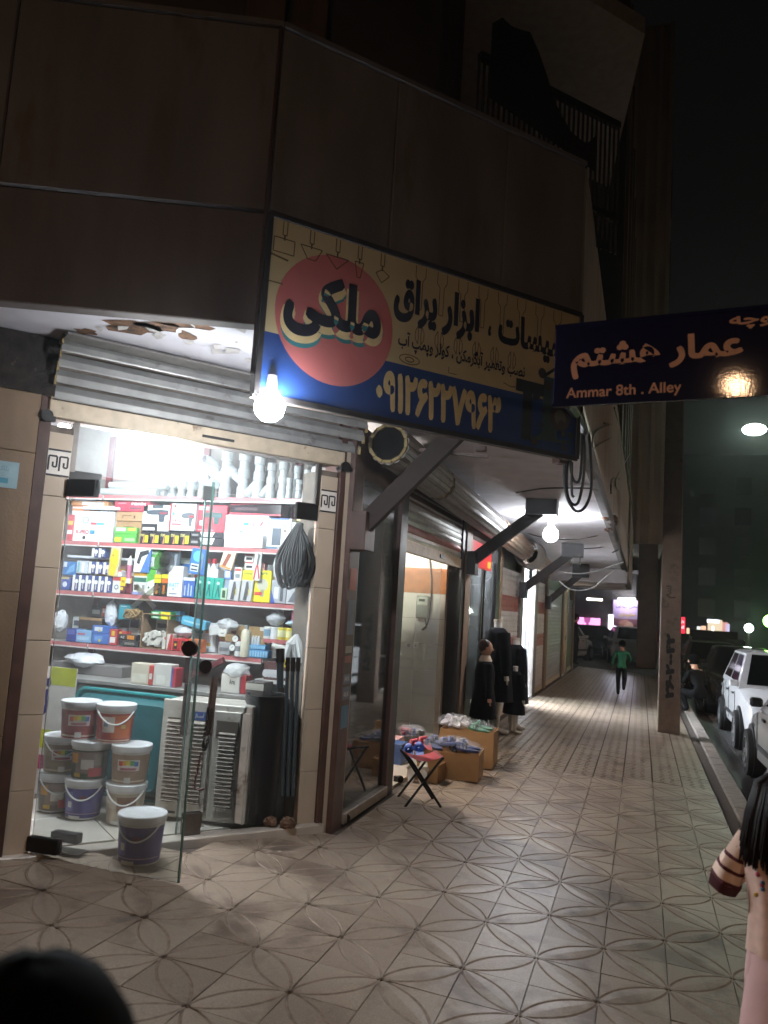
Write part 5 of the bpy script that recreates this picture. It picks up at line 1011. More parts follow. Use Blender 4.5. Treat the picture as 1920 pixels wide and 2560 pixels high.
# round plant-black drum with pipes
dr = thing('rubbish_drum', 'tall dark drum holding grey pipes beside the right jamb', 'drum', (-1.70, 1.30, .125))
m_dr = mat('black plastic', '#17191b', .4, var=.15); MB().lathe([(.001, 0), (.12, 0), (.135, .45), (.14, .78), (.15, .8), (.15, .84), (.13, .845), (.12, .5)], 22).build('barrel', m_dr, dr, smooth=True)
for k, (u, w2) in enumerate(((698, .024), (714, .012), (727, .013), (740, .012))):
    a = PY(u+ (2 if k == 0 else -8), 1720 if k == 0 else 1990, 1.22); b = PY(u+(3 if k == 0 else 6), 1626 if k == 0 else 1648, 1.22); q = MB(); q.cyl((0, 0, 0), b-a, w2, n=14); o = q.build('grey_pipe', mat('slate pipe', '#333d42', .4, var=.1), None, smooth=True, loc=a); tag(o, ('short blue grey pipe standing out of the dark drum', 'left slim pipe leaning beside the dark drum', 'middle slim pipe leaning beside the dark drum', 'right slim pipe leaning by the jamb')[k], 'pipe'); q = MB(); d = (b-a).normalized(); q.cyl((b-a)-d*.08, (b-a)+d*.012, w2*1.25, n=14); q.build('end_cap', m_dark, o, smooth=True)
# goods on the counter
zc_ = .931
def onc(label, u0, v0, u1, v1, hexc, deco=(), y=1.42, **k): return goods(label, u0, v0, u1, v1, hexc, deco, None, y-YS, .1, z0=zc_, **k)
bag('long crumpled white packet lying at the left of the counter', 215, 1650, .17, .055, m_bagw, 31, 1.7, neck=False)
goods('grey cement board lying under the white packet', 128, 1660, 305, 1680, '#7a7674', (), None, -.15, .2, name='board', cat='board', z0=.93, rough=.9)
onc('clear packet of paper cups on the counter', 328, 1658, 372, 1690, '#c9c0ae', (('r', .1, .1, .9, .5, '#d8d2c4'),), name='goods_bag', cat='bag'); onc('small red box between packets on the counter', 372, 1664, 384, 1690, '#b04a44', (('r', .2, .3, .8, .6, '#d8cfc8'),))
onc('clear packet of white tape rolls on the counter', 384, 1660, 428, 1696, '#cbc9c4', (('r', .2, .1, .7, .5, '#dcdad4'),), name='goods_bag', cat='bag'); onc('red and blue box end on the counter', 429, 1670, 440, 1697, '#b5303f', (('r', 0, 0, .35, 1, '#3f6ab0'),))
onc('white carton marked by pen under the bag of bulbs', 553, 1686, 600, 1712, '#d6d2cb', (('t', 'Aras', .45, .45, .75, .75, '#3a3a3a'),), y=1.45); onc('red and blue carton right of the marked white carton', 597, 1688, 616, 1704, '#b8383f', (('r', 0, 0, .3, 1, '#3f66a8'),), y=1.46)
b_ = bag('clear bag full of white bulbs on the marked carton', 592, 1678, .11, .055, m_bag, 33, 1.5, neck=False, inner=C('#d8d6cc', .4))
q = MB(); q.lathe([(.001, 0), (.07, 0), (.10, .045), (.105, .05)], 18); p = PG(590, 1716, zc_+.002); tag(q.build('scale_pan', mat('dark pan', '#2a3034', .35, .5), None, smooth=True, loc=(p.x, p.y, zc_+.002)), 'dark shallow dish on the counter', 'dish')
goods('closed ledger at the right end of the counter', 615, 1705, 660, 1714, '#4a4340', (('r', 0, .5, 1, .9, '#c9c4b8'),), None, -.5, .15, name='ledger', cat='book', z0=zc_)
q = MB(); a, b = PY(470, 1690, 1.62), PY(560, 1650, 1.62); q.bar((0, 0, 0), b-a, .04, .04); tag(q.build('red_profile', m_up, None, loc=a), 'dark red steel profile leaning behind the counter', 'steel bar')
# banner by the left jamb
bn = thing('banner', 'yellow and white banner with blue letters at the left jamb', 'banner', (-3.0, 1.12, .1)); q = MB(); T = plane_T((-.06, 0, .0), (1, 0, 0), (0, 0, 1)); a = PY(95, 1700, 1.12); b = PY(192, 1680, 1.12)
W_ = b.x-a.x; T = plane_T((a.x+3.0, 0, 0), (1, 0, 0), (0, 0, 1)); rect(q, T, 0, .0, W_, .93, 0, .0); rect(q, T, .1, .80, W_, .93, 1, .001); rect(q, T, 0, .35, W_*.6, .48, 1, .001); text(q, 'تا', .01, .58, .12, .88, T, 2, .04, .002); rect(q, T, 0, .2, W_*.4, .3, 3, .001)
q.build('sheet', [C('#cfcac4', .6), C('#b9c02a', .5), C('#34386a', .5), C('#a8486a', .5)], bn); MB().box(a.x+3.0, b.x+3.0, .002, .012, .0, .93).build('backing', C('#b8b4ae', .6), bn)

# ------------------------------------------------------------------ paint buckets
def bucket(label, x, y, z, hexc, art, rz=0., r=.125, h=.25, handle=True):
    t = thing('paint_bucket', label, 'bucket', (x, y, z), rz)
    MB().lathe([(.001, 0), (r*.84, 0), (r*.86, .004), (r*.98, h*.86), (r*.9, h*.86)], 28).build('pail', C('#d2cec8', .4), t, smooth=True)
    q = MB(); rr_ = lambda z_: r*(.86+.12*z_/(h*.86))+.0012
    q.lathe([(rr_(.012), .012), (rr_(h*.78), h*.78)], 28); q.build('printed_wrap', C(hexc, .4, var=.1), t, smooth=True)
    # art faces -y
    mats = []; q = MB()
    def sheet(a0, a1, z0, z1, hx, lift):
        m = C(hx, .4)
        if m not in mats: mats.append(m)
        n = 8; vs = []
        for zz in (z0, z1):
            for i in range(n+1):
                t_ = R(-90+a0+(a1-a0)*i/n); q_ = rr_(zz)+lift; vs.append((q_*math.cos(t_), q_*math.sin(t_), zz))
        q.add(vs, [(i, i+1, n+2+i, n+1+i) for i in range(n)], mats.index(m))
    for k, a in enumerate(art): sheet(a[0], a[1], a[2]*h, a[3]*h, a[4], .0008+.0005*k)
    # curved white ribbon and rainbow arch
    q.build('wrap_art', mats, t, smooth=True)
    MB().lathe([(r*.98, h*.84), (r*1.03, h*.845), (r*1.05, h*.88), (r*1.06, h*.98), (r*1.03, h), (r*.98, h), (r*.96, h*.985), (.001, h*.98)], 28).build('lid', C('#dcdde0', .35), t, smooth=True)
    if handle:
        q = MB(); q.tube(smooth_pts([Vector((r*1.06*math.cos(a), r*1.06*math.sin(a), h*.84-.33*h*math.sin(k/8*math.pi))) for k, a in enumerate([R(-150+i*15) for i in range(9)])], 3), .005, 6); q.build('bail_handle', C('#d8d8d6', .45), t, smooth=True)
    return t
def rainbow(z): return [(-35, 35, .38, .66, '#d9d4d0'), (-30, -18, .5, .62, '#c9483f'), (-18, -6, .52, .64, '#d8a03a'), (-6, 6, .53, .65, '#d8cf4a'), (6, 18, .52, .64, '#5aa86a'), (18, 30, .5, .62, '#4a7ab8'), (-24, 24, .40, .46, '#b06a70'), (-60, 60, .1, .14, '#d8c8b0'), (-10, 10, .08, .22, '#d6d2cc')]
room_art = [(-40, 45, .2, .74, '#8a7468'), (-20, 20, .3, .55, '#c9bfb4'), (20, 45, .4, .7, '#9a8f88'), (-60, -30, .45, .7, '#c98a2a'), (5, 50, .12, .34, '#c9585a'), (-45, -20, .1, .2, '#c9a03a')]
pur_art = [(-55, -25, .2, .7, '#6a6aa8'), (-45, -30, .3, .45, '#d8d6e0'), (-5, 15, .5, .6, '#7a3a4a'), (-70, 70, .14, .16, '#a890a8'), (-40, 0, .02, .1, '#d4d0cc')]
ZB = .128
F_ = lambda u, v, z: PG(u, v, z)
p = PG(325, 2166, gz(-1.95)); bucket('purple paint bucket with white lid standing alone outside the doors', p.x-.02, p.y+.11, gz(p.x), '#4a3f7e', pur_art, rz=R(20), r=.132, h=.27)
p = F_(180, 2048, ZB); bx, by = p.x, p.y+.1
bucket('purple paint bucket at the bottom of the middle stack', bx, by, ZB, '#45408a', pur_art, R(28))
bucket('paint bucket with a living room picture in the middle stack', bx+.02, by, ZB+.245, '#3a4a30', room_art, R(28), handle=False)
p = F_(285, 2062, ZB); cx_, cy2 = p.x, p.y+.1
bucket('cream paint bucket at the bottom of the right stack', cx_, cy2, ZB, '#b5a996', [(-20, 40, .3, .7, '#8f6f5c'), (-60, -20, .4, .6, '#c9c0b0'), (-40, 0, .02, .1, '#e0e0e0')], R(28))
bucket('tan paint bucket with a rainbow fan on the right stack', cx_+.01, cy2, ZB+.245, '#a08772', rainbow(0), R(28), handle=False)
p = F_(112, 2030, ZB); lx_, ly_ = p.x, p.y+.1
bucket('paint bucket with a grey room picture at the bottom left', lx_, ly_, ZB, '#6a5f58', room_art, R(40)); bucket('beige paint bucket with coloured dots upper left', lx_+.01, ly_, ZB+.245, '#a8977f', rainbow(0), R(40))
bucket('red paint bucket with a rainbow fan on top of the left stacks', (lx_+bx)/2+.03, (ly_+by)/2-.02, ZB+.49, '#9a3f42', rainbow(0), R(35), handle=False)
bucket('red and orange paint bucket on top beside the teal tub', bx+.16, by+.03, ZB+.49, '#a84340', [(-10, 60, .15, .74, '#c96a3a'), (-40, 0, .3, .7, '#d8ccc4'), (-35, -20, .45, .6, '#6a90b0'), (20, 35, .4, .5, '#d8b86a'), (-60, 60, .08, .11, '#d8c8b0')], R(35))
q = MB().box(-.09, .09, -.03, .03, 0, .055); p = PG(100, 2120, .115); tag(q.build('brick_wedge', m_dark, None, bevel=.004, loc=(p.x+.05, p.y+.16, .118), rot=(0, 0, DA)), 'black rubber wedge by the door foot', 'wedge')
q = MB().box(-.1, .1, -.05, .05, 0, .006); p = PG(165, 2132, .115); tag(q.build('floor_plate', m_ste, None, loc=(p.x, p.y+.02, .118), rot=(0, 0, DA)), 'steel floor plate beside the black wedge', 'plate')
q = MB(); rr = random.Random(2)
for k in range(3): q.blob((rr.uniform(-.05, .08), rr.uniform(-.03, .03), .03), (.05, .04, .035), 7, 0, .35, k)
p = PG(690, 2068, .12); tag(q.build('stone_lump', mat('brick rubble', '#6a5444', .9, var=.3, bump=.5), None, loc=(p.x, p.y+.02, .12)), 'broken brick lump at the foot of the drum', 'brick')
# ------------------------------------------------------------------ second shop interior
m_or = mat('orange veneer band', '#a5642f', .5, var=.2, scale=10); m_t2 = mat('pale wall tile', '#cfc8bd', .3, var=.05, scale=4)
YW = 5.2; iw = thing('tiled_wall', 'pale tiled side wall with an orange veneer band inside the shoe shop', 'wall', (-2.8, YW, 0))
MB().box(-1.6, 1.4, .02, .1, 0, 3.0).build('core', m_mortar, iw)
for r_ in range(6):
    for c in range(8):
        z0 = .06+r_*.29
        if c*.38 < 3.0: MB().box(-1.6+c*.38+.002, min(-1.6+(c+1)*.38, 1.4)-.002, .0, .02, z0+.002, z0+.288).build('wall_tile', m_t2, iw)
MB().box(-1.6, 1.4, -.004, .02, 1.80, 2.09).build('veneer_band', m_or, iw); MB().box(-1.6, 1.4, .0, .02, 2.09, 2.95).build('plaster_top', C('#d6d2cc', .7), iw)
MB().box(-3.9, -1.3, 2.2, 5.19, .03, .06).build('shoe_shop_floor', C('#c2b8aa', .3, var=.06), None); struct(bpy.data.objects['shoe_shop_floor'])
def meter(label, u, v, s=1.):
    p = PY(u, v, YW-.03); t = thing('electric_meter', label, 'meter', (p.x, YW-.005, p.z))
    MB().box(-.075*s, .075*s, -.07, .0, -.14*s, .12*s).build('case', C('#8f9288', .5), t, bevel=.01); MB().box(-.06*s, .06*s, -.08, -.07, .01, .1*s).build('dial_window', C('#bfc3b4', .3), t); MB().box(-.04*s, .03*s, -.083, -.08, .05*s, .08*s).build('display', C('#2e3a30', .3), t)
    q = MB(); q.tube(smooth_pts([Vector((.03, -.03, -.14*s)), Vector((.05, -.03, -.24*s)), Vector((.0, -.03, -.27*s)), Vector((.06, -.02, -.2)), Vector((.085, -.02, 0)), Vector((.08, -.01, .3)), Vector((.03, -.01, .62))], 4), .008, 6); q.build('wiring', m_dark, t, smooth=True)
meter('electric meter with looping wires on the shoe shop wall', 1058, 1515); meter('electric meter seen through the dusty pane by the corner', 945, 1470, .9)
for k, u in enumerate((1022, 1039)):
    p = PY(u, 1614, YW-.01); o = MB().box(-.04, .04, -.012, 0, -.04, .04).build('wall_socket', C('#d8d4cc', .4), None, bevel=.004, loc=(p.x, YW-.001, p.z)); tag(o, ('left white wall socket under the meter', 'right white wall switch under the meter')[k], 'socket'); q = MB(); disc(q, plane_T((0, -.0125, 0), (1, 0, 0), (0, 0, 1)), 0, 0, .022 if k == 0 else .012, 0, .0008); q.build('face', C('#8a8680', .5), o)
# Greek key strip on the wall inside the window
q = MB(); x0 = PY(985, 1400, YW).x
T = plane_T((x0-.16, YW-.006, 1.5), (1, 0, 0), (0, 0, 1)); rect(q, T, 0, 0, .13, 1.0, 0, .0)
for k in range(9): line(q, T, [(.02, .04+k*.11), (.11, .04+k*.11), (.11, .1+k*.11), (.05, .1+k*.11), (.05, .075+k*.11)], .012, 1, .002)
tag(q.build('key_pattern_strip', [C('#b8bdb4', .4), C('#2a2c2e', .4)], None), 'vertical Greek key strip seen through the dusty pane', 'strip')
q = MB(); q.box(-.03, .03, -.03, .0, 0, 1.1); tag(q.build('red_board', C('#a03a34', .5), None, loc=(PY(940, 1400, 5.1).x-.42, 5.1, 1.4)), 'narrow red board seen through the dusty pane', 'board')
# low display shelf behind the dusty pane
ds = thing('display_shelf', 'dark display stand behind the dusty pane', 'shelf', (-1.75, 2.6, .06)); 
for z in (.0, .42, .84, 1.2): MB().box(-.28, .26, -.42, .3, z, z+.025).build('board', m_dark, ds)
for x, y in ((-.26, -.4), (.24, -.4), (.24, .28), (-.26, .28)): MB().box(x, x+.025, y, y+.025, 0, 1.22).build('leg', m_dark, ds)
for k, (x, y, r, h, hx, z, cp) in enumerate(((-1.62, 2.35, .035, .25, '#c9cdd2', 1.285, '#d8d8d8'), (-1.78, 2.5, .04, .17, '#3f5f9a', 1.285, '#d0d0d0'), (-1.55, 2.7, .04, .2, '#3d6fb0', 1.285, '#cfcfcf'), (-1.6, 2.4, .05, .16, '#6a6f66', .925, '#3a3a3a'), (-1.7, 2.65, .05, .2, '#54606a', .925, '#2a2a2a'), (-1.6, 2.5, .05, .2, '#4c5a44', .505, '#333333'))):
    q = MB(); q.lathe([(.001, 0), (r, 0), (r, h*.72), (r*.5, h*.82), (r*.4, h*.84)], 14); o = q.build('display_bottle', C(hx, .35), None, smooth=True, loc=(x, y, z)); tag(o, ('tall white spray bottle on the top board behind the dusty pane', 'short blue bottle on the top board behind the dusty pane', 'blue can at the right behind the dusty pane', 'grey jar on the middle board behind the dusty pane', 'slate flask on the middle board behind the dusty pane', 'olive jar on the low board behind the dusty pane')[k], 'bottle'); q = MB(); q.lathe([(r*.42, h*.82), (r*.42, h*.97), (.001, h)], 12); q.build('cap', C(cp, .4), o, smooth=True)
q = MB(); q.tube([(.07*math.cos(t), 0, .12+.1*math.sin(t)) for t in [i*math.pi/8 for i in range(17)]], .009, 6); q.cyl((0, 0, 0), (0, 0, .03), .05, n=14); tag(q.build('table_mirror', m_ste, None, smooth=True, loc=(-1.58, 2.56, 1.285), rot=(0, 0, R(25))), 'round table mirror on the top board behind the dusty pane', 'mirror')
# glass leaf standing open in the shoe doorway
p1, p2 = PG(1031, 1863), PG(1120, 1850); gl2 = thing('glass_door', 'glass leaf folded inwards in the shoe shop doorway', 'door', (-1.40, 4.95, .06), R(186)); MB().box(0, .8, -.004, .004, 0, 2.1).build('pane', glass('shop glass'), gl2); MB().box(.79, .80, -.006, .006, 0, 2.1).build('edge', m_dark, gl2); q = MB(); q.box(.76, .82, -.02, .02, .88, .96); q.cyl((.8, -.03, .97), (.8, .03, .97), .02, n=10); q.build('lock', m_dark, gl2)
# clothes shop front with red sign board and glass
cs = thing('clothes_shop', 'lit clothes shop window under a small red sign', 'shop', (XF-.04, 5.86, 0))
MB().box(-.004, .004, .0, 1.0, .15, 2.35).build('pane', glass('shop glass'), cs); MB().box(-.004, .004, 1.3, 1.96, .15, 2.35).build('pane', glass('shop glass'), cs)
MB().box(.0, .035, .05, 1.5, 2.2, 2.52).build('red_board', mat('red sign board', '#b02226', .4), cs); q = MB(); T = plane_T((.036, .05, 2.2), (0, 1, 0), (0, 0, 1)); rect(q, T, 1.15, .03, 1.38, .12, 0, .001); q.build('yellow_mark', C('#c9a83a'), cs)
MB().box(-1.9, -1.8, -.4, 2.2, .03, 2.6).build('inner_wall', C('#c9c6c0', .6), cs); MB().box(-.06, .02, 1.0, 1.04, .1, 2.4).build('frame_bar', m_ste, cs)
MB().box(-.5, -.1, .15, .9, .03, 1.2).build('green_poster_stand', C('#6f9a3a', .5), cs)
# ------------------------------------------------------------------ cartons of slippers at the doorway
m_card = mat('brown cardboard', '#a07a50', .75, var=.1, scale=7, stain=('#83623f', 5, .62)); m_cardi = mat('carton inside', '#6b5137', .8)
def carton(label, c, sx_, sy_, h, rz):
    t = thing('cardboard_carton', label, 'box', (c[0], c[1], gz(c[0])), rz); e = .006
    for nm, b in (('front_panel', (-sx_/2, sx_/2, -sy_/2, -sy_/2+e)), ('back_panel', (-sx_/2, sx_/2, sy_/2-e, sy_/2)), ('left_panel', (-sx_/2, -sx_/2+e, -sy_/2+e, sy_/2-e)), ('right_panel', (sx_/2-e, sx_/2, -sy_/2+e, sy_/2-e))): MB().box(*b, .003, h).build(nm, m_card, t)
    MB().box(-sx_/2+e, sx_/2-e, -sy_/2+e, sy_/2-e, .003, .01).build('bottom', m_cardi, t)
    MB().box(-sx_/2+.02, sx_/2-.02, -sy_/2+.02, sy_/2-.02, h*.55, h*.56).build('filler', m_cardi, t)
    return t
A1 = carton('front brown carton heaped with bagged blue slippers', (-.99, 3.98), .62, .40, .25, R(4)); A2 = carton('rear brown carton with white packets and green cloth', (-.95, 4.72), .56, .42, .36, R(3))
carton('low brown carton lying behind the stool by the sill', (-1.12, 3.62), .3, .22, .16, R(-6))
def slipper(label, x, y, z, hx, rz, tilt=0., bagm=True):
    t = thing('slipper_pair', label, 'slippers', (x, y, z), rot=(R(tilt), R(random.Random(int(x*999)).uniform(-15, 15)), rz))
    for s in (-1, 1):
        q = MB(); out = [(s*.05+.042*math.sin(a)*(1+.25*math.cos(a)), .12*math.cos(a)) for a in [i*math.pi/8 for i in range(16)]]; q.prism(out, 0, .022); q.build('sole', C(hx, .5), t, smooth=False)
        q = MB(); q.tube([(s*.05-.04, .03, .02), (s*.05-.02, .045, .055), (s*.05+.02, .045, .055), (s*.05+.04, .03, .02)], .02, 8); q.build('strap', C(hx, .5), t, smooth=True)
    if bagm: q = MB(); q.blob((0, 0, .03), (.13, .15, .055), 12, 0, .15, int(abs(x*100))); q.build('bag', film('slipper bag', '#dfe4ee', .13), t, smooth=True)
for lab, x, y, z, hx, rz, ti, bg_ in (('dark blue bagged slippers at the left of the front carton', -1.13, 3.93, .27, '#33406e', R(70), 10, 1), ('blue bagged slippers in the middle of the front carton', -.98, 3.98, .29, '#3a4a86', R(60), -8, 1), ('dark blue bagged slippers at the right of the front carton', -.82, 3.97, .27, '#2c3a70', R(95), 6, 1), ('grey strapped slippers behind the blue ones', -.93, 4.1, .25, '#4a4c58', R(20), 12, 1), ('red slippers poking out at the left of the front carton', -1.24, 3.84, .25, '#b04450', R(40), 25, 0), ('white slippers standing against the low carton', -1.17, 3.48, .08, '#cfc8bb', R(10), 68, 0), ('clear bagged pale slippers in the rear carton', -1.05, 4.7, .39, '#b9b6b4', R(30), 10, 1), ('green cloth slippers at the right of the rear carton', -.83, 4.68, .37, '#2f7a56', R(80), 8, 1), ('pale packed slippers at the left of the rear carton', -1.16, 4.75, .38, '#a9a6ae', R(-20), 12, 1), ('bright blue slippers between carton and stool', -1.27, 3.72, .2, '#2f52a8', R(15), 40, 0)):
    slipper(lab, x, y, z+gz(x), hx, rz, ti, bg_)
for k, (x, y, z, hx, lab) in enumerate(((-1.62, 4.2, .06, '#3f5a8a', 'blue printed carton inside the shoe shop doorway'), (-1.75, 4.5, .06, '#c9a0a0', 'pink printed carton inside the shoe shop doorway'))): tag(MB().box(-.12, .12, -.12, .12, 0, .2).build('printed_carton', C(hx, .5), None, bevel=.004, loc=(x, y, z)), lab, 'box')
for k in range(3): bag(('left', 'middle', 'right')[k]+' heap of bagged shoes inside the doorway', 1018+k*12, 1828, .1, .06, film('slipper bag'), 40+k, 4.3, neck=False, inner=C(('#a04a5a', '#3f4f8a', '#8a8a90')[k], .5))
# ------------------------------------------------------------------ folding stool
so_ = thing('folding_stool', 'red canvas folding stool with black steel legs on the pavement', 'stool', (-.955, 2.76, gz(-.955)), R(-62))
m_bk = mat('black tube', '#141414', .4, .3); hw, hd, hh = .165, .15, .385
for s in (-1, 1):
    x = s*hw*.92
    q = MB(); q.tube([(x, -hd, 0), (x*.98, hd*.75, hh-.03), (x*.98, hd*.95, hh)], .0105, 8); q.build('leg', m_bk, so_, smooth=True)
    q = MB(); q.tube([(x*.9, hd, 0), (x*.9, -hd*.75, hh-.03), (x*.9, -hd*.95, hh)], .0105, 8); q.build('leg', m_bk, so_, smooth=True)
for s in (-1, 1): q = MB(); q.tube([(-hw*.92, s*hd*.95, hh), (hw*.92, s*hd*.95, hh)], .0105, 8); q.build('seat_rail', m_bk, so_, smooth=True)
q = MB(); n = 8; vs = []
for i in range(n+1):
    t = -1+2*i/n
    for x in (-hw*.8, 0, hw*.8): vs.append((x, t*hd*1.0, hh+.014-.045*(1-t*t)))
q.add(vs, [(i*3+j, i*3+j+1, (i+1)*3+j+1, (i+1)*3+j) for i in range(n) for j in range(2)]); q.build('canvas_seat', mat('red canvas', '#a83440', .8, var=.12, scale=60), so_, smooth=True)
# ------------------------------------------------------------------ bodies
def skinned(name, V, E, Rr, matf, mats, parent, sub=2, loc=None, rot=None):
    me = bpy.data.meshes.new(name); me.from_pydata(V, E, []); o = bpy.data.objects.new(name, me); COL.objects.link(o)
    o.modifiers.new('skin', 'SKIN'); sk = me.skin_vertices[0].data
    for i, r in enumerate(Rr): sk[i].radius = r if isinstance(r, tuple) else (r, r)
    sk[0].use_root = True; s = o.modifiers.new('sub', 'SUBSURF'); s.levels = sub; s.render_levels = sub
    dg = bpy.context.evaluated_depsgraph_get(); nm = bpy.data.meshes.new_from_object(o.evaluated_get(dg)); bpy.data.objects.remove(o)
    nm.materials.clear()
    for m in mats: nm.materials.append(m)
    for p in nm.polygons: p.material_index = matf(p.center); p.use_smooth = True
    return inst(nm, name, parent, loc, rot)
m_skin = mat('skin', '#b98a70', .5, var=.05); m_hair = mat('dark brown hair', '#170e0b', .5, var=.35, scale=90, spec=.15); m_blk = mat('black hair', '#040304', .8, var=.3, scale=120, spec=.06)
def person(name, label, loc, rz, H, J, mats, matf, hairm, hair='short', extra=None):
    """J: joints for unit height; pelvis first; y forward"""
    t = thing(name, label, 'person', loc, rz)
    keys = ['pelvis', 'waist', 'chest', 'neck', 'head', 'crown', 'lsh', 'lel', 'lwr', 'lha', 'rsh', 'rel', 'rwr', 'rha', 'lhip', 'lkn', 'lan', 'lto', 'rhip', 'rkn', 'ran', 'rto']
    rad = dict(pelvis=(.075, .06), waist=(.068, .052), chest=(.085, .058), neck=.030, head=(.052, .058), crown=.035, lsh=.034, lel=.024, lwr=.016, lha=.018, rsh=.034, rel=.024, rwr=.016, rha=.018, lhip=.052, lkn=.044, lan=.032, lto=.024, rhip=.056, rkn=.044, ran=.032, rto=.02)
    E = [('pelvis', 'waist'), ('waist', 'chest'), ('chest', 'neck'), ('neck', 'head'), ('head', 'crown'), ('chest', 'lsh'), ('lsh', 'lel'), ('lel', 'lwr'), ('lwr', 'lha'), ('chest', 'rsh'), ('rsh', 'rel'), ('rel', 'rwr'), ('rwr', 'rha'), ('pelvis', 'lhip'), ('lhip', 'lkn'), ('lkn', 'lan'), ('lan', 'lto'), ('pelvis', 'rhip'), ('rhip', 'rkn'), ('rkn', 'ran'), ('ran', 'rto')]
    V = [tuple(c*H for c in J[k]) for k in keys]; ix = {k: i for i, k in enumerate(keys)}
    rr_ = [tuple(c*H for c in rad[k]) if isinstance(rad[k], tuple) else rad[k]*H for k in keys]
    b = skinned('body', V, [(ix[a], ix[c]) for a, c in E], rr_, lambda c: matf(c/H), mats, t)
    hd_ = Vector(J['head'])*H; r = .063*H
    q = MB(); q.blob((hd_.x, hd_.y-.012*H, hd_.z+.018*H), (r*1.02, r*1.12, r*1.12), 16, 0, .03, 3)
    # keep the face clear
    if hair == 'long':
        q.lathe([(r*1.05, .02*H), (r*1.12, -.03*H), (r*1.15, -.09*H), (r*1.2, -.15*H), (r*.9, -.17*H)], 18, c=(hd_.x, hd_.y-.03*H, hd_.z), a0=R(150), a1=R(390))
    q.build('hair', hairm, t, smooth=True)
    q = MB(); f = hd_+Vector((0, .055*H, 0))
    for s in (-1, 1): q.blob((f.x+s*.02*H, f.y-.004*H, f.z+.004*H), (.007*H, .004*H, .004*H), 8, 1); q.blob((hd_.x+s*.058*H, hd_.y, hd_.z-.004*H), (.008*H, .014*H, .018*H), 8, 0)
    q.blob((f.x, f.y+.004*H, f.z-.012*H), (.008*H, .012*H, .012*H), 8, 0); q.blob((f.x, f.y-.004*H, f.z-.034*H), (.016*H, .005*H, .005*H), 8, 2)
    q.build('face', [m_skin, C('#1a1412'), C('#8a4a44')], t, smooth=True)
    q = MB()
    for s, w_, e_ in ((1, 'lwr', 'lha'), (-1, 'rwr', 'rha')):
        a, b2 = Vector(J[w_])*H, Vector(J[e_])*H; d = (b2-a).normalized(); sd = d.cross(Vector((0, 1, .2))).normalized()
        for k in range(4): o_ = sd*(.008*H*(k-1.5)); L_ = (.030, .036, .034, .026)[k]*H; q.tube([b2+o_, b2+o_+d*L_*.55, b2+o_+d*L_+Vector((0, .006*H, 0))], .0052*H, 6)
        q.tube([a+d*.01*H+sd*.012*H, b2+sd*.024*H, b2+sd*.024*H+d*.016*H], .0058*H, 6)
    q.build('fingers', m_skin, t, smooth=True)
    return t
STAND = dict(pelvis=(0, 0, .52), waist=(0, 0, .60), chest=(0, 0, .72), neck=(0, 0, .83), head=(0, .01, .91), crown=(0, 0, .965), lsh=(.105, 0, .775), lel=(.135, -.01, .62), lwr=(.145, .03, .49), lha=(.145, .04, .455), rsh=(-.105, 0, .775), rel=(-.135, -.01, .62), rwr=(-.145, .03, .49), rha=(-.145, .04, .455), lhip=(.052, 0, .47), lkn=(.055, .01, .27), lan=(.055, -.01, .05), lto=(.055, .07, .02), rhip=(-.052, 0, .47), rkn=(-.055, .01, .27), ran=(-.055, -.01, .05), rto=(-.055, .07, .02))
RUN = dict(STAND); RUN.update(lel=(.16, .05, .64), lwr=(.12, .12, .60), lha=(.11, .15, .6), rel=(-.15, -.07, .64), rwr=(-.16, -.05, .53), rha=(-.16, -.03, .50), lhip=(.05, 0, .47), lkn=(.055, -.02, .27), lan=(.05, -.16, .18), lto=(.05, -.2, .12), rkn=(-.055, .06, .27), ran=(-.05, .03, .05), rto=(-.05, .1, .02), head=(.0, .02, .91))
SQUAT = dict(STAND); SQUAT.update(pelvis=(0, -.05, .22), waist=(0, -.03, .30), chest=(0, .03, .42), neck=(0, .06, .52), head=(0, .09, .59), crown=(0, .09, .645), lsh=(.105, .03, .46), lel=(.15, .12, .36), lwr=(.16, .24, .40), lha=(.16, .275, .41), rsh=(-.105, .03, .46), rel=(-.13, .10, .34), rwr=(-.06, .18, .3), rha=(-.04, .2, .29), lhip=(.06, -.03, .2), lkn=(.10, .18, .24), lan=(.09, .06, .04), lto=(.1, .13, .02), rhip=(-.06, -.03, .2), rkn=(-.10, .18, .24), ran=(-.09, .06, .04), rto=(-.1, .13, .02))
p = PG(1552, 1740); person('person', 'child in a green top and dark trousers running up the arcade', (p.x, p.y, gz(p.x)+.01), 0, 1.22, RUN, [m_skin, mat('green top', '#156a44', .8, var=.12, scale=40), mat('dark trousers', '#0a0a0d', .9, spec=.2)], lambda c: 2 if c.z < .50 and abs(c.x) < .12 else (1 if c.z < .80 and c.z > .47 else 0) if abs(c.x) < .2 else 0, m_blk)
p = PG(1438, 1660); person('person', 'dark clothed adult standing by the white cars', (p.x, p.y-.4, gz(p.x)), R(-70), 1.74, STAND, [m_skin, mat('dark coat', '#08080b', .9, spec=.2), mat('dark trousers')], lambda c: 2 if c.z < .47 else (1 if c.z < .82 else 0), m_blk)
p = PG(1722, 1722); person('person', 'man in dark clothes crouching at the kerb with his arm towards a car', (1.85, 13.6, -.085), R(35), 1.7, SQUAT, [m_skin, mat('dark coat'), mat('dark trousers')], lambda c: 2 if c.z < .27 else (1 if c.z < .5 else 0), m_blk)
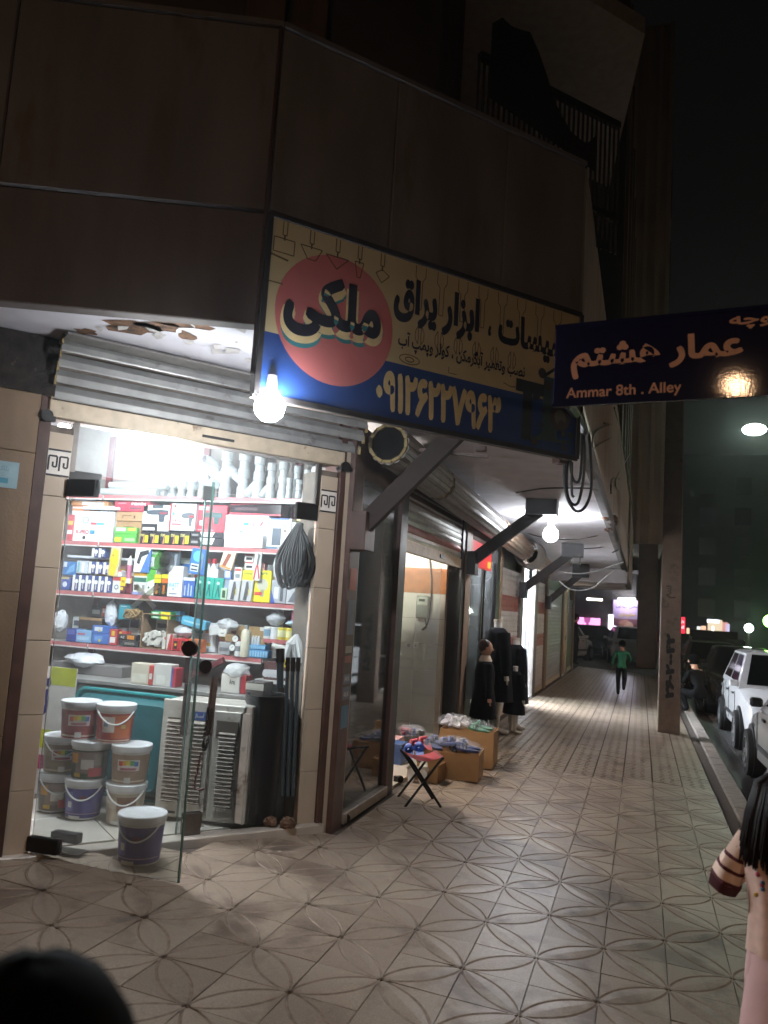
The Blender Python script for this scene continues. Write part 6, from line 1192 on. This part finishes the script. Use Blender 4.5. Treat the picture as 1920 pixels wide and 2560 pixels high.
# girl at the right edge, seen from behind
def ell(q, prof, n=20, mi=0, c=(0, 0)):
    vs = [(c[0]+rx*math.cos(2*math.pi*i/n), c[1]+ry*math.sin(2*math.pi*i/n), z) for rx, ry, z in prof for i in range(n)]
    q.add(vs, [(j*n+i, j*n+(i+1) % n, (j+1)*n+(i+1) % n, (j+1)*n+i) for j in range(len(prof)-1) for i in range(n)], mi)
pg = PD(1962, 2150, 2.7); Hc = 1.22; GIRL = dict(STAND); GIRL.update(rel=(-.158, .02, .64), rwr=(-.10, .13, .66), rha=(-.07, .16, .67)); gr = person('person', 'girl in a striped peach top with long dark hair at the right edge', (pg.x, pg.y, gz(pg.x)), R(-12), Hc, GIRL, [m_skin, mat('peach top', '#e2bfb0', .8, var=.1, scale=30), mat('pink skirt', '#d8b0ac', .8, var=.06)], lambda c: 0 if c.z > .8 else (1 if c.z > .5 and abs(c.x) < .12 else (2 if c.z > .2 and abs(c.x) < .12 else 0)), m_hair, 'long')
q = MB(); sh_ = Vector(STAND['rsh'])*Hc; el = Vector(GIRL['rel'])*Hc; dv = (el-sh_).normalized(); a = dv.orthogonal().normalized(); b = dv.cross(a)
st_m = [0, 1, 0, 1, 0, 1, 2, 2]; Ls = [-.035, .05, .062, .095, .107, .14, .152, .19]; Rs = [.028, .04, .043, .048, .05, .052, .053, .047]
n = 18
for k in range(len(Ls)-1):
    vs = []
    for L_, r_ in ((Ls[k], Rs[k]), (Ls[k+1], Rs[k+1])):
        for i in range(n): t = 2*math.pi*i/n; w_ = 1+.06*math.sin(5*t+k); vs.append(sh_+dv*L_+(a*math.cos(t)+b*math.sin(t))*r_*w_)
    q.add(vs, [(i, (i+1) % n, n+(i+1) % n, n+i) for i in range(n)], st_m[k])
q.build('puffed_sleeve', [mat('peach sleeve', '#f2d4c2', .8, var=.08), mat('maroon stripe', '#5a1f2a', .8), mat('maroon cuff', '#4a1a22', .8)], gr, smooth=True)
q = MB(); n = 40; vs = []
for rx, ry, z in ((.118, .095, .50), (.112, .09, .56), (.108, .085, .62), (.122, .095, .70), (.135, .095, .765), (.10, .075, .80), (.045, .045, .83)):
    for i in range(n): t = 2*math.pi*i/n; f = 1+.035*math.sin(9*t+3*z)*(1 if z < .75 else .3); vs.append((rx*f*math.cos(t), ry*f*math.sin(t)-.005, z*Hc))
q.add(vs, [(j*n+i, j*n+(i+1) % n, (j+1)*n+(i+1) % n, (j+1)*n+i) for j in range(6) for i in range(n)]); q.build('blouse', mat('peach top'), gr, smooth=True)
q = MB(); q.lathe([(.105, .50*Hc), (.112, .45*Hc), (.135, .3*Hc), (.15, .2*Hc)], 24); q.build('skirt', mat('pink skirt'), gr, smooth=True)
rr = random.Random(3)
for k in range(14): q = MB(); q.blob((-.03+rr.uniform(-.05, .04), -.097-rr.uniform(0, .006), (.70+rr.uniform(-.08, .08))*Hc), .008, 6); q.build('printed_flower', C(('#3a6a9a', '#c24a6a', '#d8b04a')[k % 3]), gr)
q = MB()
for k in range(230):
    t = R(140+260*rr.random()); r0 = .062*Hc*1.12; hz = .91*Hc; sw_ = rr.uniform(-.025, .025); yo = -.03*Hc
    q.tube([(.3*r0*math.cos(t), yo*.5+.3*r0*math.sin(t), hz+.095), (r0*1.0*math.cos(t), yo*.7+r0*1.0*math.sin(t), hz+.045), (r0*1.25*math.cos(t)+sw_*.3, yo+r0*1.25*math.sin(t), hz-.06), (r0*1.32*math.cos(t)+sw_, yo+r0*1.35*math.sin(t), hz-.15-.08*rr.random())], [.004, .010, .010, .003], 5)
q.build('hair_strands', m_hair, gr, smooth=True)
# dark head close to the lens at the lower left
ph = PD(60, 2660, .62); hz_ = ph.z; Hn = hz_/.93; person('person', 'black haired child standing close to the viewer at the lower left', (ph.x, ph.y, gz(ph.x)), R(10), Hn, STAND, [m_skin, mat('dark coat'), mat('dark trousers')], lambda c: 2 if c.z < .47 else (1 if c.z < .82 else 0), m_blk)

# ------------------------------------------------------------------ mannequins
m_gar = mat('black garment', '#07070a', .95, var=.25, scale=30, spec=.15, bump=.5, bscale=18); m_man = mat('white mannequin', '#c9c2b8', .4)
def mannequin(label, x, y, rz, H, kind):
    t = thing('mannequin', label, 'mannequin', (x, y, gz(x)), rz)
    q = MB(); top = H
    ell(q, [(.20*H, .15*H, .28*H), (.19*H, .13*H, .45*H), (.155*H, .105*H, .6*H), (.165*H, .11*H, .75*H), (.165*H, .09*H, .84*H), (.09*H, .06*H, .885*H), (.04*H, .04*H, .895*H)]); q.build('garment', m_gar, t, smooth=True)
    for s in (-1, 1):
        q = MB(); q.tube([(s*.15*H, 0, .85*H), (s*.19*H, .01, .66*H), (s*.19*H, .03, .5*H)], [.055*H, .05*H, .042*H], 10); q.build('sleeve', m_gar, t, smooth=True)
        q = MB(); q.tube([(s*.19*H, .03, .5*H), (s*.19*H, .04, .46*H)], [.02*H, .022*H], 8)
        for k in range(4): q.tube([(s*.19*H+.008*H*(k-1.5), .04, .46*H), (s*.19*H+.008*H*(k-1.5), .045, .425*H)], .0055*H, 5)
        q.tube([(s*.19*H-s*.016*H, .045, .475*H), (s*.19*H-s*.024*H, .055, .445*H)], .006*H, 5); q.build('hand', m_man if kind != 'head' else m_skin, t, smooth=True)
        q = MB(); q.tube([(s*.055*H, 0, .35*H), (s*.055*H, .0, .2*H), (s*.055*H, -.01, .045*H), (s*.055*H, .05*H, .02*H), (s*.055*H, .11*H, .014*H)], [.05*H, .04*H, .026*H, .026*H, .016*H], 10); q.build('leg', m_man if kind != 'head' else m_gar, t, smooth=True)
    q = MB(); q.cyl((0, 0, .87*H), (0, 0, .945*H), .038*H, .034*H, n=14); q.build('neck', m_man if kind != 'head' else m_skin, t, smooth=True)
    if kind == 'head':
        hz = 1.02*H; q = MB(); q.blob((0, .005, hz), (.062*H, .072*H, .085*H), 16); q.blob((0, .075*H, hz-.012*H), (.012*H, .016*H, .016*H), 8)
        for s in (-1, 1): q.blob((s*.062*H, 0, hz-.005*H), (.01*H, .018*H, .022*H), 8)
        q.build('head', m_skin, t, smooth=True); q = MB(); q.blob((0, -.018*H, hz+.022*H), (.068*H, .074*H, .078*H), 16, 0, .05, 2); q.build('hair', mat('brown wig', '#3a241c', .35, var=.3, scale=70), t, smooth=True)
        q = MB(); ell(q, [(.075*H, .06*H, .87*H), (.10*H, .075*H, .885*H), (.055*H, .05*H, .945*H)]); q.build('pale_collar', C('#c9b39c', .7), t, smooth=True)
    else:
        q = MB(); q.cyl((0, 0, .94*H), (0, 0, .965*H), .04*H, n=14); q.build('neck_cap', C('#b8a898', .5), t, smooth=True)
    return t
mannequin('child mannequin with brown hair in a black school coat by the cartons', -1.06, 6.05, R(-70), 1.12, 'head')
mannequin('tall headless mannequin in a black coat behind the child one', -1.08, 7.0, R(-60), 1.55, 'plain')
mannequin('short headless mannequin in black beside the striped shutter', -.92, 7.65, R(-60), 1.3, 'plain')
mannequin('smallest headless mannequin in a black skirt with pale legs', -.86, 7.25, R(-50), .92, 'plain')
# ------------------------------------------------------------------ concrete pole
ps = thing('utility_pole', 'brown concrete utility pole with black stencilled digits on the pavement', 'pole', (1.19, 9.72, gz(1.19)-.02))
m_pole = mat('concrete pole', '#645244', .85, var=.2, scale=8, bump=.3, bscale=60, stain=('#3f3123', 4, .58))
q = MB(); w0, w1 = .165, .135; vs = [(-w0, -.11, 0), (w0, -.11, 0), (w0, .13, 0), (-w0, .13, 0), (-w1, -.09, 5.5), (w1, -.09, 5.5), (w1, .11, 5.5), (-w1, .11, 5.5)]; q.add(vs, [(3, 2, 1, 0), (4, 5, 6, 7), (0, 1, 5, 4), (1, 2, 6, 5), (2, 3, 7, 6), (3, 0, 4, 7)]); q.build('shaft', m_pole, ps, bevel=.012)
q = MB(); T = plane_T((.02, -.113, .55), (0, 0, 1), (-1, 0, 0)); T2 = T
text(q, '۲۶۰۲۰۰۴۲', 0, -.05, 1.0, .08, T, 0, .09, .001); q.build('stencilled_digits', mat('black stencil', '#15100e', .9), ps); q = MB(); text(q, 'سم', 1.55, -.05, 1.75, .1, T, 0, .03, .003); q.build('faded_stencil', mat('faded stencil', '#3a2c25', .9), ps)
# ------------------------------------------------------------------ cars
m_gls = mat('car glass', '#0b0f10', .08, var=.1, spec=.6); m_tyre = mat('tyre', '#111111', .8); m_rim = mat('alloy rim', '#8a8c8e', .35, .7); m_bump = mat('bumper plastic', '#1b1b1c', .6)
def car(label, loc, rz, hexc, L_=4.1, W_=1.68, H_=1.45, kind='sedan', group='cars parked along the street', plate=None):
    m_b = mat('car paint '+hexc, hexc, .22, var=.04, coat=.6); t = thing('parked_car', label, 'car', loc, rz, group)
    S_ = {'sedan': [(-.5, .36, .70, .70), (-.485, .26, .88, .77), (-.40, .22, .94, .82), (-.2, .20, .93, .84), (.12, .20, .92, .84), (.22, .20, .90, .84), (.40, .22, .80, .80), (.475, .26, .70, .75), (.5, .36, .60, .68)], 'hatch': [(-.5, .36, .80, .72), (-.485, .26, .95, .79), (-.42, .22, .98, .83), (-.2, .20, .96, .84), (.12, .20, .94, .84), (.24, .20, .92, .84), (.42, .22, .82, .80), (.48, .26, .70, .75), (.5, .36, .60, .68)]}['hatch' if kind == 'hatch' else 'sedan']
    sw_ = W_/1.68; q = MB(); k = 10; vs = []
    for x, zb, zt, w_ in S_:
        w_ *= sw_; zm = zb+(zt-zb)*.62
        pr = [(w_*.86, zb), (w_*.97, zb+.08), (w_, zm), (w_*.955, zt-.05), (w_*.86, zt)]
        for y, z in pr+[(-y, z) for y, z in pr[::-1]]: vs.append((x*L_, y, z))
    fs = [(i*k+j, i*k+(j+1) % k, (i+1)*k+(j+1) % k, (i+1)*k+j) for i in range(len(S_)-1) for j in range(k)]+[tuple(range(k-1, -1, -1)), tuple(range((len(S_)-1)*k, len(S_)*k))]
    q.add(vs, fs); q.build('body', m_b, t, smooth=True)
    if kind == 'sedan': xb0, xb1, xt0, xt1, zb_ = -.36, .20, -.22, .03, .92
    elif kind == 'hatch': xb0, xb1, xt0, xt1, zb_ = -.47, .22, -.38, .05, .95
    else: xb0, xb1, xt0, xt1, zb_ = -.08, .22, -.03, .08, .93
    wb, wt = .80*sw_, .60*sw_; B = [(xb0*L_, -wb), (xb1*L_, -wb), (xb1*L_, wb), (xb0*L_, wb)]; Tt = [(xt0*L_, -wt), (xt1*L_, -wt), (xt1*L_, wt), (xt0*L_, wt)]
    def P_(i, f): b, c = B[i], Tt[i]; return Vector((b[0]+(c[0]-b[0])*f, b[1]+(c[1]-b[1])*f, zb_-.03+(H_-zb_+.03)*f))
    q = MB(); q.add([P_(i, 0) for i in range(4)]+[P_(i, .94) for i in range(4)]+[P_(i, 1)*1+Vector((0, -P_(i, 1).y*.14, 0)) for i in range(4)], [(0, 1, 5, 4), (1, 2, 6, 5), (2, 3, 7, 6), (3, 0, 4, 7), (4, 5, 9, 8), (5, 6, 10, 9), (6, 7, 11, 10), (7, 4, 8, 11), (8, 9, 10, 11)]); q.build('cabin', m_b, t, smooth=True)
    def win(nm, i, j, u0, u1, f0, f1):
        a, b, c, d = [P_(i, f)*(1-u)+P_(j, f)*u for f, u in ((f0, u0), (f0, u1), (f1, u1), (f1, u0))]; n = (b-a).cross(d-a).normalized(); cen = (a+b+c+d)/4
        if n.dot(cen-Vector((0, 0, .8))) < 0: n = -n
        MB().add([p_+n*.006 for p_ in (a, b, c, d)], [(0, 1, 2, 3)]).build(nm, m_gls, t)
    win('windscreen', 1, 2, .07, .93, .1, .92); win('rear_window', 3, 0, .1, .9, .15, .9)
    cuts = ((.07, .47), (.52, .9)) if kind != 'pickup' else ((.1, .9),)
    for a, b in cuts: win('side_window', 0, 1, a, b, .14, .88); win('side_window', 2, 3, 1-b, 1-a, .14, .88)
    rw = .30
    for sx2 in (-.31, .31):
        for s in (-1, 1):
            yw = s*(W_/2-.02); q = MB(); q.cyl((sx2*L_, s*(W_/2-.2), rw+.02), (sx2*L_, s*(W_/2+.004), rw+.02), rw*1.16, n=22); q.build('wheel_arch', m_bump, t)
            w2 = inst(MB().lathe([(rw*.62, -.09), (rw*.95, -.09), (rw, -.05), (rw, .05), (rw*.95, .085), (rw*.66, .09)], 24).mesh('wheel', m_tyre, True), 'wheel', t, (sx2*L_, yw, rw), (R(-90*s), 0, 0))
            q = MB(); q.lathe([(rw*.66, .075), (rw*.60, .06), (rw*.2, .055), (.001, .06)], 18, 1); q.lathe([(rw*.70, .088), (rw*.62, .092), (rw*.60, .07)], 24)
            for m_ in range(7): a = 2*math.pi*m_/7; q.bar((0, 0, .068), (rw*.64*math.cos(a), rw*.64*math.sin(a), .072), .045, .02)
            q.build('rim', [m_rim, m_bump], w2, smooth=False)
    for s in (-1, 1):
        MB().box(.462*L_, .487*L_, s*.46*sw_-.15, s*.46*sw_+.15, .60, .71).build('headlight', mat('headlight glass', '#b9bcbc', .15, .2), t, bevel=.02)
        MB().box(-.497*L_, -.475*L_, s*.60*sw_-.1, s*.60*sw_+.1, .66, .86).build('tail_light', mat('tail lamp red', '#7a1a1a', .2), t, bevel=.02)
        MB().box(.16*L_, .19*L_, s*(.86*sw_)-.07, s*(.86*sw_)+.07, .93, 1.04).build('mirror', m_bump if kind == 'sedan' else m_b, t, bevel=.02)
        for hx_ in (-.16, .06): MB().box(hx_*L_, hx_*L_+.16, s*.835*sw_-.012, s*.835*sw_+.012, .79, .82).build('door_handle', m_bump, t)
        MB().box(-.2*L_, .2*L_, s*.842*sw_-.006, s*.842*sw_+.006, .42, .48).build('side_strip', m_bump, t)
    MB().box(.46*L_, .505*L_, -.70*sw_, .70*sw_, .28, .44).build('bumper', m_bump, t, bevel=.03); MB().box(-.505*L_, -.47*L_, -.70*sw_, .70*sw_, .30, .45).build('bumper', m_b if kind == 'hatch' else m_bump, t, bevel=.03)
    MB().box(.478*L_, .4905*L_, -.26, .26, .56, .66).build('grille', m_bump, t); q = MB().box(-.508*L_, -.5*L_, -.26, .26, .56, .67).build('number_plate', C('#c9c8b8', .5), t)
    for s in (-1, 1):
        for gx in (-.30, -.055, .185): MB().box(gx*L_, gx*L_+.008, s*.842*sw_-.004, s*.842*sw_+.004, .34, .86).build('door_gap', m_bump, t)
    if kind == 'pickup':
        for s in (-1, 1): MB().box(-.5*L_, -.1*L_, s*.82*sw_-.03, s*.82*sw_+.03, .9, 1.5).build('bed_side', m_b, t)
        MB().box(-.5*L_, -.48*L_, -.82*sw_, .82*sw_, .9, 1.5).build('tailgate', m_b, t); MB().box(-.1*L_, -.085*L_, -.8*sw_, .8*sw_, .9, 1.75).build('head_board', m_b, t)
    return t
ZR = -.255
car('nearest white sedan cut off by the right edge', (3.0, 6.55, ZR), R(91), '#c9c9c6', kind='sedan', H_=1.42)
car('white hatchback with dark side strip facing the viewer', (3.08, 11.45, ZR), R(-90), '#d2d3d4', L_=3.9, kind='hatch', H_=1.5)
car('dark sedan with one lit headlamp glint behind the white hatchback', (3.05, 17.0, ZR), R(-91), '#2a2b2c', kind='sedan')
car('dark grey sedan behind the dark sedan along the kerb', (2.75, 22.0, ZR), R(-89), '#3a3d3c', kind='sedan')
car('dark pickup with tall bed sides far down the street', (3.3, 28.5, ZR), R(90), '#16181a', kind='pickup', H_=1.75, L_=4.6)
car('saloon with green lamplight in its paint far right beyond the parked row', (7.4, 30.5, ZR), R(-80), '#2f3b33', kind='sedan'); car('second saloon with green lamplight in its paint at the right edge', (8.9, 27.5, ZR), R(-95), '#37423a', kind='sedan')  # green street light is put into both body colours
car('white hatchback seen from behind at the end of the arcade', (.25, 31.6, -.07), R(97), '#cfd0ce', L_=3.9, kind='hatch', H_=1.5, group='cars in the alley at the far end')
car('white car half hidden by the last shutter', (-2.35, 29.9, -.07), R(75), '#c9cac8', L_=3.9, kind='hatch', H_=1.5, group='cars in the alley at the far end'); car('dark car standing between the two white ones', (-1.2, 34.2, -.07), R(35), '#17181c', kind='sedan', group='cars in the alley at the far end')
# ------------------------------------------------------------------ far buildings and lights
m_far = mat('far dark facade', '#3a342f', .9, var=.2, scale=1.2); m_fw = mat('dark far window', '#0c0d10', .2)
tw = thing('tower_block', 'tall dim block with a corner column beyond the arcade', 'building', (0, 0, 0))
MB().box(.62, 1.32, 28.2, 29.0, -.07, 5.0).build('column', mat('dim column', '#5a4e44', .85, var=.2, scale=3), tw, bevel=.02)
MB().box(-3.5, 1.35, 35.2, 60, 4.0, 26).build('upper_floors', m_far, tw); MB().box(-.7, 1.5, 28.1, 35.2, 4.6, 26).build('corner_bay', mat('dim bay render', '#a0917f', .85, var=.3, scale=1.5, streak=True), tw)
for x in (-.45, .0, .5, .95, 1.35): MB().box(x, x+.14, 27.98, 28.1, 4.6, 26).build('fin', mat('dim fin', '#b0a08c', .85, var=.15), tw)
for k in range(5): MB().box(1.5, 1.56, 29, 34.5, 5.2+k*3.2, 7.4+k*3.2).build('balcony_rail', m_far, tw)
sb = thing('salon_building', 'dark building with a beauty salon sign across the far alley', 'building', (-6, 38, -.07)); MB().box(-14, 6.5, 0, 8, 0, 4.07).build('ground_floor', mat('dark wall'), sb); MB().box(-14, 2.4, 0, 8, 4.1, 14).build('upper_floors', m_far, sb)
for k in range(6):
    for j in range(3): f = MB().box(-13+k*2.5, -11.8+k*2.5, -.03, .0, 4.9+j*3, 6.5+j*3).build('window', m_fw, sb); MB().box(-13.08+k*2.5, -11.72+k*2.5, -.06, .0, 4.82+j*3, 4.9+j*3).build('sill', m_stone, sb)
YF = 37.85
def far_panel(name, label, cat, u0, v0, u1, v1, m, y=YF, draw=None, th=.06):
    a = PY(u0, v1, y); b = PY(u1, v0, y); t = thing(name, label, cat, (a.x, y, a.z)); MB().box(0, b.x-a.x, 0, th, 0, b.z-a.z).build('panel', m, t)
    if draw: draw(t, b.x-a.x, b.z-a.z)
    return t
def salon(t, W_, H_):
    q = MB(); T = plane_T((0, -.005, 0), (1, 0, 0), (0, 0, 1)); rect(q, T, W_*.04, 0, W_*.96, H_*.45, 0, .001); disc(q, T, W_*.45, H_*.22, H_*.2, 1, .003); rect(q, T, W_*.25, 0, W_*.7, H_*.2, 2, .004); disc(q, T, W_*.6, H_*.25, H_*.12, 3, .005); rect(q, T, W_*.02, .02, W_*.2, H_*.08, 5, .006)
    text(q, 'سالن زیبایی', W_*.1, H_*.76, W_*.95, H_*.92, T, 4, .01, .004); text(q, 'ملودی', W_*.2, H_*.5, W_*.8, H_*.66, T, 5, .01, .004)
    q.build('print', [C('#7a4a58'), C('#b07a6a'), C('#3a2028'), C('#c9a08a'), C('#1a141c'), C('#c9a82a')], t)
    MB().box(W_*.2, W_*.8, -.35, -.28, H_+.06, H_+.1).build('tube_lamp', emit('salon tube', '#eef0ff', 75), t)
far_panel('salon_sign', 'violet beauty salon sign lit by a tube lamp above', 'sign', 1531, 1503, 1602, 1583, C('#9a86a8', .5), YF, salon)
def pink(t, W_, H_):
    q = MB(); T = plane_T((0, -.005, 0), (1, 0, 0), (0, 0, 1))
    for cx_, s in ((.1, .3), (.5, .36)): poly(q, T, [(W_*(cx_-.08), H_), (W_*(cx_+.16), H_), (W_*(cx_+.14), H_*.75), (W_*(cx_+.05), H_*.6), (W_*(cx_-.06), H_*.72)], 0, .002)
    poly(q, T, [(W_*.52, H_*.7), (W_*.58, H_*.7), (W_*.64, H_*.35), (W_*.48, H_*.35)], 0, .003); poly(q, T, [(W_*.5, 0), (W_, 0), (W_, H_*.25), (W_*.8, H_*.2)], 1, .003)
    q.build('print', [emit('pink dark', '#a04a86', .5), emit('pink orange', '#d8805a', .7)], t)
far_panel('lit_window_panel', 'glowing pink printed window of the far shop', 'window', 1429, 1546, 1501, 1582, emit('pink glow', '#e08ac4', .9), YF, pink)
far_panel('lit_doorway', 'narrow bright white doorway left of the salon sign', 'doorway', 1520, 1537, 1534, 1583, emit('door glow', '#f2ecff', 1.6), YF)
far_panel('thin_tube_lamp', 'thin white tube lamp under the far dark canopy', 'lamp', 1467, 1497, 1506, 1500, emit('thin tube', '#f2ead8', 4), 33.)
# right side: opposite buildings, kiosks, street lamps
for k, (y0, y1, h, lab) in enumerate(((6, 24, 13, 'near dark building across the street'), (24.5, 44, 17, 'middle dark building across the street'), (44.5, 80, 14, 'far dark building across the street'))):
    t = thing('street_building', lab, 'building', (13.5, y0, -.3)); MB().box(0, 9, 0, y1-y0, 0, h).build('wall', m_far, t); MB().box(-.15, 9, -.0, y1-y0, h, h+.25).build('roof', m_dark, t)
    for r_ in range(int(h/3.2)-1):
        for c in range(int((y1-y0)/3)): f = MB().box(-.04, .0, .8+c*3, 2.1+c*3, 3.9+r_*3.2, 5.5+r_*3.2).build('window', m_fw, t); MB().box(-.09, -.0, .7+c*3, 2.2+c*3, 3.82+r_*3.2, 3.9+r_*3.2).build('sill', m_stone, f if False else t)
eb = thing('street_end_building', 'broad dark building closing the street', 'building', (2, 86, -.3)); MB().box(0, 40, 0, 10, 0, 20).build('wall', m_far, eb)
for r_ in range(5):
    for c in range(10): MB().box(1+c*3.4, 2.6+c*3.4, -.05, 0, 3+r_*3.2, 4.8+r_*3.2).build('window', m_fw, eb)
p = PD(1886, 1074, 36); t = thing('street_lamp', 'glaring greenish white street lamp over the road at the right', 'lamp', (p.x+.9, p.y, -.255)); hh_ = p.z+.255
q = MB(); q.cyl((0, 0, 0), (0, 0, hh_-.3), .09, .06, n=10); q.tube([(0, 0, hh_-.3), (-.2, 0, hh_), (-.6, 0, hh_+.06)], .04, 8); q.build('pole', m_ste, t, smooth=True)
q = MB(); q.blob((-.9, 0, hh_), (.5, .35, .24), 16); q.build('lens', emit('green white glow', '#e2ffe8', 38), t, smooth=True); MB().box(-1.2, -.5, -.16, .16, hh_+.12, hh_+.2).build('head', m_ste, t, bevel=.03)  # lens enlarged to stand for the lamp's glare
p = PD(1872, 1570, 40); t = thing('flood_lamp', 'small white floodlight far down the street', 'lamp', (p.x, p.y, -.255)); MB().blob((0, 0, p.z+.255), .2, 12).build('lens', emit('flood glow', '#eafff2', 40), t, smooth=True); MB().cyl((0, .05, 0), (0, .05, p.z+.2), .05, n=8).build('pole', m_ste, t)
p = PD(1925, 1553, 38); t = thing('green_lamp', 'green neon light at the right edge', 'lamp', (p.x, p.y, -.255)); MB().blob((0, 0, p.z+.255), .3, 12).build('lens', emit('green glow', '#8dff5a', 9), t, smooth=True); MB().cyl((0, .05, 0), (0, .05, p.z+.1), .05, n=8).build('pole', m_ste, t)
far_panel('red_banner', 'lit red vertical shop banner right of the pole', 'sign', 1700, 1543, 1713, 1583, emit('red banner glow', '#d8283c', .8), 44, lambda t, W_, H_: (lambda q: (text(q, 'کافه', W_*.15, H_*.3, W_*.85, H_*.5, plane_T((0, -.01, 0), (1, 0, 0), (0, 0, 1)), 0, .02, .002), text(q, 'باز', W_*.2, H_*.62, W_*.8, H_*.8, plane_T((0, -.01, 0), (1, 0, 0), (0, 0, 1)), 0, .02, .002), q.build('lettering', emit('banner white', '#ffd8d8', .9), t)))(MB()))
far_panel('kiosk', 'lit white kiosk seen over the dark pickup', 'kiosk', 1769, 1550, 1806, 1583, emit('kiosk glow', '#c9b89c', .55), 45, lambda t, W_, H_: (MB().box(W_*-.05, W_*.75, -.3, -.02, H_*.75, H_).build('awning', emit('awning glow', '#e6ecf4', .9), t), MB().box(W_*.3, W_*.42, -.05, -.01, 0, H_*.5).build('inner_lamp', emit('kiosk lamp', '#fff2dc', 2.5), t)))
for k, (u0, u1, v0, hx, s) in enumerate(((1716, 1724, 1570, '#c9b090', .6), (1742, 1752, 1566, '#d8d8d8', .5), (1753, 1765, 1565, '#d8a88a', .6), (1802, 1820, 1556, '#c98a80', .45), (1813, 1824, 1560, '#b8b4d8', .5))): far_panel('lit_shopfront', ('tiny lit shopfront beside the red banner', 'second tiny lit shopfront from the red banner', 'warm lit shopfront left of the kiosk', 'striped lit shopfront right of the kiosk', 'pale violet lit shopfront furthest right of the kiosk')[k], 'shopfront', u0, v0, u1, 1584, emit('shopfront glow %d' % k, hx, s), 46)
far_panel('amber_lamp', 'small amber lamp left of the concrete pole', 'lamp', 1634, 1505, 1641, 1528, emit('amber glow', '#ffb04a', 2.0), 40)
far_panel('orange_pump', 'orange cabinet left of the concrete pole', 'cabinet', 1637, 1575, 1644, 1665, C('#8a4a1c', .6), 30)

# ------------------------------------------------------------------ thin bloom haze added to halo the lamps and lift the blacks
hz = bpy.data.materials.new('bloom haze'); hz.use_nodes = True; N = hz.node_tree.nodes; N.remove(N['Principled BSDF'])
pv_ = N.new('ShaderNodeVolumePrincipled'); pv_.inputs['Color'].default_value = (.92, .95, 1, 1); pv_.inputs['Density'].default_value = .0018; pv_.inputs['Anisotropy'].default_value = .85
hz.node_tree.links.new(pv_.outputs[0], N['Material Output'].inputs['Volume'])
ho = MB().box(-30, 60, -30, 110, -1.4, 32).build('haze', hz); tag(ho, kind='stuff')
